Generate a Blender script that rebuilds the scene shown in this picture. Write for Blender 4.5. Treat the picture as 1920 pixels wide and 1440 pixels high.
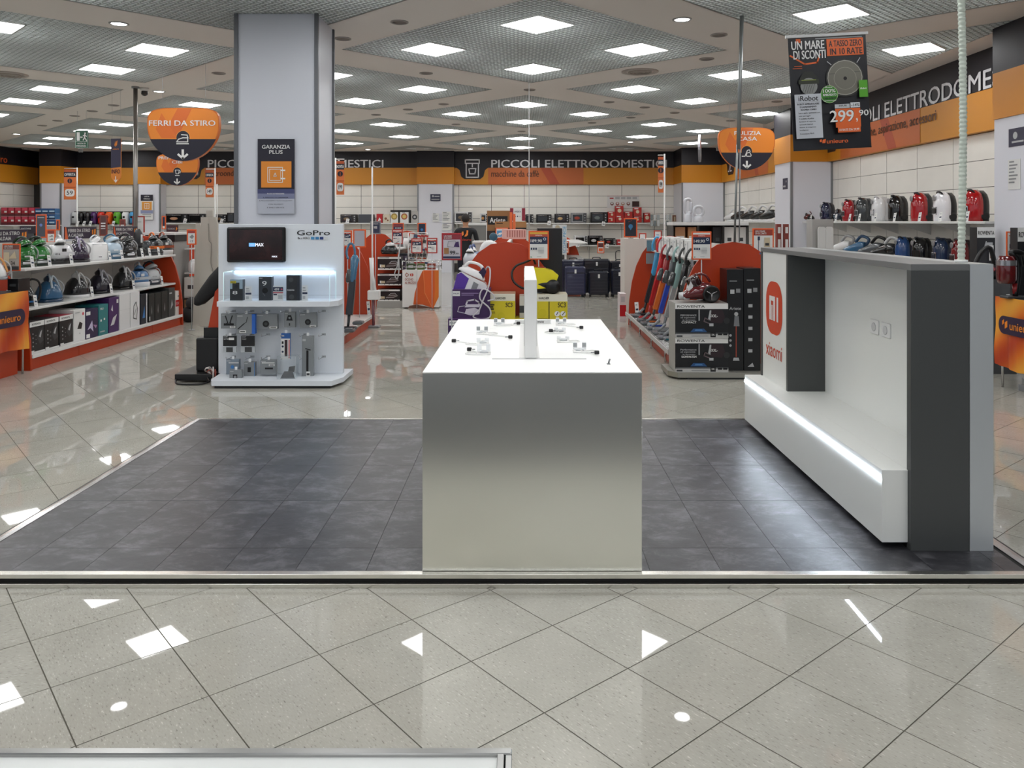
import bpy, math, random
from math import sin, cos, pi, radians as R
from mathutils import Vector, Matrix
for o in list(bpy.data.objects): bpy.data.objects.remove(o)
sc = bpy.context.scene
COL = sc.collection
# ---------------------------------------------------------------- camera
F = 1504.0; CX = 983.0; HY = 415.0; EYE = 1.6
cd = bpy.data.cameras.new('camera'); cam = bpy.data.objects.new('camera', cd); COL.objects.link(cam)
cam.location = (0, 0, EYE); cam.rotation_euler = (R(90), 0, 0)
cd.sensor_width = 36; cd.lens = F/1920*36; cd.shift_x = -(CX-960)/1920; cd.shift_y = -(720-HY)/1920
cd.clip_start = .05; cd.clip_end = 100
sc.camera = cam
# ---------------------------------------------------------------- world, exposure
w = bpy.data.worlds.new('mall_ambient'); sc.world = w; w.use_nodes = True
w.node_tree.nodes['Background'].inputs[0].default_value = (.62, .66, .72, 1)
w.node_tree.nodes['Background'].inputs[1].default_value = .8
sc.view_settings.view_transform = 'Standard'; sc.view_settings.look = 'None'
sc.view_settings.gamma = 1; sc.view_settings.use_curve_mapping = False
sc.view_settings.exposure = 0.22
PANEL_W = 11.0      # radiance of the ceiling panels
SPOT_W = 42.0

# ---------------------------------------------------------------- materials
def lin(h):
    if isinstance(h, tuple): c = [x/255 for x in h]
    else: c = [int(h[i:i+2], 16)/255 for i in (0, 2, 4)]
    return [x/12.92 if x <= .04045 else ((x+.055)/1.055)**2.4 for x in c]
_M = {}
def M(col, rough=.45, metal=0., emit=0., coat=0., alpha=1., trans=0., name=None, noise=0., nscale=30., bump=0.):
    k = (col, rough, metal, emit, coat, alpha, trans, noise, nscale, bump)
    if k in _M: return _M[k]
    m = bpy.data.materials.new(name or 'surface'); m.use_nodes = True
    nt = m.node_tree; b = nt.nodes['Principled BSDF']; c = lin(col)
    b.inputs['Base Color'].default_value = (*c, 1); b.inputs['Roughness'].default_value = rough
    b.inputs['Metallic'].default_value = metal; b.inputs['Coat Weight'].default_value = coat
    b.inputs['Coat Roughness'].default_value = .05
    if emit:
        b.inputs['Emission Color'].default_value = (*c, 1); b.inputs['Emission Strength'].default_value = emit
    if trans:
        b.inputs['Transmission Weight'].default_value = trans; b.inputs['IOR'].default_value = 1.1
    if alpha < 1: b.inputs['Alpha'].default_value = alpha
    if noise or bump:
        tc = nt.nodes.new('ShaderNodeTexCoord'); n = nt.nodes.new('ShaderNodeTexNoise')
        n.inputs['Scale'].default_value = nscale; n.inputs['Detail'].default_value = 4
        nt.links.new(tc.outputs['Object'], n.inputs['Vector'])
        if noise:
            r = nt.nodes.new('ShaderNodeMapRange'); r.inputs['From Min'].default_value = .3; r.inputs['From Max'].default_value = .7
            r.inputs['To Min'].default_value = 1-noise; r.inputs['To Max'].default_value = 1+noise
            x = nt.nodes.new('ShaderNodeMix'); x.data_type = 'RGBA'; x.blend_type = 'MULTIPLY'; x.inputs['Factor'].default_value = 1
            x.inputs[6].default_value = (*c, 1); nt.links.new(n.outputs['Fac'], r.inputs['Value'])
            nt.links.new(r.outputs[0], x.inputs[7]); nt.links.new(x.outputs[2], b.inputs['Base Color'])
        if bump:
            bp = nt.nodes.new('ShaderNodeBump'); bp.inputs['Strength'].default_value = bump; bp.inputs['Distance'].default_value = .01
            nt.links.new(n.outputs['Fac'], bp.inputs['Height']); nt.links.new(bp.outputs[0], b.inputs['Normal'])
    _M[k] = m
    return m
WHITE = M('e6e6e4', .4); WHITEG = M('ececec', .18, coat=.4); BLACK = M('0c0c0e', .35); BLACKG = M('08080a', .1, coat=.6)
DGREY = M('3a3c3e', .45); GREY = M('8a8c8e', .45); LGREY = M('b4b6b8', .45); CHROME = M('c8c8c8', .18, 1.)
STEEL = M('a8a8a6', .28, 1.); NAVY = M('1b1a2a', .5); ORANGE = M('e8871e', .5); ORED = M('dd6228', .5); RED = M('b81420', .35)
GRED = M('b83c16', .38, name='shelving_orange_red'); GWHITE = M('d8d8d6', .4); PAPER = M('e2e2e0', .7)
DBLUE = M('1c2b4a', .5); MBLUE = M('3a78b8', .45); PURPLE = M('3c2258', .4); TEAL = M('2d7c80', .45)
YEL = M('d0be1c', .45); KRAFT = M('9a6f46', .7); CARD = M('c9c3b4', .75); BEIGE = M('c8b89a', .6)
GREEN = M('1d7a2c', .25, coat=.5); FRAME_OR = M('e8622a', .4)
def glassmat():
    # thin clear sheet: constant small mirror share
    m = bpy.data.materials.new('clear_acrylic'); m.use_nodes = True; nt = m.node_tree; nt.nodes.clear()
    o = nt.nodes.new('ShaderNodeOutputMaterial'); t = nt.nodes.new('ShaderNodeBsdfTransparent'); g = nt.nodes.new('ShaderNodeBsdfGlossy')
    t.inputs[0].default_value = (.985, .995, 1, 1); g.inputs['Roughness'].default_value = .03
    f = nt.nodes.new('ShaderNodeValue'); f.outputs[0].default_value = .07
    x = nt.nodes.new('ShaderNodeMixShader'); nt.links.new(f.outputs[0], x.inputs[0]); nt.links.new(t.outputs[0], x.inputs[1])
    nt.links.new(g.outputs[0], x.inputs[2]); nt.links.new(x.outputs[0], o.inputs[0])
    return m
GLASS = glassmat()

# ---------------------------------------------------------------- mesh builder
_TX = {}
def textmesh(s):
    if s in _TX: return _TX[s]
    cu = bpy.data.curves.new('t', 'FONT'); cu.body = s; cu.size = 1; cu.resolution_u = 3; cu.fill_mode = 'FRONT'
    ob = bpy.data.objects.new('t', cu); me = bpy.data.meshes.new_from_object(ob)
    vs = [(v.co.x, v.co.y) for v in me.vertices]; fs = [tuple(p.vertices) for p in me.polygons]
    bpy.data.objects.remove(ob); bpy.data.curves.remove(cu); bpy.data.meshes.remove(me)
    x0 = min(v[0] for v in vs); x1 = max(v[0] for v in vs); y0 = min(v[1] for v in vs); y1 = max(v[1] for v in vs)
    vs = [((x-x0)/(x1-x0 or 1), (y-y0)/(y1-y0 or 1)) for x, y in vs]
    _TX[s] = (vs, fs, (x1-x0)/(y1-y0 or 1)); return _TX[s]
class MB:
    def __init__(s): s.v = []; s.f = []; s.m = []; s.s = []; s.mats = []
    def mi(s, m):
        if m not in s.mats: s.mats.append(m)
        return s.mats.index(m)
    def add(s, vs, fs, mat, smooth=False):
        b = len(s.v); s.v += [tuple(v) for v in vs]; k = s.mi(mat)
        for f in fs: s.f.append(tuple(i+b for i in f)); s.m.append(k); s.s.append(smooth)
        return s
    def box(s, x0, y0, z0, x1, y1, z1, mat, c=0):
        if x0 > x1: x0, x1 = x1, x0
        if y0 > y1: y0, y1 = y1, y0
        if z0 > z1: z0, z1 = z1, z0
        if not c:
            v = [(x, y, z) for z in (z0, z1) for y in (y0, y1) for x in (x0, x1)]
            return s.add(v, [(0, 2, 3, 1), (4, 5, 7, 6), (0, 1, 5, 4), (2, 6, 7, 3), (0, 4, 6, 2), (1, 3, 7, 5)], mat)
        rings = []
        def ring(i, z): return [(x0+i+c, y0+i, z), (x1-i-c, y0+i, z), (x1-i, y0+i+c, z), (x1-i, y1-i-c, z), (x1-i-c, y1-i, z), (x0+i+c, y1-i, z), (x0+i, y1-i-c, z), (x0+i, y0+i+c, z)]
        return s.loft([ring(c*.7, z0), ring(0, z0+c), ring(0, z1-c), ring(c*.7, z1)], mat)
    def loft(s, rings, mat, cap=True, smooth=False, closed=True):
        n = len(rings[0]); vs = [p for r in rings for p in r]; fs = []
        for i in range(len(rings)-1):
            for j in range(n if closed else n-1):
                a = i*n+j; b = i*n+(j+1) % n; fs.append((a, b, b+n, a+n))
        s.add(vs, fs, mat, smooth)
        if cap:
            b = len(s.v)-len(vs); k = s.mi(mat)
            s.f.append(tuple(b+i for i in reversed(range(n)))); s.m.append(k); s.s.append(False)
            s.f.append(tuple(b+(len(rings)-1)*n+i for i in range(n))); s.m.append(k); s.s.append(False)
        return s
    def prism(s, pts, ax, a, b, mat, smooth=False):
        def P(p, t): return {'x': (t, p[0], p[1]), 'y': (p[0], t, p[1]), 'z': (p[0], p[1], t)}[ax]
        return s.loft([[P(p, a) for p in pts], [P(p, b) for p in pts]], mat, smooth=smooth)
    def cyl(s, p0, p1, r0, r1=None, mat=None, n=12, cap=True):
        return s.tube([p0, p1], [r0, r0 if r1 is None else r1], mat, n, cap)
    def tube(s, pts, r, mat, n=8, cap=True):
        pts = [Vector(p) for p in pts]; L = len(pts); rr = list(r) if isinstance(r, (list, tuple)) else [r]*L
        if L >= 4:   # round the bends
            q = []; qr = []
            for i in range(L-1):
                a, b, c, d = pts[max(i-1, 0)], pts[i], pts[i+1], pts[min(i+2, L-1)]
                for k in range(4):
                    t = k/4; q.append(.5*((2*b)+(c-a)*t+(2*a-5*b+4*c-d)*t*t+(3*b-a-3*c+d)*t**3)); qr.append(rr[i]*(1-t)+rr[i+1]*t)
            pts = q+[pts[-1]]; rr = qr+[rr[-1]]; L = len(pts)
        rings = []; up = Vector((0, 0, 1)); prev = None
        for i, p in enumerate(pts):
            d = (pts[min(i+1, L-1)]-pts[max(i-1, 0)])
            if d.length < 1e-9: d = Vector((0, 0, 1))
            d.normalize()
            if prev is None:
                a = d.cross(up if abs(d.z) < .95 else Vector((0, 1, 0))).normalized()
            else:
                a = (prev-d*prev.dot(d)); a = a.normalized() if a.length > 1e-6 else d.cross(up).normalized()
            prev = a; b = d.cross(a)
            rings.append([p+(a*cos(2*pi*k/n)+b*sin(2*pi*k/n))*rr[i] for k in range(n)])
        return s.loft(rings, mat, cap, True)
    def ell(s, c, r, mat, n=14, m=8, cut=None, top=None):
        rings = []
        for i in range(m+1):
            t = -pi/2+pi*i/m; z = max(sin(t), cut if cut is not None else -1); q = max(cos(t), .001)
            if top is not None: z = min(z, top)
            if cut is not None and sin(t) < cut: q = math.sqrt(1-cut*cut)*(1 if sin(t) > cut-.35 else .01)
            rings.append([(c[0]+r[0]*q*cos(2*pi*k/n), c[1]+r[1]*q*sin(2*pi*k/n), c[2]+r[2]*z) for k in range(n)])
        return s.loft(rings, mat, True, True)
    def lathe(s, prof, c, mat, n=20, ax='z', cap=True):
        rings = []
        for r, t in prof:
            q = []
            for k in range(n):
                a, b = r*cos(2*pi*k/n), r*sin(2*pi*k/n)
                q.append({'z': (c[0]+a, c[1]+b, c[2]+t), 'x': (c[0]+t, c[1]+a, c[2]+b), 'y': (c[0]+a, c[1]-t, c[2]+b)}[ax])
            rings.append(q)
        return s.loft(rings, mat, cap, True)
    # flat print on a plane facing -y
    def quad(s, x0, z0, x1, z1, y, mat): return s.add([(x0, y, z0), (x1, y, z0), (x1, y, z1), (x0, y, z1)], [(0, 1, 2, 3)], mat)
    def art(s, x0, z0, w, h, y, items, dy=.0009):
        X = lambda t: x0+w*t
        Z = lambda t: z0+h*t
        for it in items:
            y -= dy; k = it[0]
            if k == 'r': s.quad(X(it[1]), Z(it[2]), X(it[3]), Z(it[4]), y, it[5])
            elif k == 't':
                vs, fs, _ = textmesh(it[1]); a, b, c, d = it[2:6]
                hh = abs(d-b)*h*.022
                for n_, e in enumerate((-hh, 0, hh)): s.add([(X(a+(c-a)*u)+e, y-n_*.00025, Z(b+(d-b)*v)+e*.5) for u, v in vs], fs, it[6])
            elif k == 'c':
                cx, cz, r = it[1:4]; n = 20
                s.add([(X(cx)+r*h*cos(2*pi*i/n), y, Z(cz)+r*h*sin(2*pi*i/n)) for i in range(n)], [tuple(range(n))], it[4])
            elif k == 'p': s.add([(X(a), y, Z(b)) for a, b in it[1]], [tuple(range(len(it[1])))], it[2])
            elif k == 'l':
                pts = [Vector((X(a), Z(b))) for a, b in it[1]]; wd = it[2]*h/2
                for a, b in zip(pts, pts[1:]):
                    d = (b-a).normalized(); nn = Vector((-d.y, d.x))*wd; a2 = a-d*wd*.8; b2 = b+d*wd*.8
                    s.add([(q.x, y, q.y) for q in (a2-nn, b2-nn, b2+nn, a2+nn)], [(0, 1, 2, 3)], it[3])
        return s
    def xf(s, M4):
        s.v = [tuple(M4 @ Vector(p)) for p in s.v]; return s
    def mesh(s, name):
        me = bpy.data.meshes.new(name); me.from_pydata(s.v, [], s.f)
        for m in s.mats: me.materials.append(m)
        me.polygons.foreach_set('material_index', s.m); me.polygons.foreach_set('use_smooth', s.s); me.update()
        return me
    def build(s, name, parent=None, loc=(0, 0, 0), rz=0, label=None):
        o = bpy.data.objects.new(name, s.mesh(name)); COL.objects.link(o); o.location = loc; o.rotation_euler = (0, 0, rz)
        if parent: o.parent = parent
        if label: o['label'] = label
        return o
def thing(name, label, cat, loc=(0, 0, 0), rz=0, group=None):
    o = bpy.data.objects.new(name, None); COL.objects.link(o); o.empty_display_size = .05
    o.location = loc; o.rotation_euler = (0, 0, rz); o['label'] = label; o['category'] = cat
    if group: o['group'] = group
    return o
def solo(mb, name, label, cat, loc=(0, 0, 0), rz=0, group=None):
    o = mb.build(name, None, loc, rz); o['label'] = label; o['category'] = cat
    if group: o['group'] = group
    return o
def struct(mb, name, parent=None):
    o = mb.build(name, parent)
    if not parent: o['kind'] = 'structure'
    return o
def dup(root, loc, rz=None, label=None, group=None, scale=None):
    r = root.copy(); COL.objects.link(r); r.location = loc
    if rz is not None: r.rotation_euler = (0, 0, rz)
    if scale: r.scale = (scale,)*3
    if label: r['label'] = label
    if group: r['group'] = group
    for ch in list(root.children):
        c = ch.copy(); COL.objects.link(c); c.parent = r
        for g in list(ch.children):
            d = g.copy(); COL.objects.link(d); d.parent = c
    return r
def P(px, py, D): return ((px-CX)/F*D, D, EYE-(py-HY)/F*D)
def XP(px, D): return (px-CX)/F*D
def ZP(py, D): return EYE-(py-HY)/F*D
def clip(poly, x0, x1, y0, y1):
    def half(p, f, cut):
        out = []
        for i in range(len(p)):
            a, b = p[i], p[(i+1) % len(p)]; fa, fb = f(a), f(b)
            if fa >= 0: out.append(a)
            if (fa >= 0) != (fb >= 0):
                t = fa/(fa-fb); out.append((a[0]+(b[0]-a[0])*t, a[1]+(b[1]-a[1])*t))
        return out
    for f in (lambda q: q[0]-x0, lambda q: x1-q[0], lambda q: q[1]-y0, lambda q: y1-q[1]):
        if not poly: return []
        poly = half(poly, f, 0)
    return poly
def rrect(x0, z0, x1, z1, r, n=5):
    o = []
    for cx, cz, a in ((x1-r, z1-r, 0), (x0+r, z1-r, 90), (x0+r, z0+r, 180), (x1-r, z0+r, 270)):
        for i in range(n+1): t = R(a+90*i/n); o.append((cx+r*cos(t), cz+r*sin(t)))
    return o

# ================================================================ THE SETTING
XL, XR, YN, YF, ZC = -15.6, 6.0, -3.0, 25.35, 3.8
def tilemat():
    m = M('c9c7bd', .022, name='porcelain_tile'); nt = m.node_tree; b = nt.nodes['Principled BSDF']
    tc = nt.nodes.new('ShaderNodeTexCoord'); oi = nt.nodes.new('ShaderNodeObjectInfo'); ad = nt.nodes.new('ShaderNodeVectorMath'); ad.operation = 'ADD'
    mm = nt.nodes.new('ShaderNodeVectorMath'); mm.operation = 'SCALE'; mm.inputs[3].default_value = 17
    nt.links.new(oi.outputs['Random'], mm.inputs[0]); nt.links.new(tc.outputs['Object'], ad.inputs[0]); nt.links.new(mm.outputs[0], ad.inputs[1])
    mp = nt.nodes.new('ShaderNodeMapping'); mp.inputs['Scale'].default_value = (1, 3.2, 1); nt.links.new(ad.outputs[0], mp.inputs[0])
    n = nt.nodes.new('ShaderNodeTexNoise'); n.inputs['Scale'].default_value = 58; n.inputs['Detail'].default_value = 3; nt.links.new(mp.outputs[0], n.inputs[0])
    n2 = nt.nodes.new('ShaderNodeTexNoise'); n2.inputs['Scale'].default_value = 5; n2.inputs['Detail'].default_value = 3; nt.links.new(ad.outputs[0], n2.inputs[0])
    r = nt.nodes.new('ShaderNodeValToRGB'); e = r.color_ramp.elements
    e[0].position = .28; e[0].color = (*lin('88857c'), 1); e[1].position = .36; e[1].color = (*lin('b0ada3'), 1)
    for p, c in ((.64, 'b6b3a9'), (.72, 'd2d0c7')):
        x = e.new(p); x.color = (*lin(c), 1)
    nt.links.new(n.outputs['Fac'], r.inputs[0])
    mx = nt.nodes.new('ShaderNodeMix'); mx.data_type = 'RGBA'; mx.blend_type = 'MULTIPLY'; mx.inputs[0].default_value = .5
    r2 = nt.nodes.new('ShaderNodeMapRange'); r2.inputs[1].default_value = .3; r2.inputs[2].default_value = .7; r2.inputs[3].default_value = .85; r2.inputs[4].default_value = 1.05
    nt.links.new(n2.outputs['Fac'], r2.inputs[0]); nt.links.new(r.outputs[0], mx.inputs[6]); nt.links.new(r2.outputs[0], mx.inputs[7])
    nt.links.new(mx.outputs[2], b.inputs['Base Color']); b.inputs['IOR'].default_value = 1.48
    return m
TILE = tilemat()
mb = MB(); mb.box(XL-.6, 1.84, -.06, XR+.4, YF+.4, -.003, M('6a665c', .8))
floor = struct(mb, 'floor')
mb = MB(); mb.box(-22, -30, -.06, 22, 1.84, 0, M('0e0e10', .55, name='unseen_dark_floor', noise=.3, nscale=40)); mb.build('floor_slab', floor)  # unseen dark floor, added to darken the reflection in the table front
fa = 0.7029; FU = (sin(fa), -cos(fa)); FV = (cos(fa), sin(fa)); S4 = .4; g = .0022
def tile_poly(i, j):
    o = (-1.0156+S4*(i*FU[0]+j*FV[0]), 3.2683+S4*(i*FU[1]+j*FV[1]))
    q = [(g, g), (S4-g, g), (S4-g, S4-g), (g, S4-g)]
    return [(o[0]+a*FU[0]+b*FV[0], o[1]+a*FU[1]+b*FV[1]) for a, b in q], (o[0]+S4/2*(FU[0]+FV[0]), o[1]+S4/2*(FU[1]+FV[1]))
tb = MB(); tb.add([(g, g, -.002), (S4-g, g, -.002), (S4-g, S4-g, -.002), (g, S4-g, -.002), (g, g, 0), (S4-g, g, 0), (S4-g, S4-g, 0), (g, S4-g, 0)],
       [(3, 2, 1, 0)[::-1], (4, 7, 6, 5), (0, 4, 5, 1), (1, 5, 6, 2), (2, 6, 7, 3), (3, 7, 4, 0)], TILE)
tile_me = tb.mesh('tile'); near = []; rest = []
for i in range(-60, 30):
    for j in range(-40, 60):
        pl, c = tile_poly(i, j)
        if not (XL < c[0] < XR and 1.7 < c[1] < YF): continue
        if -2.3 < c[0] < 2.0 and 3.8 < c[1] < 6.0: continue
        px = CX+F*c[0]/c[1]; py = HY+F*EYE/c[1]
        if -30 < px < 1950 and py < 1500 and c[1] < 11: near.append((c[1], i, j))
        else: rest.append((i, j))
near.sort()
for d, i, j in near[:300]:
    if tile_poly(i, j)[1][1] < 2.2: rest.append((i, j)); continue
    o = bpy.data.objects.new('tile', tile_me); COL.objects.link(o); o.parent = floor
    # local axes: x along FU, y along FV
    o.location = (-1.0156+S4*(i*FU[0]+j*FV[0]), 3.2683+S4*(i*FU[1]+j*FV[1]), 0); o.rotation_euler = (0, 0, math.atan2(FU[1], FU[0]))
rest += [(i, j) for d, i, j in near[300:]]
mb = MB()
for i, j in rest:
    pl, c = tile_poly(i, j); pl = clip(pl, XL, XR, 1.85, YF)
    if len(pl) > 2: n = len(pl); mb.add([(x, y, 0) for x, y in pl]+[(x, y, -.002) for x, y in pl], [tuple(range(n))]+[(k, k+n, (k+1) % n+n, (k+1) % n) for k in range(n)], TILE)
o = mb.build('distant_tiles', floor); o['kind'] = 'stuff'

# ---- walls with panels
PANEL_M = M('efece4', .35, name='wall_panel', noise=.02, nscale=3); JOINT = M('4a4844', .8)
PW, PH = 1.03, .355; HB = 2.76
pm = MB(); pm.box(0, -.012, 0, PW-.014, 0, PH-.008, PANEL_M); panel_me = pm.mesh('wall_panel')
def panels(parent, x0, x1, axis, base, zlo):
    n = int(abs(x1-x0)/PW+.01); z = HB-PH
    while z > zlo-.01:
        for k in range(n):
            o = bpy.data.objects.new('panel', panel_me); COL.objects.link(o); o.parent = parent
            if axis == 'y': o.location = (x0+k*PW, base, z)
            else: o.location = (base, x1-k*PW, z); o.rotation_euler = (0, 0, -pi/2)
        z -= PH
mb = MB(); mb.box(XL-.4, YF+.012, 0, XR+.4, YF+.3, ZC+.6, JOINT); wb = struct(mb, 'wall_back')
panels(wb, -14.42, 5.6, 'y', YF+.011, .1)
mb = MB(); mb.box(XR+.012, -1, 0, XR+.3, YF, ZC+.6, JOINT); wr = struct(mb, 'wall_right')
panels(wr, 9.12, 24.6, 'x', XR+.011, .5)
XW = -15.45; mb = MB(); mb.box(XW-.3, 9, 0, XW-.012, YF+.3, ZC+.6, JOINT); wl_ = struct(mb, 'wall_left')
for r in range(7):
    for k in range(3):
        o = bpy.data.objects.new('panel', panel_me); COL.objects.link(o); o.parent = wl_; o.location = (XW-.011, 22.2+k*PW, HB-PH*(r+1)); o.rotation_euler = (0, 0, pi/2)
# piers
def pier(x0, y0, x1, y1, n, edge=True):
    mb = MB(); mb.box(x0, y0, 0, x1, y1, HB, M('e0e1e9', .4)); o = struct(mb, 'trim_%d' % n)
    mb = MB(); mb.box(x0-.012, y0-.012, 0, x0+.03, y0+.03, HB, M('8a8c90', .4, .6)); mb.box(x1-.03, y0-.012, 0, x1+.012, y0+.03, HB, M('8a8c90', .4, .6)); mb.build('corner_profile', o)
    mb = MB(); mb.box(x0-.02, y0-.02, HB, x1+.02, y1, 3.285, M('d2881c', .45)); mb.build('orange_band', o)
    mb = MB(); mb.box(x0-.02, y0-.02, 3.285, x1+.02, y1, ZC, M('18161f', .5)); mb.build('navy_band', o)
    return o
pier(XP(783, 25), 25.0, XP(850, 25), 25.34, 1); pier(XP(258, 24.9), 24.9, XP(300, 24.9), 25.34, 2)
pier(XP(76, 24.4), 24.4, XP(114, 24.4), 25.34, 3); pier(4.72, 24.0, 5.98, 25.34, 4)
pier(5.19, 15.6, 5.99, 16.6, 5); pier(5.38, 7.6, 5.99, 9.18, 6)
# fascia
OR_B = M('cd8820', .45); OR_D = M('c4672e', .45); OR_R = M('b24a26', .45); NV = M('15131c', .5); LET = M('d9d9dc', .4); BRN = M('5a3216', .6)
def strokes(cx, cz, s, lines, wd, mat): return [('l', [(cx+a*s, cz+b*s) for a, b in L], wd, mat) for L in lines]
COFFEE = [[(-.4, .5), (.4, .5), (.4, .3), (-.4, .3), (-.4, .5)], [(-.35, .3), (-.35, -.5), (.35, -.5), (.35, .3)], [(-.2, 0), (.2, 0), (.15, -.3), (-.15, -.3), (-.2, 0)], [(0, .3), (0, .1)]]
def fascia(n, x0, x1, y, rz, texts, w_=None):
    t = MB(); L = x1-x0
    t.box(0, 0, 0, L, .1, .525, OR_B); t.box(0, -.004, .525, L, .1, 1.04, NV)
    o = t.build('trim_%d' % n); o['kind'] = 'structure'
    o.location = (x0, y, HB) if not rz else (y, x1, HB); o.rotation_euler = (0, 0, rz)
    for (tx, sub, icon) in texts:
        tx -= 0 if rz else x0
        q = MB(); q.art(tx, 0, 1, 1, -.005, [('r', -.1, .004, 2.9, .52, OR_D), ('p', [(1.55, .52), (1.85, .004), (2.15, .004), (1.85, .52)], OR_R), ('p', [(-.1, .004), (.4, .004), (.15, .52), (-.1, .52)], OR_D)]); q.build('orange_swoosh', o)
        q = MB(); q.art(tx, 0, 1, 1, -.008, [('p', [(-1.1, .53), (-1.0, .45), (-.95, .25), (-.85, .17), (-.35, .17), (-.25, .25), (-.2, .45), (-.1, .53)], NV)]+strokes(-.6, .5, .55, icon, .035, LET)); q.build('icon_tab', o)
        q = MB(); q.art(tx, 0, 1, 1, -.012, [('t', 'PICCOLI ELETTRODOMESTICI', 0, .53, 5.7 if rz else 5.52, .775, LET)]); q.build('lettering', o)
        q = MB(); q.art(tx, 0, 1, 1, -.012, [('t', sub, 0, .24, .082*len(sub)+.1, .44, BRN)]); q.build('small_lettering', o)
    return o
OVEN = [[(-.5, .35), (.5, .35), (.5, -.35), (-.5, -.35), (-.5, .35)], [(-.38, .22), (.2, .22), (.2, -.22), (-.38, -.22), (-.38, .22)], [(.36, .2), (.36, .05)]]
VAC = [[(-.5, -.4), (-.3, -.4), (0, .4), (.25, .45), (.3, .2), (0, .1), (-.1, -.4), (.2, -.4)]]
fascia(7, XP(850, 25.3)-.01, 4.72, YF-.1, 0, [(-1.035, 'macchine da caffè', COFFEE)])
fascia(8, XP(300, 25.2), XP(783, 25.1), YF-.1, 0, [(XP(390, 25.25), 'microonde, fornetti', OVEN)])
fascia(9, XP(114, 25), XP(258, 25), YF-.1, 0, [])
fascia(10, 9.18, 15.6, XR-.1, -pi/2, [(15.6-14.85, 'scope elettriche, aspirazione, accessori', VAC)])
fascia(11, 16.6, 24.0, XR-.1, -pi/2, [(1.7, 'piccole pulizie', VAC)])
# left wall fascia
t = MB(); L = 8.35; t.box(0, 0, 0, L, .1, .525, OR_B); t.box(0, -.004, .525, L, .1, 1.04, NV)
o = t.build('trim_12'); o['kind'] = 'structure'; o.location = (XW+.1, 17.0, HB); o.rotation_euler = (0, 0, pi/2)
t = MB(); t.art(5.75, 0, 1, 1, -.006, [('t', 'unieuro', 0, .57, 1.05, .76, M('e0602c', .4))]); t.build('lettering', o)

# ---- ceiling: bays of open-cell grid between plaster beams
CA = .794; CU = (cos(CA), sin(CA)); CV = (-sin(CA), cos(CA)); U0 = 6.507; V0 = 6.192; PU = 4.309; PV = 4.392; SP = 1.845; HBAY = 1.745
def uv(u, v): return (u*CU[0]+v*CV[0], u*CU[1]+v*CV[1])
PLASTER = M('dcd6d0', .7, name='ceiling_plaster'); GRID = M('fafcfb', .5, name='open_cell_grid'); LIP_SHADE = M('b0b4b2', .5, name='grid_lip_shade'); LMAT = M('ffffff', .5, emit=PANEL_W, name='led_diffuser')  # lower lip greyer than the cell walls: its shade put into the colour
CX0, CX1, CY0, CY1 = XL, 5.5, YN, 24.7
cb = MB(); bays = []
for i in range(-6, 6):
    for j in range(-5, 7):
        uc = U0+SP/2+PU*i; vc = V0+SP/2+PV*j
        cx, cy = uv(uc, vc)
        if not (XL-3 < cx < 8.5 and YN-3 < cy < YF+3): continue
        a, b = PU/2, PV/2; h = HBAY
        out = [(-a, -b), (a, -b), (a, b), (-a, b)]; inn = [(-h, -h), (h, -h), (h, h), (-h, h)]
        for k in range(4):
            q = [out[k], out[(k+1) % 4], inn[(k+1) % 4], inn[k]]
            pl = clip([uv(uc+x, vc+y) for x, y in q], CX0, CX1, CY0, CY1)
            if len(pl) > 2: cb.prism(pl, 'z', ZC, ZC+.02, PLASTER)
            s_ = clip([uv(uc+x, vc+y) for x, y in (inn[k], inn[(k+1) % 4], (inn[(k+1) % 4][0]*1.004, inn[(k+1) % 4][1]*1.004), (inn[k][0]*1.004, inn[k][1]*1.004))], CX0, CX1, CY0, CY1)
            if len(s_) > 2: cb.prism(s_, 'z', ZC, ZC+.12, PLASTER)
        if CX0 < cx+2.4 and cx-2.4 < CX1 and cy+2.4 > CY0 and cy-2.4 < CY1: bays.append((uc, vc))
cb.box(5.5, YN, ZC, XR+.3, YF, ZC+.02, PLASTER); cb.box(XL-.3, 24.7, ZC, 5.5, YF, ZC+.02, PLASTER)
cb.box(5.48, YN, ZC, 5.5, 24.7, ZC+.12, PLASTER); cb.box(XL, 24.68, ZC, 5.5, 24.7, ZC+.12, PLASTER)
cb.box(XL-.3, YN-1, ZC+.4, XR+.3, YF, ZC+.45, M('a6aaaa', .8, name='plenum_deck'))
ceil = struct(cb, 'ceiling')
CELL = .0667; HP = .3
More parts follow.
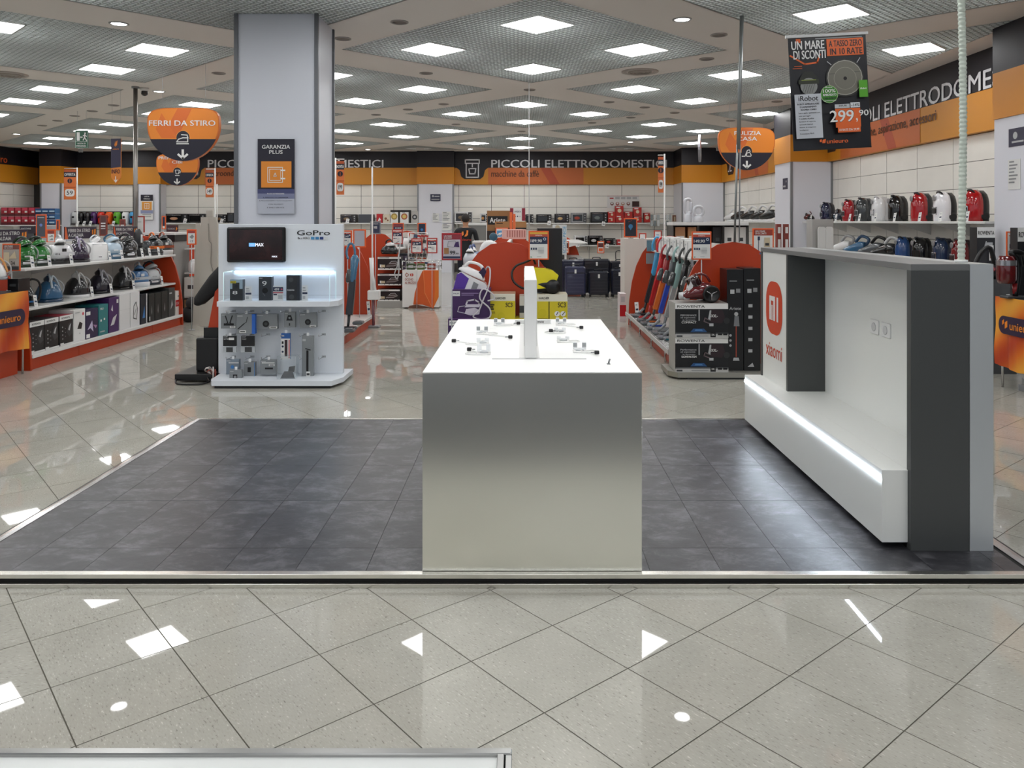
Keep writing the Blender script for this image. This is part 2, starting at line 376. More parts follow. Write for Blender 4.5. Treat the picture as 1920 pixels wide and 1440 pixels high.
for (uc, vc) in bays:
    gm = MB()
    lights = [(su*SP/2, sv*SP/2) for su in (-1, 1) for sv in (-1, 1)]
    lights = [l for l in lights if not (-3.2 < uv(uc+l[0], vc+l[1])[0] < -2.05 and 8.3 < uv(uc+l[0], vc+l[1])[1] < 9.4)]
    n = int(2*HBAY/CELL)
    for k in range(n+1):
        t = -HBAY+k*2*HBAY/n
        for d in (0, 1):
            segs = [(-HBAY, HBAY)]
            if any(abs(t-(l[0] if d == 0 else l[1])) < HP for l in lights):
                ds = sorted(l[1-d] for l in lights if abs(t-l[d]) < HP); segs = []; a0 = -HBAY
                for dd in ds: segs.append((a0, dd-HP)); a0 = dd+HP
                segs.append((a0, HBAY))
            for a, b in segs:
                w_ = .003
                q = [(t-w_, a), (t+w_, a), (t+w_, b), (t-w_, b)] if d == 0 else [(a, t-w_), (b, t-w_), (b, t+w_), (a, t+w_)]
                pl = clip([uv(uc+x, vc+y) for x, y in q], CX0, CX1-.02, CY0, CY1-.02)
                if len(pl) > 2: gm.prism(pl, 'z', ZC+.009, ZC+.042, GRID); gm.prism(pl, 'z', ZC+.003, ZC+.009, LIP_SHADE)
    if gm.v: o = gm.build('ceiling_grille', ceil); o['kind'] = 'stuff'
fm = MB(); fm.box(-HP, -HP, -.006, HP, -HP+.012, .05, WHITE); fm.box(-HP, HP-.012, -.006, HP, HP, .05, WHITE); fm.box(-HP, -HP, -.006, -HP+.012, HP, .05, WHITE); fm.box(HP-.012, -HP, -.006, HP, HP, .05, WHITE)
dm = MB(); dm.box(-HP+.012, -HP+.012, -.004, HP-.012, HP-.012, .0, LMAT)
lt = thing('ceiling_light', 'lit square ceiling panel outside the picture', 'light', (0, 0, 0), 0, 'square ceiling light panels')
ORD = ('first', 'second', 'third', 'fourth', 'fifth', 'sixth', 'seventh', 'eighth', 'ninth', 'tenth', 'eleventh', 'twelfth', 'thirteenth', 'fourteenth', 'fifteenth', 'sixteenth', 'seventeenth', 'eighteenth', 'nineteenth', 'twentieth', 'twenty first', 'twenty second', 'twenty third', 'twenty fourth', 'twenty fifth')
seen = []
fm.build('frame', lt); dm.build('diffuser', lt); first = True
for (uc, vc) in bays:
    for su in (-1, 1):
        for sv in (-1, 1):
            x, y = uv(uc+su*SP/2, vc+sv*SP/2)
            if not (XL+.4 < x < 5.1 and YN+.3 < y < 24.3): continue
            if y < 7.0 and abs(x) > 7: continue
            if -3.2 < x < -2.05 and 8.3 < y < 9.4: continue
            if first: lt.location = (x, y, ZC); lt.rotation_euler = (0, 0, CA); first = False; o = lt
            else: o = dup(lt, (x, y, ZC), CA)
            if y > 5 and -20 < CX+F*x/y < 1940 and HY-F*(ZC-EYE)/y > -15: seen.append((round(vc+sv*SP/2, 2), uc+su*SP/2, o))
rows = sorted(set(v for v, u, o in seen), reverse=True)
for r, v0 in enumerate(rows):
    for k, (u, o) in enumerate(sorted(((u, o) for v, u, o in seen if v == v0), key=lambda p: p[0])):
        o['label'] = 'lit ceiling panel, %s from the near end of the %s diagonal row from left' % (ORD[k], ORD[r])
# round fittings on the beams
dl = thing('downlight', 'lit round recessed downlight in the plaster ceiling beam', 'light', (0, 0, ZC), 0, 'lit round downlights')
q = MB(); q.lathe([(.105, .006), (.105, -.008), (.085, -.012), (.08, .004)], (0, 0, 0), M('a8a8a8', .3, .7), 20, cap=False); q.build('trim_ring', dl)
q = MB(); q.lathe([(.001, -.006), (.08, -.006), (.08, -.004), (.001, -.004)], (0, 0, 0), M('ffffff', .5, emit=14., name='downlight_lens'), 20, cap=False); q.build('lens', dl)
lit = [(223, 44), (1279, 36), (298, 171), (1182, 266), (690, 280), (882, 279), (31, 251)]
for k, (px, py) in enumerate(lit):
    D = F*(ZC-EYE)/(HY-py); loc = (XP(px, D), D, ZC)
    lb = 'lit round downlight in a ceiling beam, %s from the left' % ORD[sorted(p[0] for p in lit).index(px)]
    if k == 0: dl.location = loc; dl['label'] = lb
    else: dup(dl, loc, label=lb)
for y, nm in ((4.0, 'near end'), (4.9, 'far end')):
    o = dup(dl, (.03, y, ZC), label='downlight over the %s of the central display table' % nm)
    ld = bpy.data.lights.new('downlight_lamp', 'SPOT'); ld.energy = SPOT_W; ld.spot_size = R(42); ld.spot_blend = .8; ld.shadow_soft_size = .08
    l_ = bpy.data.objects.new('lamp', ld); COL.objects.link(l_); l_.parent = o; l_.location = (0, 0, -.03)
sp = thing('unlit_downlight', 'dull round unlit fitting recessed in the plaster ceiling beam', 'ceiling fitting', (0, 0, ZC), 0, 'unlit round ceiling fittings')  # round downlights in the beams that are switched off
q = MB(); q.lathe([(.1, .004), (.1, -.01), (.085, -.014), (.08, -.002)], (0, 0, 0), M('9a9590', .5), 18, cap=False); q.build('ring', sp)
q = MB(); q.lathe([(.001, -.004), (.08, -.004), (.08, .0), (.001, .0)], (0, 0, 0), M('6e655e', .5), 18, cap=False); q.build('dull_face', sp)
unlit = [(749, 41), (643, 72), (799, 137), (993, 168), (832, 195), (765, 205), (1142, 191), (1209, 201), (410, 137), (213, 197), (173, 208), (140, 217), (108, 226), (79, 235), (1348, 65), (1325, 110), (1265, 211), (1183, 220), (1457, 190), (1370, 226), (705, 215), (855, 233), (978, 246), (1110, 230)]
for k, (px, py) in enumerate(unlit):
    D = F*(ZC-EYE)/(HY-py); loc = (XP(px, D), D, ZC); lb = 'dull round unlit fitting in a ceiling beam, %s from the left' % ORD[sorted(p[0] for p in unlit).index(px)]
    if k == 0: sp.location = loc; sp['label'] = lb
    else: dup(sp, loc, label=lb)
for (px, py, lb) in ((1200, 134, 'large round air diffuser in the beam right of the centre bays'), (15, 139, 'large round air diffuser in the beam at the left edge')):
    D = F*(ZC-EYE)/(HY-py); t = thing('air_diffuser', lb, 'vent', (XP(px, D), D, ZC)); q = MB(); q.lathe([(.27, .004), (.27, -.012), (.22, -.02), (.2, -.008)], (0, 0, 0), M('a8a098', .5), 24, cap=False); q.build('ring', t)
    q = MB()
    for r in (.17, .12, .07): q.lathe([(r, -.004), (r, -.02), (r-.025, -.026), (r-.03, -.01)], (0, 0, 0), M('958d84', .5), 20, cap=False)
    q.lathe([(.001, .002), (.2, .002), (.2, .004), (.001, .004)], (0, 0, 0), M('3a3632', .7), 20, cap=False); q.build('cone', t)
D = F*(ZC-EYE)/(HY-165); t = thing('security_camera', 'small black dome camera on the ceiling beside the steel pole', 'camera', (XP(271, D), D, ZC))
q = MB(); q.lathe([(.07, 0), (.07, -.03), (.05, -.05)], (0, 0, 0), WHITE, 14); q.build('mount', t); q = MB(); q.ell((0, 0, -.08), (.055, .055, .055), BLACKG, 12, 8); q.build('dome', t)

# ---- square column
t = MB(); cx0, cx1, cy0, cy1 = -3.05, -2.2, 8.5, 9.21
t.box(cx0, cy0, 0, cx1, cy1, ZC, M('d4d7e0', .33, name='column_cladding')); colm = struct(t, 'wall_column')
t = MB(); E_ = M('6c6e72', .4, .5)
for x in (cx0, cx1):
    for y in (cy0, cy1): t.box(x-.02, y-.02, 0, x+.02, y+.02, ZC, E_)
t.build('corner_profile', colm)
po = thing('poster', 'tall dark blue and orange warranty poster on the white column', 'poster', (XP(518.5, 8.49), 8.478, 1.68))
q = MB(); q.box(-.195, -.003, 0, .195, .0, .79, NAVY); q.build('sheet', po)
q = MB(); q.art(-.195, 0, .39, .79, -.004, [('r', 0, 0, 1, .2, M('b9bdc8', .6)), ('r', 0, .2, 1, .27, M('7d82a0', .6)), ('r', 0, .27, 1, .33, M('454a72', .6)), ('t', 'GARANZIA', .12, .87, .88, .92, WHITE), ('t', 'PLUS', .32, .8, .68, .85, WHITE), ('r', .1, .35, .92, .7, M('e08a2c', .5)),
   ('l', [(.28, .62), (.68, .62), (.68, .42), (.28, .42), (.28, .62)], .009, WHITE), ('l', [(.33, .595), (.63, .595), (.63, .445), (.33, .445), (.33, .595)], .006, WHITE), ('l', [(.44, .5), (.48, .545), (.52, .5), (.44, .5)], .008, WHITE), ('l', [(.64, .58), (.74, .58)], .02, WHITE), ('l', [(.64, .47), (.74, .47)], .02, WHITE),
   ('t', 'PUOI ESTENDERE', .27, .26, .73, .275, WHITE), ('t', 'IL PERIODO DI GARANZIA', .16, .21, .84, .225, NAVY), ('t', 'E PROTEGGERE I TUOI ACQUISTI', .06, .165, .94, .18, NAVY), ('t', 'CON RILASSATI', .3, .12, .7, .135, NAVY), ('t', 'E SMILE SERVICE', .27, .075, .73, .09, NAVY)]); q.build('print', po)

# ---- raised platform with dark vinyl tiles
PX0, PX1, PY0, PY1, PZ = -2.56, 2.27, 3.51, 6.29, .053
def slatemat():
    m = M('4b4b50', .34, name='dark_slate_vinyl'); nt = m.node_tree; b = nt.nodes['Principled BSDF']
    tc = nt.nodes.new('ShaderNodeTexCoord'); oi = nt.nodes.new('ShaderNodeObjectInfo'); mm = nt.nodes.new('ShaderNodeVectorMath'); mm.operation = 'SCALE'; mm.inputs[3].default_value = 9
    ad = nt.nodes.new('ShaderNodeVectorMath'); ad.operation = 'ADD'; nt.links.new(oi.outputs['Random'], mm.inputs[0]); nt.links.new(tc.outputs['Object'], ad.inputs[0]); nt.links.new(mm.outputs[0], ad.inputs[1])
    n = nt.nodes.new('ShaderNodeTexNoise'); n.inputs['Scale'].default_value = 5; n.inputs['Detail'].default_value = 12; n.inputs['Roughness'].default_value = .76; n.inputs['Distortion'].default_value = .25
    mp = nt.nodes.new('ShaderNodeMapping'); mp.inputs['Rotation'].default_value = (0, 0, .6); mp.inputs['Scale'].default_value = (1, 1.45, 1)
    nt.links.new(ad.outputs[0], mp.inputs[0]); nt.links.new(mp.outputs[0], n.inputs[0])
    r = nt.nodes.new('ShaderNodeValToRGB'); e = r.color_ramp.elements; e[0].position = .34; e[0].color = (*lin('222226'), 1); e[1].position = .68; e[1].color = (*lin('6a6a6f'), 1); x = e.new(.5); x.color = (*lin('37373b'), 1)
    nt.links.new(n.outputs['Fac'], r.inputs[0]); nt.links.new(r.outputs[0], b.inputs['Base Color'])
    bp = nt.nodes.new('ShaderNodeBump'); bp.inputs['Strength'].default_value = .25; bp.inputs['Distance'].default_value = .004; nt.links.new(n.outputs['Fac'], bp.inputs['Height']); nt.links.new(bp.outputs[0], b.inputs['Normal'])
    return m
SL = slatemat(); pf = thing('platform', 'low raised platform of dark slate-look tiles edged in brushed metal', 'platform', (0, 0, 0))
q = MB(); q.box(PX0+.02, PY0+.02, 0, PX1-.02, PY1-.02, PZ-.004, M('161616', .7)); q.build('deck', pf)
TW, TL = .3145, .645; ys = [PY0+.035, 3.80, 4.445, 5.09, 5.735, PY1-.03]; xs = [PX0+.03]; x = -2.274
while x < PX1-.05: xs.append(x); x += TW
xs.append(PX1-.05)
for a, b in zip(xs, xs[1:]):
    for c, d in zip(ys, ys[1:]):
        q = MB(); q.box(-(b-a)/2+.001, -(d-c)/2+.001, -.005, (b-a)/2-.001, (d-c)/2-.001, 0, SL); q.build('tile', pf, ((a+b)/2, (c+d)/2, PZ))
BR = M('e0ded6', .25, 1., name='brushed_edge')
def edge(y0, y1, x0, x1, nm):
    q = MB(); q.box(x0, y0, .036, x1, y1, PZ+.002, BR, .0015); q.build(nm, pf)
edge(PY0, PY0+.035, PX0, PX1, 'front_edge_strip')
q = MB(); q.box(PX0-.01, PY0-.012, 0, PX1+.01, PY0+.02, .018, BR, .0015); q.build('front_edge_strip', pf)
q = MB(); q.box(PX0, PY1-.03, .036, PX1, PY1, PZ+.002, BR); q.build('back_edge_strip', pf)
for s, x in ((1, PX0), (-1, PX1)):
    q = MB(); q.box(x, PY0, .036, x+s*.03, PY1, PZ+.003, CHROME, .001); q.build('side_edge_strip', pf)
    q = MB(); q.box(x-s*.05, PY0, 0, x, PY1, .034, M('b8aca4', .12, 1.)); q.build('side_edge_strip', pf); q = MB(); q.box(x-s*.066, PY0, 0, x-s*.05, PY1, .03, BLACK); q.build('dark_outer_strip', pf)  # solid black strip along the platform's outer side edge
# ================================================================ FOREGROUND FURNITURE
# ---- central display table
TX0, TX1, TY0, TY1, TZ = -.45, .52, 3.541, 5.459, .934
ALU = M('eeede4', .24, .97, name='satin_aluminium_laminate'); TOPW = M('f6f6f4', .35, name='white_gloss_top')
t = thing('display_table', 'large white topped display table with a satin metal front panel', 'table', ((TX0+TX1)/2, TY0, PZ)); tw = (TX1-TX0)/2; tl = TY1-TY0; th = TZ-PZ
q = MB(); q.box(-tw, 0, .004, tw, .02, th-.004, ALU, .001); q.build('front_panel', t)
q = MB(); q.box(-tw+.03, .03, 0, tw-.03, tl-.03, .01, BLACK); q.build('plinth', t)
for s in (-1, 1):
    q = MB(); q.box(s*tw, .02, .004, s*(tw-.02), tl, th-.02, M('c8c8c4', .35)); q.build('side_panel', t)
q = MB(); q.box(-tw+.02, tl-.02, .004, tw-.02, tl, th-.02, M('c8c8c4', .35)); q.build('back_panel', t)
q = MB(); q.box(-tw, 0, th-.004, tw, tl, th, TOPW, .0015); q.box(-tw+.02, .02, th-.02, tw-.02, tl-.02, th-.004, TOPW); q.build('table_top', t)
q = MB(); q.box(-.155-.035, .335, th, .3-.035, .34, th+.002, GREY); q.box(-.06, .37, th, .04, 1.6, th+.0015, M('dcdcda', .3)); q.build('seam', t)
# standing white slab on the table
s_ = thing('display_divider', 'upright white slab standing lengthwise in the middle of the table', 'display panel', (.031, 3.9, TZ+.0015))
q = MB(); q.box(-.029, 0, 0, .029, 1.2, .38, WHITE, .002); q.build('slab', s_)
q = MB(); q.box(-.032, .05, .05, -.029, 1.15, .37, M('d8d8d6', .2)); q.box(.029, .05, .05, .032, 1.15, .37, M('d8d8d6', .2)); q.build('side_sheet', s_)
# phone security stands
CLR = M('f2f4f5', .2, name='milky_acrylic')
def cable(q, pts, r, m): q.tube(pts, r, m, 6)
def stand(px, py, lb, tip=None, mirror=1, h=.045, kind=0):
    D = F*(EYE-TZ)/(py-HY); X = XP(px, D)
    t = thing('phone_stand', lb, 'phone stand', (X, D, TZ), 0, 'empty phone security stands on the table')
    q = MB(); q.box(-.035, -.03, 0, .035, .03, .008, WHITE, .003); q.lathe([(.022, .008), (.018, .018), (.01, .02)], (0, 0, 0), M('cfd2d4', .3), 14); q.build('base', t)
    q = MB()
    for a in (-1, 1): q.box(a*.012, .004, .012, a*.034, .008, h, CLR, .001)
    q.box(-.03, -.012, .014, .03, .004, .02, CLR, .001); q.build('bracket', t)
    if kind == 0:
        for a in (-1, 1): q = MB(); q.box(a*.013, .001, h-.024, a*.033, .004, h-.004, M('9fa2a4', .4), .001); q.build('contact_pad', t)
    q = MB()
    if tip:
        D2 = F*(EYE-TZ-.012)/(tip[1]-HY); dx, dy = XP(tip[0], D2)-X, D2-D
        cable(q, [(0, -.01, .012), (dx*.3, dy*.3-.02, .006), (dx*.65, dy*.6+.01, .006), (dx, dy, .012)], .004, WHITE); q.build('cable', t)
        q = MB(); q.box(dx-.012, dy-.01, .004, dx+.012, dy+.01, .022, BLACK, .003); q.box(dx-.03*mirror, dy-.003, .01, dx, dy+.003, .015, GREY); q.build('cable_clip', t)
    q = MB(); cable(q, [(mirror*.03, 0, .006), (mirror*.07, .02, .006), (mirror*.09, -.02, .006), (mirror*.05, -.05, .006), (-mirror*.02, -.045, .006)], .0035, WHITE); q.build('coiled_cord', t)
stand(936, 610, 'white phone stand furthest back left of the divider', (972, 606), 1)
stand(904, 626, 'white phone stand with two grey pads, second from the back left of the divider', (957, 632), 1)
stand(905, 646, 'white phone stand with its cable stretched left to a black clip', (851, 639), -1, .035, 1)
stand(907, 664, 'nearest white phone stand left of the divider, lying over', (880, 655), -1, .05, 1)
stand(1052, 609, 'white phone stand furthest back right of the divider', (1090, 614), 1)
stand(1050, 624, 'white phone stand with its clip left, second from the back right of the divider', (1033, 620), -1, .03, 1)
stand(1056, 641, 'flat white phone stand third from the back right of the divider', None, 1, .03, 1)
stand(1087, 660, 'nearest white phone stand right of the divider with a black clip', (1119, 661), 1, .05)
X, Y, Z = P(999, 608, 5.19); t = thing('price_holder', 'clear angled price holder at the back edge of the table top', 'price holder', (X, Y, TZ))
q = MB(); q.box(-.12, 0, 0, .12, .05, .004, GLASS); q.box(-.12, 0, .004, .12, .003, .03, GLASS); q.art(-.12, 0, .24, .03, -.0, [('r', .02, .1, .98, .9, PAPER), ('t', 'SMARTPHONE', .5, .3, .8, .7, BLACK)]); q.build('body', t)
D = F*(EYE-TZ)/(683-HY); q = MB(); q.box(-.008, -.008, 0, .008, .008, .004, GREY, .001); q.tube([(0, 0, .004), (.004, 0, .02), (.008, 0, .024)], .004, GREY, 6)
solo(q, 'screw_stub', 'small grey metal stub near the right front of the table top', 'hardware', (XP(1141, D), D, TZ))

# ---- right hand display cabinet
CXa, CXb, CYa, CYb, CZ = 1.8125, 2.2, 3.76, 6.15, 1.4
ANT = M('464848', .45, name='anthracite_laminate'); CW = M('e6e7e3', .35, name='white_laminate'); SIL = M('bcc0c2', .35, .3, name='silver_laminate')
t = thing('display_cabinet', 'large white and dark grey display cabinet with orange mi logo and lit bench', 'cabinet', (CXa, CYa, PZ)); hz = CZ-PZ; Ld = CYb-CYa
q = MB(); q.box(0, 0, 0, .275, .042, hz-.03, ANT, .0015); q.build('near_post', t)
q = MB(); q.box(0, Ld-.03, 0, .275, Ld, hz-.03, ANT, .0015); q.build('far_post', t)
q = MB(); q.box(0, 0, hz-.03, .275, Ld, hz, M('6e6f6f', .4), .0015); q.build('top_frame', t)
q = MB(); q.box(.277, 0, 0, .3875, Ld, hz-.002, SIL, .0015); q.box(.277, 0, hz-.002, .3875, Ld, hz, M('a9abab', .4)); q.build('silver_back', t)
yl = 5.54-CYa
q = MB(); q.box(.008, yl+.004, .365, .05, Ld-.03, hz-.03, CW); lp = q.build('logo_panel', t)
q = MB(); q.box(.006, yl, .372, .268, yl+.03, hz-.03, ANT); q.build('divider_panel', t)
q = MB(); q.box(.266, .042, .05, .277, Ld-.03, hz-.03, CW); bp = q.build('recess_back', t)
# bench
bx0 = 1.69-CXa; by0 = .03; q = MB()
q.box(bx0, by0, .03, 0, Ld, .372, CW, .0015); q.box(0, .042, .03, .266, Ld-.03, .372, CW); bench = q.build('bench', t)
q = MB(); q.box(bx0-.004, by0+.005, .318, bx0+.002, Ld-.004, .336, M('e2efff', .5, emit=45., name='led_strip')); q.build('led_strip', t)
q = MB(); q.box(bx0+.1, .1, 0, .05, Ld-.1, .03, BLACK); q.build('plinth', t)
# logo print on the face towards the aisle
def side_print(parent, items, x, y0, z0, w_, h_, name):
    q = MB(); q.art(0, 0, w_, h_, 0, items); o = q.build(name, parent, (x, y0, z0), -pi/2); return o
MO = M('cf3f1c', .4, name='logo_orange'); yy = 6.035-CYa
rr = [(a, b) for a, b in rrect(0, 0, 1, 1, .38, 8)]
mi = side_print(lp, [('p', rr, MO), ('p', [(.22, .26), (.22, .72), (.57, .72), (.57, .26), (.47, .26), (.47, .63), (.32, .63), (.32, .26)], WHITE), ('r', .36, .26, .43, .55, WHITE), ('r', .68, .26, .78, .72, WHITE)], .0075, yy, .76-PZ+.015, .38, .385, 'logo')
side_print(lp, [('t', 'xiaomi', 0, 0, 1, 1, MO)], .0075, yy, .66-PZ-.055, .37, .1, 'lettering')
for y, lb in ((4.75, 0), (4.60, 1)):
    q = MB(); q.box(-.055, -.008, -.042, .055, 0, .042, WHITE, .003); q.lathe([(.026, .009), (.026, .011), (.02, .0095)], (0, 0, 0), M('cacaca', .4), 18, 'y'); q.build('socket', t, (.266, y-CYa, .975-PZ), -pi/2)
# ribbed hose
t = thing('flexible_conduit', 'ribbed pale flexible conduit hanging from the ceiling into the cabinet top', 'hose', (2.135, 3.92, CZ)); L = ZC-CZ; q = MB(); pr = []
n = 110
for i in range(n):
    z = i*L/n; pr += [(.0145, z), (.018, z+L/n*.35), (.018, z+L/n*.65), (.0145, z+L/n)]
rings = []
for r, z in pr:
    f = z/L; ox = -.03*f+.02*sin(f*4); rings.append([(ox+r*cos(2*pi*k/12), r*sin(2*pi*k/12), z) for k in range(12)])
q.loft(rings, M('c3ccc0', .45), True, True); q.build('hose', t); q = MB(); q.cyl((0, 0, 0), (0, 0, .012), .03, .03, WHITE, 14); q.build('cap', t)

# ---- near table corner at the bottom left
t = thing('near_table', 'white table corner with brushed aluminium rim at the bottom left edge', 'table', (-.5, .92, 0)); zt = .75
q = MB(); q.box(-1.2, -.5, zt-.04, .457, .361, zt-.006, M('e2e4e2', .3)); q.build('table_top', t)
q = MB(); q.box(-1.2, .361, zt-.04, .48, .376, zt, STEEL, .002); q.box(.457, -.5, zt-.04, .468, .361, zt, STEEL, .001); q.box(.470, -.5, zt-.04, .48, .361, zt-.002, STEEL, .001); q.build('rim', t)
for x in (-1.1, .4):
    for y in (-.4, .3): q = MB(); q.box(x-.02, y-.02, 0, x+.02, y+.02, zt-.04, STEEL); q.build('leg', t)

# ================================================================ action camera stand
gx0, gx1, gy = -3.07, -1.82, 8.05
t = thing('camera_stand', 'white action camera display wall with shelf, hooks and white base', 'display stand', (gx0, gy, 0)); W_ = gx1-gx0
GW = M('dde2e8', .4, name='stand_white')
q = MB(); q.box(0, 0, .075, W_, .06, 1.573, GW, .003); pnl = q.build('panel', t)
q = MB(); q.art(0, 0, 1, 1, -.001, [('r', 0, .858, W_, .861, LGREY), ('t', 'GoPro', .79, 1.46, 1.12, 1.51, BLACK), ('t', 'Be a HERO.', .8, 1.422, .92, 1.442, BLACK), ('r', .93, 1.418, .966, 1.444, M('4a8fbe', .5)), ('r', .975, 1.418, 1.011, 1.444, M('3a80b4', .5)), ('r', 1.02, 1.418, 1.056, 1.444, M('223c78', .5)), ('r', 1.065, 1.418, 1.1, 1.444, M('d6dadc', .5))]); q.build('lettering', t)
q = MB(); q.prism([(.0, .2), (.05, -.32), (.085, -.39), (W_-.02, -.39), (W_+.05, -.2), (W_+.05, .25), (0, .25)], 'z', .028, .075, GW); q.build('base', t)
q = MB(); q.box(.1, -.36, 0, W_-.04, .22, .028, BLACK); q.build('plinth', t)
q = MB(); q.prism([(.1, 0), (.1, -.3), (W_-.06, -.3), (W_+.0, -.2), (W_+.0, 0)], 'z', .775, .825, GW); q.build('shelf', t)
q = MB(); bx = (.15, -.26, .825, W_-.07, -.005, 1.105)
for a in ((bx[0], bx[1], bx[2], bx[3], bx[1]+.005, bx[5]), (bx[0], bx[1], bx[5]-.005, bx[3], bx[4], bx[5]), (bx[0], bx[1], bx[2], bx[0]+.005, bx[4], bx[5]), (bx[3]-.005, bx[1], bx[2], bx[3], bx[4], bx[5])): q.box(*a, GLASS)
q.build('glass_case', t)
q = MB(); q.box(bx[0]+.02, -.02, bx[5]-.014, bx[3]-.02, -.006, bx[5]-.007, M('cfe6ff', .5, emit=14., name='case_led')); q.build('light_bar', t)
q = MB(); EG = M('d6f0f4', .3, emit=.25, name='glass_edge_glow')  # pale, faintly glowing tubes stand for the highlight on the glass edges
for a in ((0, 1, 5, 3, 1, 5), (0, 4, 5, 3, 4, 5), (0, 1, 5, 0, 4, 5), (3, 1, 5, 3, 4, 5), (0, 1, 2, 0, 1, 5), (3, 1, 2, 3, 1, 5), (3, 4, 2, 3, 4, 5)):
    p0 = [bx[a[0]], bx[a[1]], bx[a[2]]]; p1 = [bx[a[3]], bx[a[4]], bx[a[5]]]; q.cyl(p0, p1, .0035, .0035, EG, 6)
q.build('case_edge_highlight', t)
# wire hooks
for px in (435, 470, 500, 535, 570, 605):
    for py in (584, 628, 670):
        x = XP(px, 8.0)-gx0; z = ZP(py, 8.0); q = MB(); q.tube([(x, 0, z), (x, -.2, z+.005), (x, -.21, z+.03)], .003, CHROME, 5); q.box(x-.02, -.004, z-.01, x+.02, 0, z+.01, M('b0b4b8', .3, .6)); q.build('hook', t)
# screen
X = XP(424, 8.0); X2 = XP(534, 8.0); z0, z1 = ZP(492, 8.0), ZP(426, 8.0)
t = thing('screen', 'black flat screen on the white camera stand showing a small logo', 'screen', ((X+X2)/2, gy-.001, z0)); w_ = X2-X; h_ = z1-z0
q = MB(); q.box(-w_/2, -.04, 0, w_/2, 0, h_, BLACK, .012); q.build('bezel', t)
SCR = M('2a1514', .12, noise=.7, nscale=7, name='screen_face')
q = MB(); q.art(-w_/2, 0, w_, h_, -.0405, [('r', .05, .07, .95, .93, SCR), ('r', .385, .45, .485, .55, M('5f9fdc', .5, emit=1.1)), ('t', 'into', .395, .47, .475, .53, WHITE), ('t', 'MAX', .495, .455, .635, .545, M('f0f4ff', .5, emit=.8)), ('t', 'MAX', .78, .14, .87, .19, M('f0f4ff', .5, emit=.8))]); q.build('display', t)
# boxes and tags inside the case
def carton(name, label, cat, loc, w_, d_, h_, body, items, rz=0, group=None, top=None, ch=.002):
    t = thing(name, label, cat, loc, rz, group); q = MB(); q.box(-w_/2, 0, 0, w_/2, d_, h_, body, ch)
    if top: q.box(-w_/2+.001, .001, h_, w_/2-.001, d_-.001, h_+.001, top)
    q.build('box_body', t)
    if items: q = MB(); q.art(-w_/2, 0, w_, h_, -.0003, items); q.build('front_print', t)
    return t
zs = .8255; yb = gy-.2
def gp(px0, px1, py, name, label, body, items, cat='box', d_=.07):
    x0, x1 = XP(px0, yb), XP(px1, yb); carton(name, label, cat, ((x0+x1)/2, yb, zs), x1-x0, d_, ZP(py, yb)-zs, body, items)
DB = M('15191f', .4)
gp(431, 455, 524, 'camera_box', 'black camera box with a large 8 and yellow tag in the lit case', DB, [('r', .0, .55, 1, 1, M('9fb4c4', .3)), ('r', .2, .52, .75, .85, BLACK), ('c', .52, .68, .08, M('2a3038', .2)), ('t', '8', .22, .3, .6, .45, WHITE), ('r', .05, .82, .5, .93, YEL), ('t', 'NEW', .1, .85, .45, .9, BLACK)])
gp(485, 509, 519, 'camera_box', 'black camera box with a large 9 and rounded corner in the lit case', M('20262e', .4), [('t', '9', .28, .62, .62, .82, WHITE), ('c', .5, .42, .12, BLACKG), ('l', [(.35, .3), (.5, .2)], .01, GREY), ('t', 'HERO', .05, .92, .3, .96, WHITE)])
gp(537, 562, 516, 'camera_box', 'tall black camera box reading fusion in the lit case', M('0f1a28', .4), [('r', 0, 0, .8, 1, M('11131a', .4)), ('t', 'FUSION', .08, .38, .58, .44, WHITE), ('c', .35, .82, .09, DGREY), ('c', .4, .14, .1, DGREY)])
def tag_art(kind=0):
    if kind == 0: return [('r', .15, .8, .6, .86, GREY), ('r', .15, .65, .7, .7, GREY), ('r', .1, .42, .95, .55, DBLUE), ('r', .15, .1, .6, .3, LGREY)]
    return [('r', 0, .62, 1, .92, DBLUE), ('t', '499', .12, .68, .6, .84, WHITE), ('c', .85, .77, .06, M('c8506a', .5)), ('r', 0, .5, 1, .58, M('b03a4c', .5)), ('r', .05, .36, .4, .46, DBLUE), ('r', .5, .1, .95, .38, LGREY)]
def ptag(px0, px1, py, label, kind=0, r_=0):
    x0, x1 = XP(px0, yb), XP(px1, yb); t = thing('price_card', label, 'price card', ((x0+x1)/2, yb, zs)); w_ = x1-x0; h_ = ZP(py, yb)-zs
    q = MB(); q.box(-w_/2, 0, 0, w_/2, .003, h_, PAPER); q.art(-w_/2, 0, w_, h_, 0, tag_art(kind)); q.box(-w_/2, .003, 0, w_/2, .03, .003, PAPER); q.build('card', t)
ptag(459, 472, 537, 'narrow white price card right of the box marked 8'); ptag(512, 531, 536, 'wide price card with blue and red bands right of the box marked 9', 1); ptag(566, 577, 535, 'narrow white price card right of the tall fusion box')
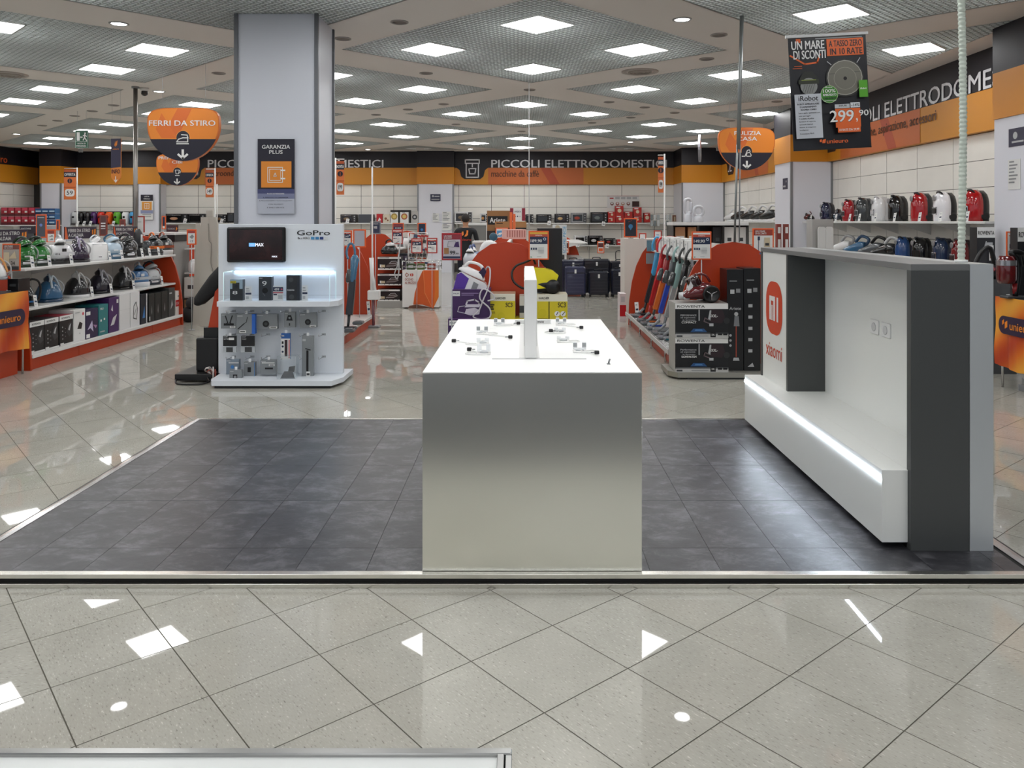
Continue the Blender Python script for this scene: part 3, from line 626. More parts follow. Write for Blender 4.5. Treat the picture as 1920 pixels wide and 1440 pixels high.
# hanging packs
PKG = M('83878a', .35, name='pack_grey'); BLS = M('2c66c0', .4)
def pack(px0, py0, px1, py1, label, items, body=PKG, D=7.9, d_=.05, rot=0, side=None):
    x0, x1 = XP(px0, D), XP(px1, D); z0, z1 = ZP(py1, D), ZP(py0, D)
    t = thing('accessory_pack', label, 'package', ((x0+x1)/2, D, z0), 0, 'accessory packs on the camera stand'); t.rotation_euler = (0, rot, 0)
    q = MB(); w_, h_ = x1-x0, z1-z0; q.box(-w_/2, 0, 0, w_/2, d_, h_, body, .002)
    if side: q.box(w_/2-.03, -.001, 0, w_/2+.001, d_, h_, side)
    q.build('box_body', t); q = MB(); q.art(-w_/2, 0, w_, h_, -.0012, [('r', .06, .88, .35, .93, LGREY)]+items); q.build('front_print', t)
    q = MB(); q.box(-.012, .015, h_, .012, .018, h_+.03, CLR); q.build('hang_tab', t)
lab = lambda x=.6, z=.05: [('r', x, z, x+.35, z+.13, WHITE), ('r', x+.04, z+.04, x+.3, z+.09, DGREY)]
ring_ = lambda x, z, r: [('c', x, z, r, BLACK), ('c', x, z, r*.5, DGREY)]
pack(414, 588, 443, 616, 'grey pack with a black chest harness pictured, top left on the stand', [('l', [(.3, .85), (.45, .4), (.3, .25)], .07, BLACK), ('l', [(.75, .85), (.6, .4), (.75, .25)], .07, BLACK), ('r', .2, .2, .85, .35, BLACK)]+lab())
pack(443, 589, 478, 626, 'grey pack with blue side and jointed arm pictured, top row', [('l', [(.1, .25), (.4, .5)], .05, BLACK), ('l', [(.4, .5), (.55, .6), (.6, .85)], .03, BLACK)]+lab(.18), side=BLS, D=7.86)
pack(479, 589, 520, 617, 'wide grey pack with round suction mount pictured, top row', ring_(.48, .35, .22)+lab(.65))
pack(533, 585, 553, 614, 'small upright grey pack with black clip pictured, top row', [('p', [(.2, .45), (.35, .8), (.65, .8), (.8, .45)], BLACK), ('c', .5, .62, .07, PKG), ('r', .45, .12, .55, .28, BLACK)])
pack(562, 587, 594, 615, 'tilted grey pack with blue edge, rightmost of the top row', ring_(.5, .4, .2)+lab(.6), rot=R(-3), side=None)
pack(418, 630, 443, 649, 'black card over a small camera battery, left of the second row', [('t', 'BATTERY', .08, .65, .5, .75, WHITE), ('r', .45, .6, .85, .85, WHITE)], BLACK, d_=.02)
pack(418, 650, 443, 661, 'clear lower half with dark battery under the left black card', [('r', .25, .1, .75, .9, DGREY)], M('b4b9bd', .2), d_=.02)
pack(452, 630, 477, 649, 'black card over a camera part, second in the second row', [('t', 'MOUNT', .08, .65, .4, .75, WHITE)], BLACK, d_=.02)
pack(451, 650, 478, 661, 'clear lower half with dark mount under the second black card', [('r', .3, .1, .8, .95, DGREY)], M('b4b9bd', .2), d_=.02)
pack(527, 625, 544, 674, 'blue and white pack with black rod and red edge, middle row', [('r', 0, 0, 1, .8, PAPER), ('r', .4, .12, .72, .75, M('2e1c20', .4)), ('r', .85, .05, .95, .75, RED), ('c', .2, .5, .04, DBLUE), ('c', .2, .3, .04, DBLUE), ('r', .1, .6, .3, .7, BLACK)], M('2a5a9c', .4), d_=.03)
pack(566, 630, 587, 709, 'tall narrow grey pack with long black grip pictured', [('r', .4, .1, .6, .66, BLACK), ('l', [(.35, .7), (.75, .67)], .025, BLACK)]+lab(.4, .03))
pack(424, 674, 448, 702, 'grey blue pack partly behind another, bottom row left', [('r', .2, .75, 1, .8, WHITE), ('c', .5, .5, .12, MBLUE)], M('7c8894', .3))
pack(430, 694, 453, 721, 'lower front grey pack with small camera frame pictured, bottom left', [('r', .3, .35, .65, .7, BLACK), ('c', .48, .52, .1, GREY)]+lab(.45), D=7.8)
pack(457, 679, 478, 706, 'grey pack with a black lens cap pictured, bottom row', [('r', .35, .3, .65, .65, BLACK)]+[('r', .95, 0, 1, 1, MBLUE)])
pack(488, 675, 518, 703, 'wide low grey pack with small tool pictured, bottom row', [('r', .1, .78, .9, .84, WHITE), ('r', .3, .38, .8, .5, BLACK)]+lab(.55, .6))
x0, x1 = XP(524, 7.8), XP(556, 7.8); t = thing('acrylic_stand', 'clear acrylic cube with a folded dark card on the stand base', 'display cube', ((x0+x1)/2, 7.75, .075))
q = MB(); q.box(-.09, 0, 0, .09, .005, .22, GLASS); q.box(-.09, .12, 0, .09, .125, .22, GLASS); q.box(-.09, .005, .215, .09, .12, .22, GLASS); q.box(-.09, .005, 0, -.085, .12, .215, GLASS); q.box(.085, .005, 0, .09, .12, .215, GLASS); q.build('cube', t)
q = MB()
for x in (-.09, .09):
    q.cyl((x, 0, 0), (x, 0, .22), .0018, .0018, M('bcc4c8', .3), 5); q.cyl((x, 0, .22), (x, .125, .22), .0018, .0018, M('bcc4c8', .3), 5)
q.cyl((-.09, 0, .22), (.09, 0, .22), .0018, .0018, M('bcc4c8', .3), 5); q.build('cube_edge_highlight', t)  # pale tubes drawn in as the edge highlight of the clear cube
q = MB(); q.prism([(-.07, 0), (.07, 0), (.05, .07), (-.03, .07)], 'y', .03, .035, M('4a4d50', .5)); q.prism([(.0, .06), (.06, .06), (.07, .12), (0.01, .11)], 'y', .05, .055, M('3a3d40', .5)); q.build('folded_card', t)
# ================================================================ PRODUCT KIT (front faces -y, base at z=0)
def srg(w_, d_, z, cx=0, cy=0, p=2.6, n=20, tp=0.):
    o = []
    for k in range(n):
        a = 2*pi*k/n; c, s = cos(a), sin(a); x = abs(c)**(2/p)*(1 if c > 0 else -1); y = abs(s)**(2/p)*(1 if s > 0 else -1)
        o.append((cx+x*w_/2*(1+tp*y), cy+y*d_/2, z))
    return o
def body(q, spec, mat, n=20):
    q.loft([srg(*s[:2], s[2], *(s[3:] if len(s) > 3 else ()), n=n) for s in spec], mat, True, True); return q
DET = M('d4d4d6', .3)
def iron_part(t, z, yaw, shell, accent, sc_=1., tilt=0.):
    q = MB()
    def R_(w_, l, zz, y0=0, p=2.2): return [(x, y+y0, zz) for x, y, _ in srg(w_, l, 0, 0, 0, p, 20, -.45)]
    q.loft([R_(.115, .27, 0), R_(.12, .275, .012), R_(.1, .25, .03, -.005), R_(.07, .2, .055, -.01), R_(.045, .14, .07, -.02)], shell, True, True)
    q.loft([R_(.117, .272, -.006), R_(.117, .272, .0)], STEEL, True, True)
    M4 = Matrix.Translation((0, 0, z)) @ Matrix.Rotation(yaw, 4, 'Z') @ Matrix.Rotation(tilt, 4, 'X') @ Matrix.Scale(sc_, 4)
    q.xf(M4); o = q.build('iron', t)
    q = MB(); q.tube([(0, .07, .05), (0, .075, .1), (0, .02, .125), (0, -.05, .12), (0, -.09, .085), (0, -.095, .05)], [.018, .016, .015, .014, .016, .018], accent, 10); q.xf(M4); q.build('iron_handle', o)
    return o
def station(label, c1, c2, c3, loc, rz, style=0, group=None, sc_=1., hose=True):
    """steam generator iron: tank body + iron on top"""
    t = thing('steam_iron', label, 'steam iron', loc, rz, group); t.scale = (sc_,)*3
    m1, m2, m3 = [M(c, .18, coat=.5) for c in (c1, c2, c3)]
    if style == 0:   # rounded boiler, darker foot
        body(MB(), [(.25, .2, 0), (.26, .21, .02), (.255, .205, .07)], m2).build('foot', t)
        body(MB(), [(.25, .2, .07), (.245, .195, .12), (.21, .17, .17), (.14, .13, .2)], m1).build('boiler', t)
        q = MB(); q.box(-.05, -.108, .03, .05, -.1, .055, DET, .003); q.build('control_panel', t); q = MB(); q.box(-.03, -.102, .1, .03, -.095, .115, m3, .002); q.build('badge', t)
        iron_part(t, .195, R(20), m1, m2, .8, R(-25))
    elif style == 1: # tall boxy tank with white bands
        body(MB(), [(.26, .2, 0, 0, 0, 4), (.265, .205, .05, 0, 0, 4), (.25, .2, .06, 0, 0, 4)], m2).build('foot', t)
        body(MB(), [(.25, .19, .06, 0, 0, 3.5), (.25, .19, .13, 0, 0, 3.5), (.2, .16, .19, 0, 0, 3), (.15, .13, .2)], m1).build('boiler', t)
        q = MB(); q.art(-.12, .07, .24, .1, -.099, [('r', .02, .2, .98, .55, m3), ('r', .4, .62, .6, .95, m2), ('t', '416', .08, .28, .3, .48, BLACK)]); q.build('front_print', t)
        iron_part(t, .2, R(-15), m1, m3, .8, R(-20))
    elif style == 2: # helmet dome with iron inside
        body(MB(), [(.24, .22, .03), (.25, .23, .05), (.225, .215, .1), (.17, .18, .16), (.1, .12, .2), (.04, .05, .22)], m1).build('boiler', t)
        q = MB(); q.tube([(-.02, -.09, .14), (-.01, -.06, .22), (.03, -.02, .26), (.09, .0, .2), (.13, .0, .08)], .012, m3, 8); q.build('arch_trim', t)
        body(MB(), [(.26, .24, -.0, 0, 0, 2.4), (.265, .245, .03, 0, 0, 2.4)], m2).build('foot', t)
        iron_part(t, .2, R(160), m2, m3, .62, R(-30))
    else: # white round-cornered cube
        body(MB(), [(.21, .19, 0, 0, 0, 6), (.23, .2, .02, 0, 0, 6), (.22, .195, .19, 0, 0, 6), (.19, .17, .21, 0, 0, 5)], m1).build('boiler', t)
        q = MB(); q.box(-.02, -.1, .04, .02, -.096, .048, DGREY); q.tube([(-.09, -.094, .19), (.09, -.094, .19)], .004, m3, 6); q.build('seam_line', t)
        iron_part(t, .215, R(100), m1, m3, .6, R(-35))
    if hose:
        q = MB(); q.tube([(.1, .05, .03), (.15, .03, .06), (.16, 0, .14), (.12, .0, .2), (.06, .02, .22)], .008, M('b8b8ba', .4), 7); q.build('hose', t)
    return t
def price_tag(loc, rz, label, h=.1, w_=.042, s=1):
    t = thing('price_tag', label, 'price tag', loc, rz, 'white price tags on the shelves')
    q = MB(); q.box(-w_/2, 0, 0, w_/2, .002, h, PAPER); q.art(-w_/2, 0, w_, h, 0, [('r', .2, .75, .7, .82, GREY), ('r', .2, .35, .85, .5, DBLUE), ('r', .2, .12, .6, .18, LGREY)]); q.xf(Matrix.Rotation(R(-18), 4, 'X') @ Matrix.Rotation(R(8*s), 4, 'Y')); q.build('card', t)
    q = MB(); q.box(-w_/2, 0, 0, w_/2, .03, .002, CLR); q.build('foot', t); return t
def canister(label, shell, back, loc, rz, sc_=1., low=False, group=None, fancy=0):
    t = thing('vacuum_cleaner', label, 'vacuum cleaner', loc, rz, group); t.scale = (sc_,)*3
    ms, mk = M(shell, .12, coat=.6), M(back, .35)
    if not low:  # parked upright
        n = 9
        def half(y0, dy, mat, nm, w0=.27, h=.38, bulge=1.):
            q = MB(); rings = []
            for i in range(n):
                f = i/(n-1); z = h*f; r = (1-max(0, (f-.45)/.56)**2.4)**.5 if f < 1 else .05; r = max(r, .12); ww = w0*r*(.9+.1*sin(pi*f)); dd = dy*(.55+.45*r)*bulge
                ring = []
                for k in range(11):
                    a = pi*k/10; ring.append((ww/2*cos(a), y0-dd*sin(a) if dy > 0 else y0-dd*sin(a), z+.0))
                rings.append(ring)
            rings = [[p for p in r] for r in rings]
            q.loft(rings, mat, True, True); q.build(nm, t)
        half(0, .15, ms, 'front_shell'); half(.0, -.13, mk, 'rear_shell', .265, .37)
        for s in (-1, 1):
            q = MB(); q.lathe([(.01, 0), (.05, .0), (.055, .01), (.05, .025), (.03, .028), (.01, .025)], (s*.115-(.0125), .03, .06), mk, 16, 'x'); q.build('wheel', t)
        q = MB(); q.lathe([(.03, .145), (.04, .152), (.036, .158), (.02, .155)], (0, 0, .3), M('9a9a9c', .3, .5), 16, 'y'); q.build('hose_port', t)
        q = MB(); q.tube([(-.05, -.06, .34), (-.04, -.09, .375), (.04, -.09, .375), (.05, -.06, .34)], .012, mk, 8); q.build('carry_handle', t)
        if fancy:
            q = MB()
            for i in range(5):
                for j in range(4): q.ell((-.06+j*.04+(i % 2)*.015, -.125+abs(j-1.5)*.012, .1+i*.035), (.008, .006, .012), DET, 6, 4)
            q.build('vent_slots', t)
        else:
            q = MB(); q.box(-.05, -.158, .1, .05, -.14, .17, mk, .01); q.box(-.055, -.15, .085, .055, -.14, .185, M('c0c0c4', .2, .8), .008); q.build('badge_frame', t)
    else:        # on its wheels, nose to -x
        q = MB(); rings = []
        for x, h0, h1, w_ in ((-.2, .05, .1, .08), (-.17, .03, .13, .17), (-.08, .03, .2, .22), (.02, .03, .235, .24), (.11, .03, .22, .24), (.18, .04, .15, .2), (.21, .07, .11, .1)):
            rings.append([(x, w_/2*cos(2*pi*k/14), (h0+h1)/2+(h1-h0)/2*sin(2*pi*k/14)) for k in range(14)])
        q.loft(rings, ms, True, True); q.build('body_shell', t)
        for s in (-1, 1):
            q = MB(); q.lathe([(.095, 0), (.1, .012), (.095, .03), (.07, .034), (.068, .02), (.01, .02)], (0, 0, 0), BLACK, 24, 'y'); q.xf(Matrix.Translation((.11, -s*.1 if s > 0 else .1, .1)) @ Matrix.Rotation(0 if s > 0 else pi, 4, 'Z')); wl = q.build('wheel', t)
            q = MB()
            for a in range(3): q.xf(Matrix.Rotation(0, 4, 'Y')); q.cyl((.11, -s*.128, .1), (.11+.07*cos(a*2.1+.5), -s*.128, .1+.07*sin(a*2.1+.5)), .009, .006, M('a8a8aa', .25, .8), 6)
            q.build('spokes', t)
        q = MB(); q.lathe([(.075, -.1), (.08, -.05), (.08, .06), (.06, .09)], (0, 0, 0), M('2a1014', .1, coat=.8), 18, 'x'); q.xf(Matrix.Translation((-.05, 0, .2)) @ Matrix.Rotation(R(60), 4, 'Y')); q.build('dust_bin', t)
        q = MB(); q.lathe([(.02, -.04), (.04, -.035), (.045, .0), (.045, .04)], (-.2, 0, .07), M('c9c9cc', .2, .3), 16, 'x'); q.box(-.19, -.06, .03, -.12, .06, .11, M('b9babd', .3), .01); q.build('hose_inlet', t)
        q = MB(); q.tube([(-.1, 0, .27), (-.04, 0, .315), (.06, 0, .31), (.12, 0, .23)], .014, ms, 8); q.build('carry_handle', t)
        q = MB(); q.prism([(-.15, .1), (-.11, .1), (-.07, .27), (-.11, .28)], 'y', -.07, .07, DET); q.build('front_column', t)
    return t
def stick(label, c_tube, c_body, c_head, base, top, rz=0, group=None, bin_=True, wide=.065):
    """stick vacuum from floor head at base to handle at top (world points)"""
    b = Vector(base); tp = Vector(top); L = (tp-b).length; t = thing('stick_vacuum', label, 'stick vacuum', base, 0, group)
    d = (tp-b).normalized(); X = Vector((0, 1, 0)).cross(d).normalized(); Y = d.cross(X)
    M4 = Matrix((X, Y, d)).transposed().to_4x4()
    def bl(q, nm): q.xf(M4); q.build(nm, t)
    mt, mbd, mh = M(c_tube, .25, .2, coat=.3), M(c_body, .2, coat=.5), M(c_head, .35)
    q = MB(); q.box(-wide/2, -wide/2*.8, L*.17, wide/2, wide/2*.8, L*.58, mt, .01); bl(q, 'tube'); q = MB(); q.cyl((0, 0, .03), (0, 0, L*.18), .016, .02, mh, 10); bl(q, 'neck')
    q = MB(); body(q, [(.05, .06, L*.52), (.08, .08, L*.56), (.095, .09, L*.72), (.12, .1, L*.82), (.06, .06, L*.87)], mbd, 14); bl(q, 'motor_body')
    if bin_: q = MB(); q.lathe([(.03, L*.54), (.042, L*.56), (.042, L*.68), (.03, L*.7)], (-.05, 0, 0), M('3c4042', .08, coat=.6), 14); bl(q, 'dust_bin'); q = MB(); q.box(-.088, -.015, L*.6, -.094, .015, L*.65, WHITE); bl(q, 'sticker')
    q = MB(); q.tube([(0, 0, L*.8), (-.01, 0, L*.92), (-.05, 0, L), (-.1, 0, L*.99), (-.12, 0, L*.9), (-.09, 0, L*.82)], .016, mbd, 8); bl(q, 'handle')
    q = MB(); q.box(-.12, -.05, 0, .12, .06, .045, mh, .015); q.box(-.1, -.055, .01, .1, -.05, .03, mt); q.build('floor_head', t)
    return t

# ================================================================ GONDOLAS
SHW = M('dcdcda', .35, name='shelf_white'); BKP = M('cfccc6', .45, name='shelf_back')
def arch(xc, hw, h, z0=0, n=14, p=2.3):
    o = []
    for i in range(n+1):
        a = pi*i/n; c, s = cos(a), sin(a); o.append((xc+hw*abs(c)**(2/p)*(1 if c > 0 else -1), z0+(h-z0)*abs(s)**(2/p)))
    return [(xc+hw, z0)]+o[1:-1]+[(xc-hw, z0)]
def gondola(label, xc, d0, d1, hw=.62, shelves=(.655, 1.09), sides=(1, -1), base_h=.16, endh=1.38, ends=(1, 1), back_h=1.34, sd=.52):
    t = thing('gondola_shelf', label, 'shelving', (xc, d0, 0)); L = d1-d0; n = max(1, round(L/.95))
    for s in sides:
        for k in range(n):
            q = MB(); q.box(s*(hw-.05), k*L/n+.003, .0, s*(hw-.03), (k+1)*L/n-.003, .125, GRED); q.build('kick_panel', t)
        q = MB(); q.box(0, 0, base_h-.03, s*hw*.985, L, base_h, SHW, .004); q.build('base_shelf', t)
        q = MB(); q.box(s*(hw*.98), .002, base_h-.035, s*hw, L-.002, base_h+.006, WHITE, .003); q.build('shelf_edge', t)
        for z in shelves:
            q = MB(); q.box(0, .02, z-.028, s*sd, L-.02, z, SHW, .004); q.build('shelf', t)
            q = MB()
            for k in range(n+1): y = min(max(k*L/n, .03), L-.03); q.prism([(0, z-.028), (s*sd*.8, z-.028), (0, z-.13)], 'y', y-.004, y+.004, SHW)
            q.build('bracket', t)
    for k in range(n):
        q = MB(); q.box(-.02, k*L/n+.004, .02, .02, (k+1)*L/n-.004, back_h, BKP); q.build('back_panel', t)
    for e, y in zip(ends, (-.03, L)):
        if e: q = MB(); q.prism(arch(0, hw, endh), 'y', y, y+.03, GRED); q.build('end_panel', t)
    return t
XA = -5.9
gondola('long steam iron gondola on the left with orange red base', XA, 8.62, 12.4, ends=(0, 1))
t = thing('gondola_end_panel', 'curved orange red side panel at the near end of the left gondola', 'panel', (XA, 8.58, 0)); q = MB(); q.prism(arch(0, .62, 1.2), 'y', 0, .03, GRED); q.build('panel', t)
# ---- top shelf irons on the left
def dpos(px, X): return -X*F/(CX-px) if X < 0 else X*F/(px-CX)
XI = -5.6
G1 = 'steam irons on the left gondola'
topsh = [(41, '1d6a24', '14301a', 'c8c8c8', 0, 'green steam iron cut off behind the orange framed price card'), (68, '1f7a2a', '12281a', 'd0d0d0', 0, 'bright green steam iron on the top left shelf'),
  (110, 'e8e8ea', '18181c', 'd8d8dc', 1, 'white and black banded steam iron right of the green ones'), (144, '2a1c34', '17121c', '9a90a8', 2, 'glossy dark purple domed steam iron on the top shelf'),
  (178, 'f0f0f0', 'e0e0e0', 'd0d4d8', 3, 'plain white boxy steam iron in the middle of the top shelf'), (208, 'b8ccdc', '3c6480', 'e8ecf0', 0, 'pale blue and white steam iron on the top shelf'),
  (236, '1a1a1c', '101012', 'a0a0a4', 0, 'black steam iron with light handle on the top shelf'), (285, '44484c', '2a2c30', 'e87838', 1, 'grey steam iron with orange hose near the far end of the top shelf'), (304, '303438', 'd8d8d8', '9a4a30', 1, 'small dark steam iron last at the far end of the top shelf')]
for px, a, b, c, st, lb in topsh:
    D = dpos(px, XI); station(lb, a, b, c, (XI, D, 1.09), R(62), st, G1, 1.12)
D = dpos(259, XI); t = thing('steam_iron', 'upright black iron and tall dark stand on the top shelf', 'steam iron', (XI, D, 1.09), R(60)); q = MB(); body(q, [(.16, .14, 0, 0, 0, 4), (.17, .15, .1, 0, 0, 4), (.1, .1, .14)], BLACK); q.build('foot', t); q = MB(); body(q, [(.1, .12, .14), (.12, .14, .22), (.1, .12, .34), (.04, .05, .4)], M('2c2c2e', .3)); q.build('body', t); q = MB(); q.box(-.01, -.08, .2, .02, -.07, .32, DET, .004); q.build('trim', t)
XT = -5.42
for px, nm in ((62, 'green steam iron'), (94, 'white and black banded steam iron'), (135, 'purple domed steam iron'), (207, 'pale blue steam iron'), (230, 'black steam iron'), (268, 'upright black iron'), (282, 'grey steam iron'), (299, 'last iron of the top shelf')):
    price_tag((XT, dpos(px, XT), 1.091), R(75), 'white price tag on the top left shelf by the '+nm, .13, .045)
midsh = [(91, '2c6088', '1c3c5c', 'b8c4cc', 2, 'blue domed steam iron on the middle left shelf'), (143, '15151a', 'ececec', 'd0d0d0', 2, 'black domed steam iron on a white foot'), (186, '1c1828', '121018', 'a8a8b0', 2, 'dark navy domed steam iron on the middle shelf'),
  (231, '202224', '101010', 'e0e0e4', 2, 'black steam iron with white arched trim like a helmet'), (258, '4c7cb0', 'e0e4e8', 'c0c8d0', 1, 'blue and white steam iron on the middle shelf'), (281, 'd4d8dc', '1e2838', 'b8bcc0', 0, 'white and navy steam iron last on the middle shelf')]
for px, a, b, c, st, lb in midsh: station(lb, a, b, c, (XI, dpos(px, XI), .655), R(62), st, G1, 1.15)
t = thing('steam_cleaner', 'black steam cleaner with a big looped handle on the middle left shelf', 'steam cleaner', (XI, dpos(44, XI), .655), R(62)); q = MB(); body(q, [(.2, .24, 0), (.21, .25, .04), (.19, .22, .14), (.12, .14, .22), (.04, .05, .27)], BLACKG); q.build('body', t)
q = MB(); q.tube([(.02, 0, .24), (.08, 0, .29), (.16, 0, .27), (.19, 0, .18), (.17, 0, .06), (.13, 0, .03)], .012, BLACK, 8); q.build('loop_handle', t); q = MB(); q.box(-.05, -.125, .04, .05, -.115, .06, MBLUE, .003); q.build('badge', t)
for px, nm in ((68, 'black steam cleaner'), (174, 'dark navy domed iron'), (210, 'helmet shaped iron'), (252, 'blue and white iron'), (305, 'far end panel')):
    price_tag((XT, dpos(px, XT), .656), R(75), 'white price tag on the middle left shelf by the '+nm, .13, .045)
# ---- boxes along the bottom
XB = -5.34
def prod_art(bg, head, txt, hc=None, blob=DGREY, extra=()):
    r = []
    if hc: r += [('r', 0, .84, 1, 1, hc)]
    if txt: r += [('t', txt, .15, .89, .75, .95, head)]
    r += [('p', [(.5, .45), (.65, .7), (.9, .78), (.85, .6), (.95, .35), (.7, .25)], blob), ('p', [(.62, .5), (.72, .64), (.84, .7), (.74, .46)], LGREY)]
    r += [('c', .2, .62-.13*i, .025, LGREY) for i in range(4)]+[('c', .38, .56-.13*i, .018, GREY) for i in range(3)]
    return r+list(extra)
def shelfbox(px0, px1, h, label, bodym, items, X=XB, z=.161, rz=R(90), d_=.3, name='appliance_box', top=None):
    a, b = dpos(px0, X), dpos(px1, X); w_ = abs(b-a)-.008
    carton(name, label, 'box', (X, (a+b)/2, z), w_, d_, h, bodym, items, rz, 'boxes along the bottom shelf of the left gondola' if X == XB else None, top)
ROW = M('17181a', .4)
wrap = [('r', 0, 0, 1, .06, PAPER), ('p', [(.0, .06), (.25, .06), (.25, .1), (0, .1)], PAPER)]
for k, (a, b, lb) in enumerate(((55, 83, 'first'), (83, 110, 'second'), (111, 137, 'third'))):
    shelfbox(a, b, .345, 'black and white iron box, %s from the near end of the bottom left shelf' % lb, ROW, prod_art(0, BLACK, 'ROWENTA', PAPER)+wrap, top=M('a03040', .5) if k == 2 else M('3a3436', .5))
shelfbox(138, 160, .38, 'white iron box with red seal between black and purple boxes', PAPER, [('p', [(.3, .4), (.5, .62), (.75, .55), (.65, .38)], BLACK), ('c', .8, .85, .05, M('d04858', .5)), ('c', .5, .25, .02, GREY), ('r', .1, .9, .5, .93, LGREY)])
shelfbox(161, 184, .36, 'deep purple iron box with white glow, white label at top left', M('2c2348', .4), [('r', 0, .8, .35, .92, PAPER), ('p', [(.1, .3), (.5, .6), (.6, .2), (.35, .35)], M('c8c0dc', .5)), ('p', [(.55, .45), (.9, .4), (.8, .3)], M('b08ab0', .5)), ('r', 0, .03, .3, .16, PAPER)])
shelfbox(185, 203, .385, 'teal green iron box on the bottom left shelf', TEAL, [('t', 'PRO', .15, .83, .5, .9, WHITE), ('r', .15, .45, .3, .52, WHITE), ('r', .5, .48, .65, .55, WHITE), ('r', .1, .1, .6, .14, LGREY)])
shelfbox(204, 223, .45, 'taller purple iron box with two white irons pictured', M('44225c', .4), [('p', [(.2, .65), (.35, .8), (.4, .6)], DET), ('p', [(.15, .2), (.4, .42), (.8, .5), (.5, .22)], DET), ('r', .75, .82, .92, .93, PAPER)])
shelfbox(224, 244, .47, 'plain white carton on the bottom left shelf', M('dcdcdc', .5), [('l', [(0, .55), (1, .55)], .004, LGREY)])
shelfbox(244.5, 262, .47, 'white carton with a grey iron outline pictured', M('dededf', .5), [('l', [(.3, .25), (.35, .6), (.6, .7), (.75, .5), (.65, .2), (.3, .25)], .03, DGREY), ('l', [(.4, .35), (.6, .5)], .03, GREY)])
shelfbox(263, 276, .42, 'black box with blue iron pictured on the bottom left shelf', M('141a26', .4), [('p', [(.3, .2), (.6, .6), (.7, .2)], MBLUE), ('r', .85, 0, 1, 1, DET)])
for k, (a, b, lb) in enumerate(((279, 290, 'nearest'), (290.5, 302, 'middle'), (302.5, 315, 'furthest'))): shelfbox(a, b, .4, 'matte black iron box, %s of three at the far end of the shelf' % lb, M('191a1a', .45), [('p', [(.45, .35), (.5, .6), (.55, .35), (.5, .25)], LGREY)]+([('r', .05, .05, .2, .2, PAPER)] if k == 0 else []))
shelfbox(316, 328, .43, 'dark grey box beside the red and white box at the far end', M('3a3c3c', .4), [('p', [(.3, .25), (.5, .6), (.7, .4)], LGREY), ('r', .1, .8, .5, .85, LGREY)])
shelfbox(329, 341, .37, 'white box with red band at the far end of the bottom shelf', M('e2e0dc', .5), [('r', 0, .35, 1, .62, RED), ('t', 'CASO', .1, .43, .8, .54, WHITE), ('r', .3, .75, .7, .8, TEAL)])
# ---- header boards on top
for px0, px1, z0, z1, lb in ((-28, 47, 1.36, 1.51, 'cut off at the left edge'), (117, 177, 1.37, 1.53, 'in the middle'), (209, 254, 1.38, 1.53, 'nearest the steel pole')):
    a, b = dpos(px0, XA), dpos(px1, XA); w_ = b-a; t = thing('header_board', 'dark board reading FERRI DA STIRO A CALDAIA, '+lb, 'sign', (XA+.03, (a+b)/2, z0), R(90)); h_ = z1-z0
    q = MB(); q.box(-w_/2, 0, 0, w_/2, .01, h_, M('2a1c34', .4)); q.build('board', t)
    q = MB(); q.art(-w_/2, 0, w_, h_, 0, [('p', [(0, 0), (.1, 0), (.04, 1), (0, 1)], ORED), ('t', 'FERRI DA STIRO', .1, .55, .78, .82, WHITE), ('t', 'A CALDAIA', .1, .17, .56, .44, WHITE), ('p', [(.84, .3), (.88, .35), (.88, .75), (.84, .7)], ORANGE), ('p', [(.9, .25), (.96, .4), (.96, .8), (.91, .75)], ORANGE), ('r', 0, .96, 1, 1, GREY)]); q.build('lettering', t)
    q = MB(); q.box(-w_/2+.05, .002, -.03, -w_/2+.06, .008, 0, CHROME); q.box(w_/2-.06, .002, -.03, w_/2-.05, .008, 0, CHROME); q.build('feet', t)

# ---- framed signs on stems: one maker for all
def framed(px0, py0, px1, py1, D, label, items, frame=FRAME_OR, stem=None, bg=PAPER, name='framed_sign', fw=.012, rz=0, group=None, dpt=.012):
    x0, x1 = XP(px0, D), XP(px1, D); z0, z1 = ZP(py1, D), ZP(py0, D); w_, h_ = x1-x0, z1-z0
    zb = stem if stem is not None else z0
    t = thing(name, label, 'sign', ((x0+x1)/2, D, zb), rz, group); o = z0-zb
    q = MB(); q.box(-w_/2, 0, o, w_/2, dpt, o+h_, frame, .003); q.build('frame', t)
    q = MB(); q.quad(-w_/2+fw, o+fw, w_/2-fw, o+h_-fw, -.0005, bg); q.art(-w_/2+fw, o+fw, w_-2*fw, h_-2*fw, -.0006, items); q.build('sheet', t)
    if stem is not None and o > .01: q = MB(); q.cyl((0, dpt/2, 0), (0, dpt/2, o), .006, .006, LGREY, 6); q.cyl((0, dpt/2, 0), (0, dpt/2, .008), .05, .05, GREY, 12); q.build('stem', t)
    return t
def offer(price, two=True): return [('r', 0, .55, 1, .83, DBLUE), ('r', 0, .83, 1, .93, M('c0503a', .5)), ('t', 'OFFERTA', .3, .86, .7, .9, WHITE), ('t', price, .05, .6, .68, .73, WHITE), ('c', .84, .74, .055, M('c9d6e6', .5)), ('t', price[:1], .8, .71, .88, .77, DBLUE)]+[('r', .05+.13*i, .33, .14+.13*i, .41, DBLUE) for i in range(3)]+[('r', .48, .2+.05*i, .8, .22+.05*i, LGREY) for i in range(5)]+[('r', .03, .04, .12, .07, GREEN), ('r', .4, .06, .65, .08, LGREY)]
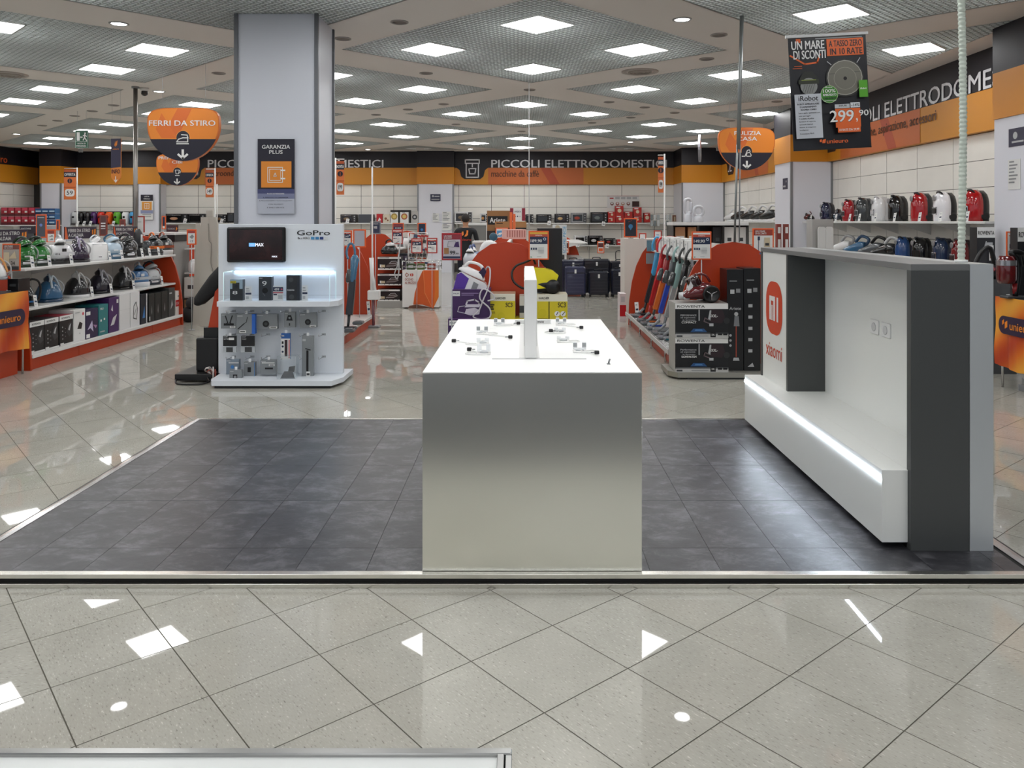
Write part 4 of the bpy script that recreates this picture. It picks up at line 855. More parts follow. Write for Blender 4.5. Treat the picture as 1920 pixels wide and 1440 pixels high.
framed(4, 457, 38, 508, 8.35, 'orange framed price card showing 34 above the left promotion table', [('r', 0, .82, 1, 1, M('7a4a40', .5)), ('t', 'UN MARE', .08, .92, .6, .98, WHITE), ('t', 'DI SCONTI', .08, .85, .6, .9, WHITE), ('p', [(.35, .45), (.75, .75), (.85, .45)], BEIGE), ('t', '34', .5, .2, .75, .34, BLACK), ('r', .05, .25, .4, .7, BEIGE), ('r', .0, 0, 1, .14, DGREY)], stem=.875, bg=M('a8a098', .6))

# ---- promotion tables with branded cloths
def banner_mat():
    m = M('e07a1c', .55, name='orange_flame_cloth'); nt = m.node_tree; b = nt.nodes['Principled BSDF']; tc = nt.nodes.new('ShaderNodeTexCoord'); n = nt.nodes.new('ShaderNodeTexWave'); n.inputs['Scale'].default_value = .55; n.inputs['Distortion'].default_value = 3.5; n.inputs['Detail'].default_value = 1.5; n.inputs['Detail Scale'].default_value = .6; n.bands_direction = 'Z'
    mp = nt.nodes.new('ShaderNodeMapping'); mp.inputs['Rotation'].default_value = (.3, .7, .2); nt.links.new(tc.outputs['Object'], mp.inputs[0]); nt.links.new(mp.outputs[0], n.inputs[0])
    r = nt.nodes.new('ShaderNodeValToRGB'); e = r.color_ramp.elements; e[0].color = (*lin('b83c12'), 1); e[1].color = (*lin('f0a838'), 1); x = e.new(.45); x.color = (*lin('e0701c'), 1); nt.links.new(n.outputs['Fac'], r.inputs[0]); nt.links.new(r.outputs[0], b.inputs['Base Color']); return m
BAN = banner_mat()
def promo_table(label, X, side, y0, y1, z0, z1, depth, logo_y):
    """cloth hangs on the aisle side x=X; side=+1 faces +x, -1 faces -x"""
    rz = R(90) if side > 0 else R(-90); L = y1-y0; t = thing('promotion_table', label, 'table', (X, (y0+y1)/2, 0), rz)
    q = MB(); q.box(-L/2, .01, z1-.03, L/2, depth, z1, M('3c3e40', .5), .004); q.build('table_top', t)
    for a in (-1, 1):
        for b in (.04, depth-.04): q = MB(); q.cyl((a*(L/2-.03), b, 0), (a*(L/2-.03), b, z1-.03), .012, .012, CHROME, 8); q.build('leg', t)
    q = MB(); n = 40; top = []; bot = []
    for i in range(n+1):
        u = -L/2+L*i/n; wv = .008*sin(u*21)+.005*sin(u*47+1); top.append((u, -.004+.3*wv, z1+.003)); bot.append((u, -.012+wv*1.6, z0+.02*sin(u*5)))
    vs = []; m_ = 12
    for j in range(m_+1):
        f = j/m_
        for i in range(n+1):
            a, b = top[i], bot[i]; vs.append((a[0], a[1]*(1-f)+b[1]*f+.006*sin(f*9+a[0]*3), a[2]*(1-f)+b[2]*f))
    q.add(vs, [(j*(n+1)+i, j*(n+1)+i+1, (j+1)*(n+1)+i+1, (j+1)*(n+1)+i) for j in range(m_) for i in range(n)], BAN, True); cl = q.build('cloth', t)
    q = MB(); q.art(logo_y, z1-.34, 1, 1, -.03, [('p', rrect(0, 0, .62, .17, .08, 5), M('2a1a3a', .5)), ('p', [(.1, .05), (.14, .07), (.14, .13), (.1, .11)], ORANGE), ('p', [(.06, .08), (.09, .1), (.09, .14), (.06, .12)], ORANGE), ('t', 'unieuro', .18, .05, .54, .12, ORANGE)]); q.build('logo', t)
    return t
promo_table('promotion table with orange branded cloth at the left edge', -5.22, 1, 7.0, 8.44, .27, .87, .5, .0)
promo_table('promotion table with orange branded cloth at the right edge', 4.575, -1, 6.4, 7.77, .22, .875, .6, -.6)
t = thing('low_plinth', 'grey metal plinth on the floor under the right promotion table', 'plinth', (4.98, 7.1, 0)); q = MB(); q.box(-.3, -.7, 0, .4, .5, .06, GREY, .004); q.box(-.28, -.68, .06, .38, .48, .12, M('9b9d9e', .4), .004); q.build('body', t)
q = MB(); q.box(-.5, -1.4, 0, .02, -.02, .62, GRED); q.box(-.52, -1.42, .62, .04, 0, .66, GRED, .004); solo(q, 'display_plinth', 'orange red plinth under the left promotion table cloth', 'plinth', (-5.34, 8.44, 0))
for x, lb in ((-5.42, 'black box nearest the left edge on the promotion table'), (-5.3, 'black box beside the steam cleaner on the promotion table')):
    carton('black_box', lb, 'box', (x, 8.0+(x+5.42)*2.6, .873), .11, .2, .13, BLACK, [('r', .2, .4, .8, .6, DGREY)])
station('white and grey iron cut off at the left edge on the promotion table', 'ececec', '9a9ea4', 'e0a060', (-5.42, 8.2, 1.004), R(30), 2, sc_=.9)
price_tag((-5.3, 7.9, .873), R(60), 'white price tag standing on the left promotion table')

# ================================================================ RIGHT RACK (stick vacuums) + end cap
XC = 2.25
gondola('stick vacuum gondola on the right with orange arched ends', XC, 8.66, 12.4, hw=.64, shelves=(), base_h=.17)
q = thing('wire_ledge', 'wire mesh ledge along the foot of the stick vacuum rack', 'shelf', (1.6, 8.7, .176))
w_ = MB()
for k in range(7): w_.cyl((-.03+k*.045, 0, .006), (-.03+k*.045, 3.66, .006), .003, .003, CHROME, 5)
for k in range(62): w_.cyl((-.03, k*.06, 0), (.24, k*.06, 0), .0025, .0025, CHROME, 4)
w_.build('mesh', q)
w_ = MB(); w_.box(-.045, 0, -.02, -.03, 3.66, .03, M('c6c6c4', .3)); w_.build('rail', q)
for k in range(4): w_ = MB(); w_.cyl((-.0, .4+k*1.0, -.175), (-.0, .4+k*1.0, -.02), .012, .012, CHROME, 8); w_.build('foot', q)
sticks = [(12.05, '2a2c32', '3a9cd0', '202020', 'black stick vacuum with blue cyclone next to the far orange arch'), (11.62, 'b81820', 'c81c26', 'b01820', 'bright red stick vacuum with looped red handle'), (11.25, 'e0702a', 'a01c24', '303030', 'stick vacuum with orange tube and red handle'),
  (10.8, '2c4ab8', '505458', '9aa0a4', 'stick vacuum with blue and silver tube and clear bin'), (10.35, 'a0a4a6', '8fb0ac', '787c80', 'stick vacuum with pale teal motor head'), (9.95, '1e1e20', '18181a', '6a6e72', 'black stick vacuum with white loop handle'),
  (9.55, '2a6e78', '222224', '80868a', 'black stick vacuum with teal tube'), (9.2, 'e05a28', '8a8e92', '9a9ea2', 'grey stick vacuum with orange tube nearest the boxes')]
for D, a, b, c, lb in sticks: stick(lb, a, b, c, (1.78, D, .182), (2.08, D+.05, 1.24+.1*(D > 11.4)), group='stick vacuums on the right rack', bin_=D in (11.25, 10.8, 10.35, 9.55))
for k, D in enumerate((11.95, 11.4, 11.05, 10.55, 10.1, 9.7)):
    t = thing('vacuum_nozzle', 'grey floor nozzle on the wire ledge, %s from the far arch' % ('first', 'second', 'third', 'fourth', 'fifth', 'sixth')[k], 'nozzle', (1.68, D, .186), 0, 'floor nozzles on the wire ledge')
    q = MB(); q.box(-.07, -.1, 0, .05, .1, .03, M('6e7276', .35), .01); q.tube([(0, 0, .03), (.04, 0, .06), (.1, 0, .12)], .018, M('8a8e92', .3), 8); q.build('nozzle', t)
XS = XC-.3
t = thing('top_shelf', 'white shelf board behind the stick vacuum heads', 'shelf', (XC-.3, 9.3, 1.14)); q = MB(); q.box(0, 0, 0, .26, 3.0, .02, SHW); q.build('board', t)
for k in range(9):
    carton('white_box', 'upright white accessory box on the rack top, %s from the near end' % ORD[k], 'box', (XC-.25, 9.9+k*.24, 1.161), .22, .14, .2+.02*(k % 2), PAPER, [('r', .75, .1, .95, .9, DGREY if k % 2 else LGREY), ('r', .1, .7, .5, .8, LGREY)], R(-90), 'white boxes behind the stick vacuum heads')
t = thing('hang_tags', 'grey carded accessories hanging inside the far orange arch', 'accessory', (1.95, 12.3, .95)); q = MB(); q.box(-.08, 0, 0, .05, .02, .16, GREY); q.box(-.07, -.01, .19, .06, .02, .36, M('5a7884', .4)); q.build('cards', t)
price_tag((1.72, 12.2, .176), R(-20), 'white price tag at the foot of the far orange arch', .2, .06, -1)
# end cap
t = thing('end_plinth', 'low grey metal plinth under the stacked vacuum boxes', 'plinth', (XC+.02, 8.1, 0)); q = MB(); q.box(-.62, .02, 0, .72, .5, .02, DGREY); q.prism([(-.72, -.0), (.62, -.0), (.62, .5), (-.8, .5), (-.8, .12)], 'z', .02, .072, M('9c9a92', .35, .5)); q.build('body', t)
ex0, ex1 = XP(1266, 8.13), XP(1365, 8.13)
def rowbox(z, label, l1, l2):
    carton('vacuum_box', label, 'box', ((ex0+ex1)/2, 8.13, z), ex1-ex0, .36, .347, M('a9a8a2', .45), [('r', .0, .1, 1, .84, M('141619', .35)), ('r', 0, .84, 1, 1, PAPER), ('t', 'ROWENTA', .04, .88, .56, .95, BLACK),
      ('t', l1, .1, .63, .4, .68, LGREY), ('t', 'ed ergonomia', .1, .56, .38, .61, LGREY), ('t', 'in formato', .14, .5, .38, .54, LGREY), ('t', l2, .12, .42, .4, .48, WHITE), ('r', .44, .5, .46, .82, LGREY),
      ('p', [(.62, .55), (.66, .83), (.9, .8), (.94, .6), (.88, .42), (.68, .45)], M('2c1c22', .3)), ('p', [(.62, .55), (.65, .8), (.68, .8), (.66, .5)], LGREY), ('t', '-XXL-', .66, .6, .8, .68, WHITE), ('l', [(.64, .42), (.54, .48), (.56, .58), (.64, .52)], .03, M('6a5a5e', .4)), ('r', .64, .34, .72, .42, LGREY), ('c', .97, .5, .09, M('2a2a2c', .4)),
      ('p', [(.28, .17), (.34, .27), (.54, .27), (.6, .17)], M('2a5080', .5)), ('p', [(.36, .2), (.38, .25), (.5, .25), (.52, .2)], M('4a7ab0', .5)), ('r', 0, .12, 1, .15, M('5c5e60', .5)), ('r', 0, 0, 1, .11, M('bdbdbb', .5)), ('r', .66, .02, .76, .16, BLACK), ('t', 'XXL', .68, .07, .74, .12, WHITE), ('r', .8, .08, .88, .14, BLACK), ('r', .9, .08, .98, .14, BLACK), ('r', .02, .03, .13, .08, DGREY), ('r', .3, .05, .62, .07, GREY)], 0, None, top=M('8f8b86', .5))
rowbox(.0725, 'lower of two white topped black vacuum boxes on the right end plinth', 'Performance', 'KOMPAKTEM')
rowbox(.4205, 'upper of two white topped black vacuum boxes, red vacuum on it', 'PERFORMANCE', 'COMPACT')
canister('dark red bagless vacuum cleaner with big spoked wheel on stacked boxes', '5c1018', '141414', ((ex0+ex1)/2+.01, 8.27, .769), 0, .9, low=True)
for px0, px1, py0, lb in ((1363, 1394, 505, 'left'), (1395, 1426, 503, 'right')):
    a, b = XP(px0, 8.2), XP(px1, 8.2); w_ = b-a
    carton('tall_box', 'tall black stick vacuum box, %s of the pair beside the cabinet' % lb, 'box', ((a+b)/2, 8.2, .0725), w_, .3, ZP(py0, 8.2)-.073, M('0e0f11', .3), [('t', 'Ariete', .15, .6, .85, .63, LGREY) if lb == 'left' else ('r', .3, .62, .5, .65, GREY), ('r', .2, .76, .45, .8, LGREY), ('r', .55, .77, .8, .81, GREY), ('r', .15, .88, .6, .89, GREY)]+([('l', [(.55, .14), (.55, .48)], .008, M('b04a34', .4)), ('p', [(.35, .1), (.75, .1), (.7, .13), (.4, .13)], LGREY), ('p', [(.4, .44), (.75, .44), (.7, .54), (.45, .54)], M('7a7c80', .4)), ('c', .55, .56, .02, LGREY), ('c', .2, .3, .012, LGREY), ('c', .2, .25, .012, LGREY), ('c', .2, .35, .012, LGREY)] if lb == 'left' else [('r', .25, .18+.11*i, .5, .21+.11*i, LGREY) for i in range(5)]+[('p', [(.2, .04), (.6, .04), (.5, .08)], LGREY)]))
framed(1297, 434, 1334, 487, 8.42, 'orange framed price sheet showing 149 on a stem over the red vacuum', offer('149,90'), stem=.769, fw=.014)
framed(1411, 428, 1451, 483, 8.635, 'orange framed sheet with a stick vacuum behind the cabinet corner', [('r', 0, .78, 1, 1, M('9a3c2c', .5)), ('t', 'UN MARE', .08, .91, .6, .97, WHITE), ('t', 'DI SCONTI', .08, .82, .65, .89, WHITE), ('l', [(.25, .2), (.25, .65)], .02, DBLUE), ('r', .2, .6, .32, .74, DBLUE), ('r', .55, .35, .85, .7, BEIGE), ('r', .6, .4, .8, .5, DGREY), ('r', .3, .08, .7, .14, MBLUE)], stem=1.32, fw=.014)
# pole beside it
t = thing('cable_pole', 'leaning grey metal cable pole rising from the right gondola to the ceiling', 'pole', (2.27, 8.62, 1.375)); q = MB(); q.tube([(.03, 0, 1.0), (.055, -.05, 2.42)], .022, M('8c9090', .35, .6), 10); q.build('conduit', t)
q = MB(); q.tube([(-.01, 0, 0), (.02, 0, 1.05)], .012, M('8c9090', .35, .6), 8); q.tube([(.04, 0, 0), (.05, 0, 1.05)], .007, GREY, 8); q.build('rods', t)

# ================================================================ CENTRE GONDOLA
XD = -.2
gondola('centre gondola of steam appliances behind the purple and yellow boxes', XD, 9.3, 12.4, hw=.62, shelves=(.655, 1.09), ends=(0, 1))
t = thing('gondola_end_panel', 'rounded orange red panel behind the purple and yellow boxes', 'panel', (XD, 8.69, 0)); q = MB(); q.prism(arch(0, .62, 1.38), 'y', 0, .03, GRED); q.build('panel', t)
def cbox(px0, px1, py0, py1, D, label, bodym, items, name='carton', d_=.3, z=None, top=None):
    a, b = XP(px0, D), XP(px1, D); z0 = ZP(py1, D) if z is None else z; carton(name, label, 'box', ((a+b)/2, D, z0), b-a, d_, ZP(py0, D)-z0, bodym, items, 0, None, top)
PU_ = M('3f2355', .4); IW = M('cfc8d4', .4)
iron_pic = [('r', .03, .78, .22, .95, PAPER), ('t', 'PHILIPS', .05, .84, .2, .89, M('30305a', .5)), ('r', .26, .86, .7, .89, M('8a74a0', .5)), ('r', .26, .8, .58, .83, M('8a74a0', .5)), ('p', [(.34, .18), (.38, .34), (.6, .38), (.74, .3), (.72, .16), (.5, .12)], IW), ('l', [(.38, .5), (.42, .62), (.6, .66), (.72, .56), (.7, .46)], .05, IW), ('p', [(.34, .4), (.72, .4), (.76, .5), (.4, .5)], IW), ('l', [(.36, .45), (.2, .42), (.16, .25), (.34, .2)], .02, IW)]
cbox(846.5, 919, 543, 597.5, 8.3, 'purple iron box carrying the white and purple iron', PU_, iron_pic, z=.59, top=M('5a3470', .4))
cbox(840, 916, 598, 650, 8.22, 'lower purple iron box partly hidden by the table', PU_, iron_pic, z=.295, top=M('5a3470', .4))
cbox(842, 918, 650, 700, 8.24, 'bottom purple iron box on the floor behind the table', PU_, iron_pic, z=.0)
KY = [('r', 0, .0, 1, .74, YEL), ('t', 'KARCHER', .3, .8, .66, .88, BLACK), ('t', 'SC3', .66, .52, .9, .68, BLACK)]
cbox(913.5, 966, 551, 598, 8.35, 'yellow and white SC3 steam cleaner box, left of the white slab', M('ddd9c8', .5), KY+[('r', .04, .58, .26, .62, BLACK), ('r', .04, .5, .22, .55, BLACK), ('r', .04, .42, .24, .47, BLACK), ('r', .04, .28, .28, .36, M('9a8c10', .5)), ('c', .5, .2, .13, M('c8b810', .5)), ('p', [(.2, .03), (.35, .1), (.7, .08), (.85, .03)], BLACK)], z=.56, top=M('b89a80', .5))
cbox(974, 985, 555, 598, 8.45, 'narrow side of a box seen between the yellow boxes and the slab', M('cfcbc0', .5), [('r', 0, .3, 1, .6, DGREY)], z=.56)
cbox(995, 1064, 552, 598, 8.35, 'yellow and white SC3 steam cleaner box, right of the white slab', M('ddd9c8', .5), [('r', 0, 0, 1, .74, YEL), ('t', 'KARCHER', .22, .82, .5, .9, BLACK), ('t', 'SC3', .74, .52, .95, .7, BLACK), ('c', .32, .3, .16, M('c8b810', .5)), ('l', [(.5, .05), (.5, .72)], .03, BLACK), ('p', [(.15, .02), (.2, .1), (.45, .1), (.6, .02)], BLACK), ('c', .72, .28, .1, PAPER), ('c', .88, .28, .1, PAPER), ('l', [(.7, .24), (.74, .34)], .03, DGREY), ('l', [(.86, .24), (.92, .34)], .03, DGREY)], z=.56, top=M('c8c0a8', .5))
for k, (a, b, lb) in enumerate(((913, 985, 'left'), (990, 1064, 'right'))): cbox(a, b, 598, 700, 8.36, 'tall yellow box under the SC3 boxes, %s one' % lb, YEL, [], z=.0)
# iron on the purple box
t = thing('steam_iron', 'white and purple steam iron with looped hose on the purple box', 'steam iron', (XP(884, 8.45), 8.45, .883))
PV_ = M('5a3a9c', .2, coat=.5)
q = MB(); q.prism([(-.18, 0), (.15, 0), (.17, .03), (.15, .07), (-.1, .19), (-.14, .17)], 'y', -.09, .09, WHITEG); q.build('base_body', t)
q = MB(); q.prism([(-.185, .005), (-.07, .0), (-.02, .12), (-.1, .185), (-.145, .165)], 'y', -.096, -.088, PV_); q.build('water_tank', t)
q = MB(); q.prism([(0, .01), (.06, .01), (.08, .06), (.03, .09)], 'y', -.098, -.088, GREY); q.build('cord_bay', t)
q = MB()
def ir(w_, l, zz): return [(x, y, zz) for y, x, _ in srg(w_, l, 0, 0, 0, 2.2, 18, 0)]
q.loft([[( -l/2*c, w_/2*s*(1-.5*c), z) for c, s in [(cos(2*pi*k/18), sin(2*pi*k/18)) for k in range(18)]] for l, w_, z in ((.3, .12, 0), (.3, .12, .02), (.24, .1, .05), (.16, .07, .07))], WHITEG, True, True)
Mi = Matrix.Translation((.0, 0, .15)) @ Matrix.Rotation(R(24), 4, 'Y'); Mi2 = Mi; q.xf(Mi); q.build('iron', t)
q = MB(); q.tube([(-.1, 0, .05), (-.08, 0, .11), (0, 0, .135), (.07, 0, .12), (.1, 0, .06)], [.018, .016, .015, .018, .02], WHITEG, 10); q.xf(Mi); q.build('iron_handle', t)
q = MB(); q.prism([(.05, .03), (.13, .01), (.13, .1), (.08, .13)], 'y', -.045, .045, M('2a1a40', .3)); q.xf(Mi); q.build('iron_heel', t)
q = MB(); q.tube([(.13, 0, .17), (.17, -.02, .24), (.2, -.06, .2), (.19, -.18, .05), (.13, -.2, -.1), (.09, -.2, -.2), (.03, -.2, -.26), (.1, -.2, -.29), (.2, -.2, -.27), (.2, -.2, -.18), (.1, -.2, -.08), (.13, -.2, .02), (.22, -.2, -.02), (.25, -.2, -.08), (.18, -.2, -.1)], .008, M('c8c4c8', .4), 8); q.build('hose', t)
framed(828, 437, 866, 488, 8.1, 'dark red framed sheet showing 99 on a stem above the purple boxes', [('r', 0, .8, 1, 1, M('8a2c38', .5)), ('t', 'UN MARE', .05, .91, .5, .97, WHITE), ('t', 'DI SCONTI', .05, .83, .5, .89, WHITE), ('l', [(.25, .5), (.3, .72), (.7, .74), (.9, .55), (.6, .48), (.25, .5)], .02, GREY), ('p', [(.62, .5), (.72, .68), (.9, .72), (.95, .48)], PURPLE), ('t', '99', .4, .17, .7, .33, BLACK), ('t', ',99', .72, .17, .9, .25, BLACK), ('r', .05, .2, .33, .45, KRAFT), ('r', 0, .02, 1, .1, DBLUE)], frame=M('a8242c', .4), stem=0, bg=M('c2bcc4', .6), fw=.016)
framed(991, 433, 1029, 487, 8.5, 'orange framed price sheet showing 189 above the white slab', [('r', 0, .93, 1, 1, M('d8b040', .5))]+offer('189,90'), stem=ZP(552, 8.35)+.001, fw=.014)
# yellow steam cleaner
t = thing('steam_cleaner', 'yellow and black steam cleaner on the right yellow box', 'steam cleaner', (XP(1022, 8.5), 8.5, ZP(552, 8.35)+.002))
q = MB(); q.loft([[(x, w_/2*cos(2*pi*k/14), z0+(h_)*(.5+.5*sin(2*pi*k/14))) for k in range(14)] for x, w_, z0, h_ in ((-.14, .14, .02, .14), (-.08, .2, .0, .2), (.02, .22, .0, .17), (.1, .18, .0, .13), (.15, .1, .01, .08))], BLACK, True, True); q.build('chassis', t)
q = MB(); q.prism([(-.15, .12), (-.08, .05), (.02, .06), (.12, .14), (.14, .19), (.08, .24), (-.02, .27), (-.12, .27)], 'y', -.1, .1, M('e8d818', .25, coat=.4)); q.build('yellow_shell', t)
q = MB(); q.ell((-.04, -.0, .262), (.05, .06, .02), M('9a3c20', .4), 14, 8); q.build('cap', t)
for s in (-1, 1): q = MB(); q.lathe([(.01, 0), (.075, 0), (.075, .025), (.01, .03)], (.08, s*.11, .075), BLACK, 18, 'y'); q.build('wheel', t)
q = MB(); q.tube([(-.13, -.05, .1), (-.22, -.05, .05), (-.33, -.05, .12), (-.35, -.02, .22), (-.3, .0, .29), (-.22, .02, .32), (-.17, .04, .34), (-.13, .06, .36), (-.1, .08, .3)], .012, BLACK, 8); q.build('hose', t)
t = thing('black_tower', 'tall black panel standing beside the rounded orange end', 'display panel', (XP(1030, 8.8), 8.76, 0)); q = MB(); q.box(-.13, 0, 0, .14, .5, ZP(428, 8.8), M('0e0e10', .4), .003); q.build('body', t)
# gondola B behind the camera stand
XB2 = -2.95
gondola('gondola with a blue stick vacuum behind the camera stand', XB2, 9.6, 12.4, hw=.64, shelves=(), ends=(0, 1))
stick('blue and grey stick vacuum leaning beside the camera stand', '30343a', '3a6e90', '2c3034', (XP(652, 10.6), 10.6, .165), (XP(668, 10.9), 10.9, ZP(458, 10.9)), wide=.09)
t = thing('steam_mop', 'white upright steam mop by the far orange arch', 'steam mop', (XP(700, 12.1), 12.1, .0)); q = MB(); q.tube([(0, 0, .55), (-.02, 0, .8), (-.03, 0, 1.05)], [.05, .03, .035], WHITEG, 10); q.box(-.08, -.06, .42, .1, .06, .56, WHITE, .01); q.build('body', t); q = MB(); q.cyl((0, 0, 0), (0, 0, .43), .02, .02, M('7a5058', .4), 8); q.box(-.1, -.08, 0, .1, .08, .03, GREY, .01); q.build('pole', t)
price_tag((XP(691, 12.2), 12.25, .166), 0, 'tall narrow price tag at the foot of the arch behind the camera stand', .22, .05, -1)
for px, lb in ((655, 'nearest the camera stand'), (672, 'furthest from the camera stand')):
    D = 11.2 if px > 660 else 10.4; t = thing('vacuum_nozzle', 'grey nozzle on the white ledge, '+lb, 'nozzle', (XP(px, D), D, .167)); q = MB(); q.box(-.07, -.08, 0, .07, .08, .04, M('5c6064', .35), .012); q.box(-.04, -.06, .04, .04, .02, .05, M('8c9094', .3), .004); q.build('nozzle', t)
# ================================================================ BACKGROUND: far wall shelves
def board(px0, px1, z, label, D0=24.9, d=.4):
    a, b = XP(px0, D0), XP(px1, D0); t = thing('wall_shelf', label, 'shelf', (a, D0, z)); q = MB(); q.box(0, 0, -.035, b-a, d, 0, SHW, .004); q.build('board', t)
    for k in range(int((b-a)/PW)+1):
        x = min(k*PW+.05, b-a-.02); q = MB(); q.prism([(0.02, -.035), (d, -.035), (d, -.2)], 'x', x-.01, x+.01, SHW); q.build('bracket', t)
US, LS = 1.55, .86
board(633, 782, US, 'upper wall shelf left of the middle pier'); board(852, 1281, US, 'upper wall shelf right of the middle pier'); board(303, 442, US, 'upper wall shelf between the left pier and the column')
board(131, 255, 1.5, 'wall shelf with coloured coffee machines'); board(852, 1215, LS, 'lower wall shelf right of the middle pier'); board(303, 442, LS, 'lower wall shelf behind the cardboard panels'); board(633, 782, LS, 'lower wall shelf left of the middle pier'); board(131, 255, LS, 'lower wall shelf under the coffee machines')
def oven(px0, px1, py0, zb, label, shell, win=BLACKG, D=24.95, side='r', food=None, d=.32):
    a, b = XP(px0, D), XP(px1, D); w_ = b-a; h_ = ZP(py0, D)-zb; t = thing('oven', label, 'oven', ((a+b)/2, D, zb+.001)); ms = M(shell, .35, .2)
    q = MB(); q.box(-w_/2, .012, .012, w_/2, d, h_, ms, .006)
    for x in (-w_/2+.03, w_/2-.03): q.cyl((x, .05, 0), (x, .05, .014), .012, .012, BLACK, 6)
    q.build('housing', t)
    q = MB(); q.box(-w_/2+.015, 0, .03, w_*.27, .012, h_-.02, ms, .003); dr = q.build('door', t)
    q = MB(); q.box(-w_/2+.045, -.003, .055, w_*.22, 0, h_-.06, win); q.build('window', dr)
    if food: q = MB(); q.ell((-w_*.12, -.004, h_*.48), (w_*.18, .004, h_*.16), M(food, .5), 12, 6); q.build('printed_food', dr)
    q = MB(); q.tube([(-w_/2+.04, -.02, h_-.04), (w_*.2, -.02, h_-.04)], .008, CHROME, 6); q.build('door_handle', dr)
    q = MB(); q.box(w_*.28, 0, .03, w_/2-.01, .012, h_-.02, DGREY if shell not in ('161618', '101012') else M('2a2a2c', .3), .003); cp = q.build('control_panel', t)
    for k in range(3): q = MB(); q.cyl((w_*.385, 0, h_*(.25+.25*k)), (w_*.385, -.02, h_*(.25+.25*k)), .02, .017, LGREY, 10); q.build('knob', cp)
    return t
OV = [(985, 1000, 402, US, 'small black oven beside the red and white display board', '161618', None), (1005.5, 1034, 402, US, 'black countertop oven, leftmost of four on the upper shelf', '101012', None), (1040, 1067, 401, US, 'black oven with bright food picture, second of four on the upper shelf', '161618', 'c8a878'),
  (1071, 1100, 399, US, 'silver oven with reddish food picture on the upper shelf', '98989a', 'a04030'), (1108, 1139, 398, US, 'black oven with grey window next to the red boxes', '161618', '707876'), (638, 668, 402, US, 'black microwave nearest the column on the upper shelf', '303032', '806a50'), (852, 885, 397, US, 'white microwave with black window behind the shop assistant', 'e0e0e0', '70604c'),
  (900, 914, 400, US, 'white microwave with food picture cut off by the kraft box', 'dcdcdc', 'c08850'), (310, 352, 401, US, 'wide black oven with food picture behind the steel pole', '101012', 'b88868'), (353, 384, 401, US, 'plain black oven on the left upper shelf', '161618', None), (403, 424, 402, US, 'black oven seen between the rods left of the column', '161618', '705030'), (425, 442, 399, US, 'dark oven tight against the column', '101012', None),
  (1077, 1102, 442, LS, 'white microwave on the lower shelf', 'dadada', None), (1103, 1130, 442, LS, 'black framed microwave on the lower shelf', '1a1a1c', 'c0c0c0'), (1133, 1154, 447, LS, 'small black oven with red picture on the lower shelf', '161618', 'a03030')]
for a, b, y, z, lb, c, fd in OV: oven(a, b, y, z, lb, c, BLACKG, food=fd)
def bg(px0, px1, py0, z, label, col, items, D=24.95, name='appliance_box', d=.25, rz=0): 
    a, b = XP(px0, D), XP(px1, D); return carton(name, label, 'box', ((a+b)/2, D, z+.001), b-a, d, ZP(py0, D)-z, M(col, .45), items, rz)
bg(672, 700, 402, US, 'flat dark grey slab shaped appliance on the upper shelf', '55585e', [('r', .03, .05, .97, .95, M('484c54', .4))])
bg(706, 717, 401, US, 'red carton on the upper shelf left of the middle pier', 'b81c24', [('p', [(.2, .2), (.5, .6), (.8, .3)], PAPER)])
bg(718, 731, 402, US, 'beige carton with cups pictured on the upper shelf', 'd8ccb8', [('c', .4, .5, .15, M('8a5c40', .5)), ('c', .7, .3, .1, M('8a5c40', .5))])
for a, b, lb, fd in ((732, 749, 'left', 'a88a40'), (750, 769, 'right', 'b0603c')): bg(a, b, 394, US, 'black and white pizza oven box, %s of two' % lb, '161412', [('r', 0, 0, .85, .84, PAPER), ('c', .42, .5, .25, M(fd, .5)), ('c', .42, .5, .15, M('d8c070', .5)), ('r', .2, .8, .5, .83, GREY)])
bg(771, 784, 396, US, 'grey carton with a dark machine pictured beside the middle pier', 'b8b4b0', [('c', .5, .5, .22, DGREY), ('c', .5, .5, .1, LGREY)])
# red boxes pile + poster
po = thing('poster', 'coffee cup poster on the wall above the red boxes', 'poster', (XP(1169, 25.25), 25.327, ZP(390, 25.28))); w_ = XP(1199, 25.28)-XP(1139, 25.28); h_ = ZP(367, 25.28)-ZP(390, 25.28)
q = MB(); q.box(-w_/2, 0, 0, w_/2, .01, h_, PAPER); q.build('sheet', po); q = MB(); q.art(-w_/2, 0, w_, h_, 0, [('r', 0, .97, 1, 1, M('8a2c28', .5)), ('r', .08, .75, .2, .85, RED)]+[('r', .25+.18*i, .72, .39+.18*i, .9, LGREY) for i in range(4)]+[('c', .15+.17*i, .35, .14, M(c, .5)) for i, c in enumerate(('6a3424', '9a4030', 'b08060', '7a2c20'))]+[('c', .15+.17*i, .38, .08, PAPER) for i in range(4)]+[('r', .78, .1, 1, .55, M('3a1c18', .5))]); q.build('print', po)
RD = 'b02018'; k = 0
for a, b, y0, y1 in ((1140, 1155, 397, 408), (1140, 1154, 408, 417), (1155, 1170, 404, 417), (1154, 1169, 386, 404), (1171, 1186, 397, 408), (1171, 1187, 408, 417), (1188, 1203, 389, 405), (1188, 1203, 406, 417), (1208, 1219, 399, 417)):
    pos = ('bottom left', 'upper left', 'lower middle', 'top left', 'centre', 'centre bottom', 'top right', 'bottom right', 'separate small')[k]; k += 1
    z = ZP(y1, 24.95); z = max(z, US); bg(a, b, y0, z, 'red coffee capsule box, %s one in the pile on the upper shelf' % pos, RD, [('c', .5, .5, .2, M('d8c8b0', .5)), ('r', .1, .8, .6, .9, PAPER)])
bg(1157, 1165, 449, LS, 'small red flat box at the right of the lower shelf', 'b83030', [('r', .2, .4, .8, .6, PAPER)])
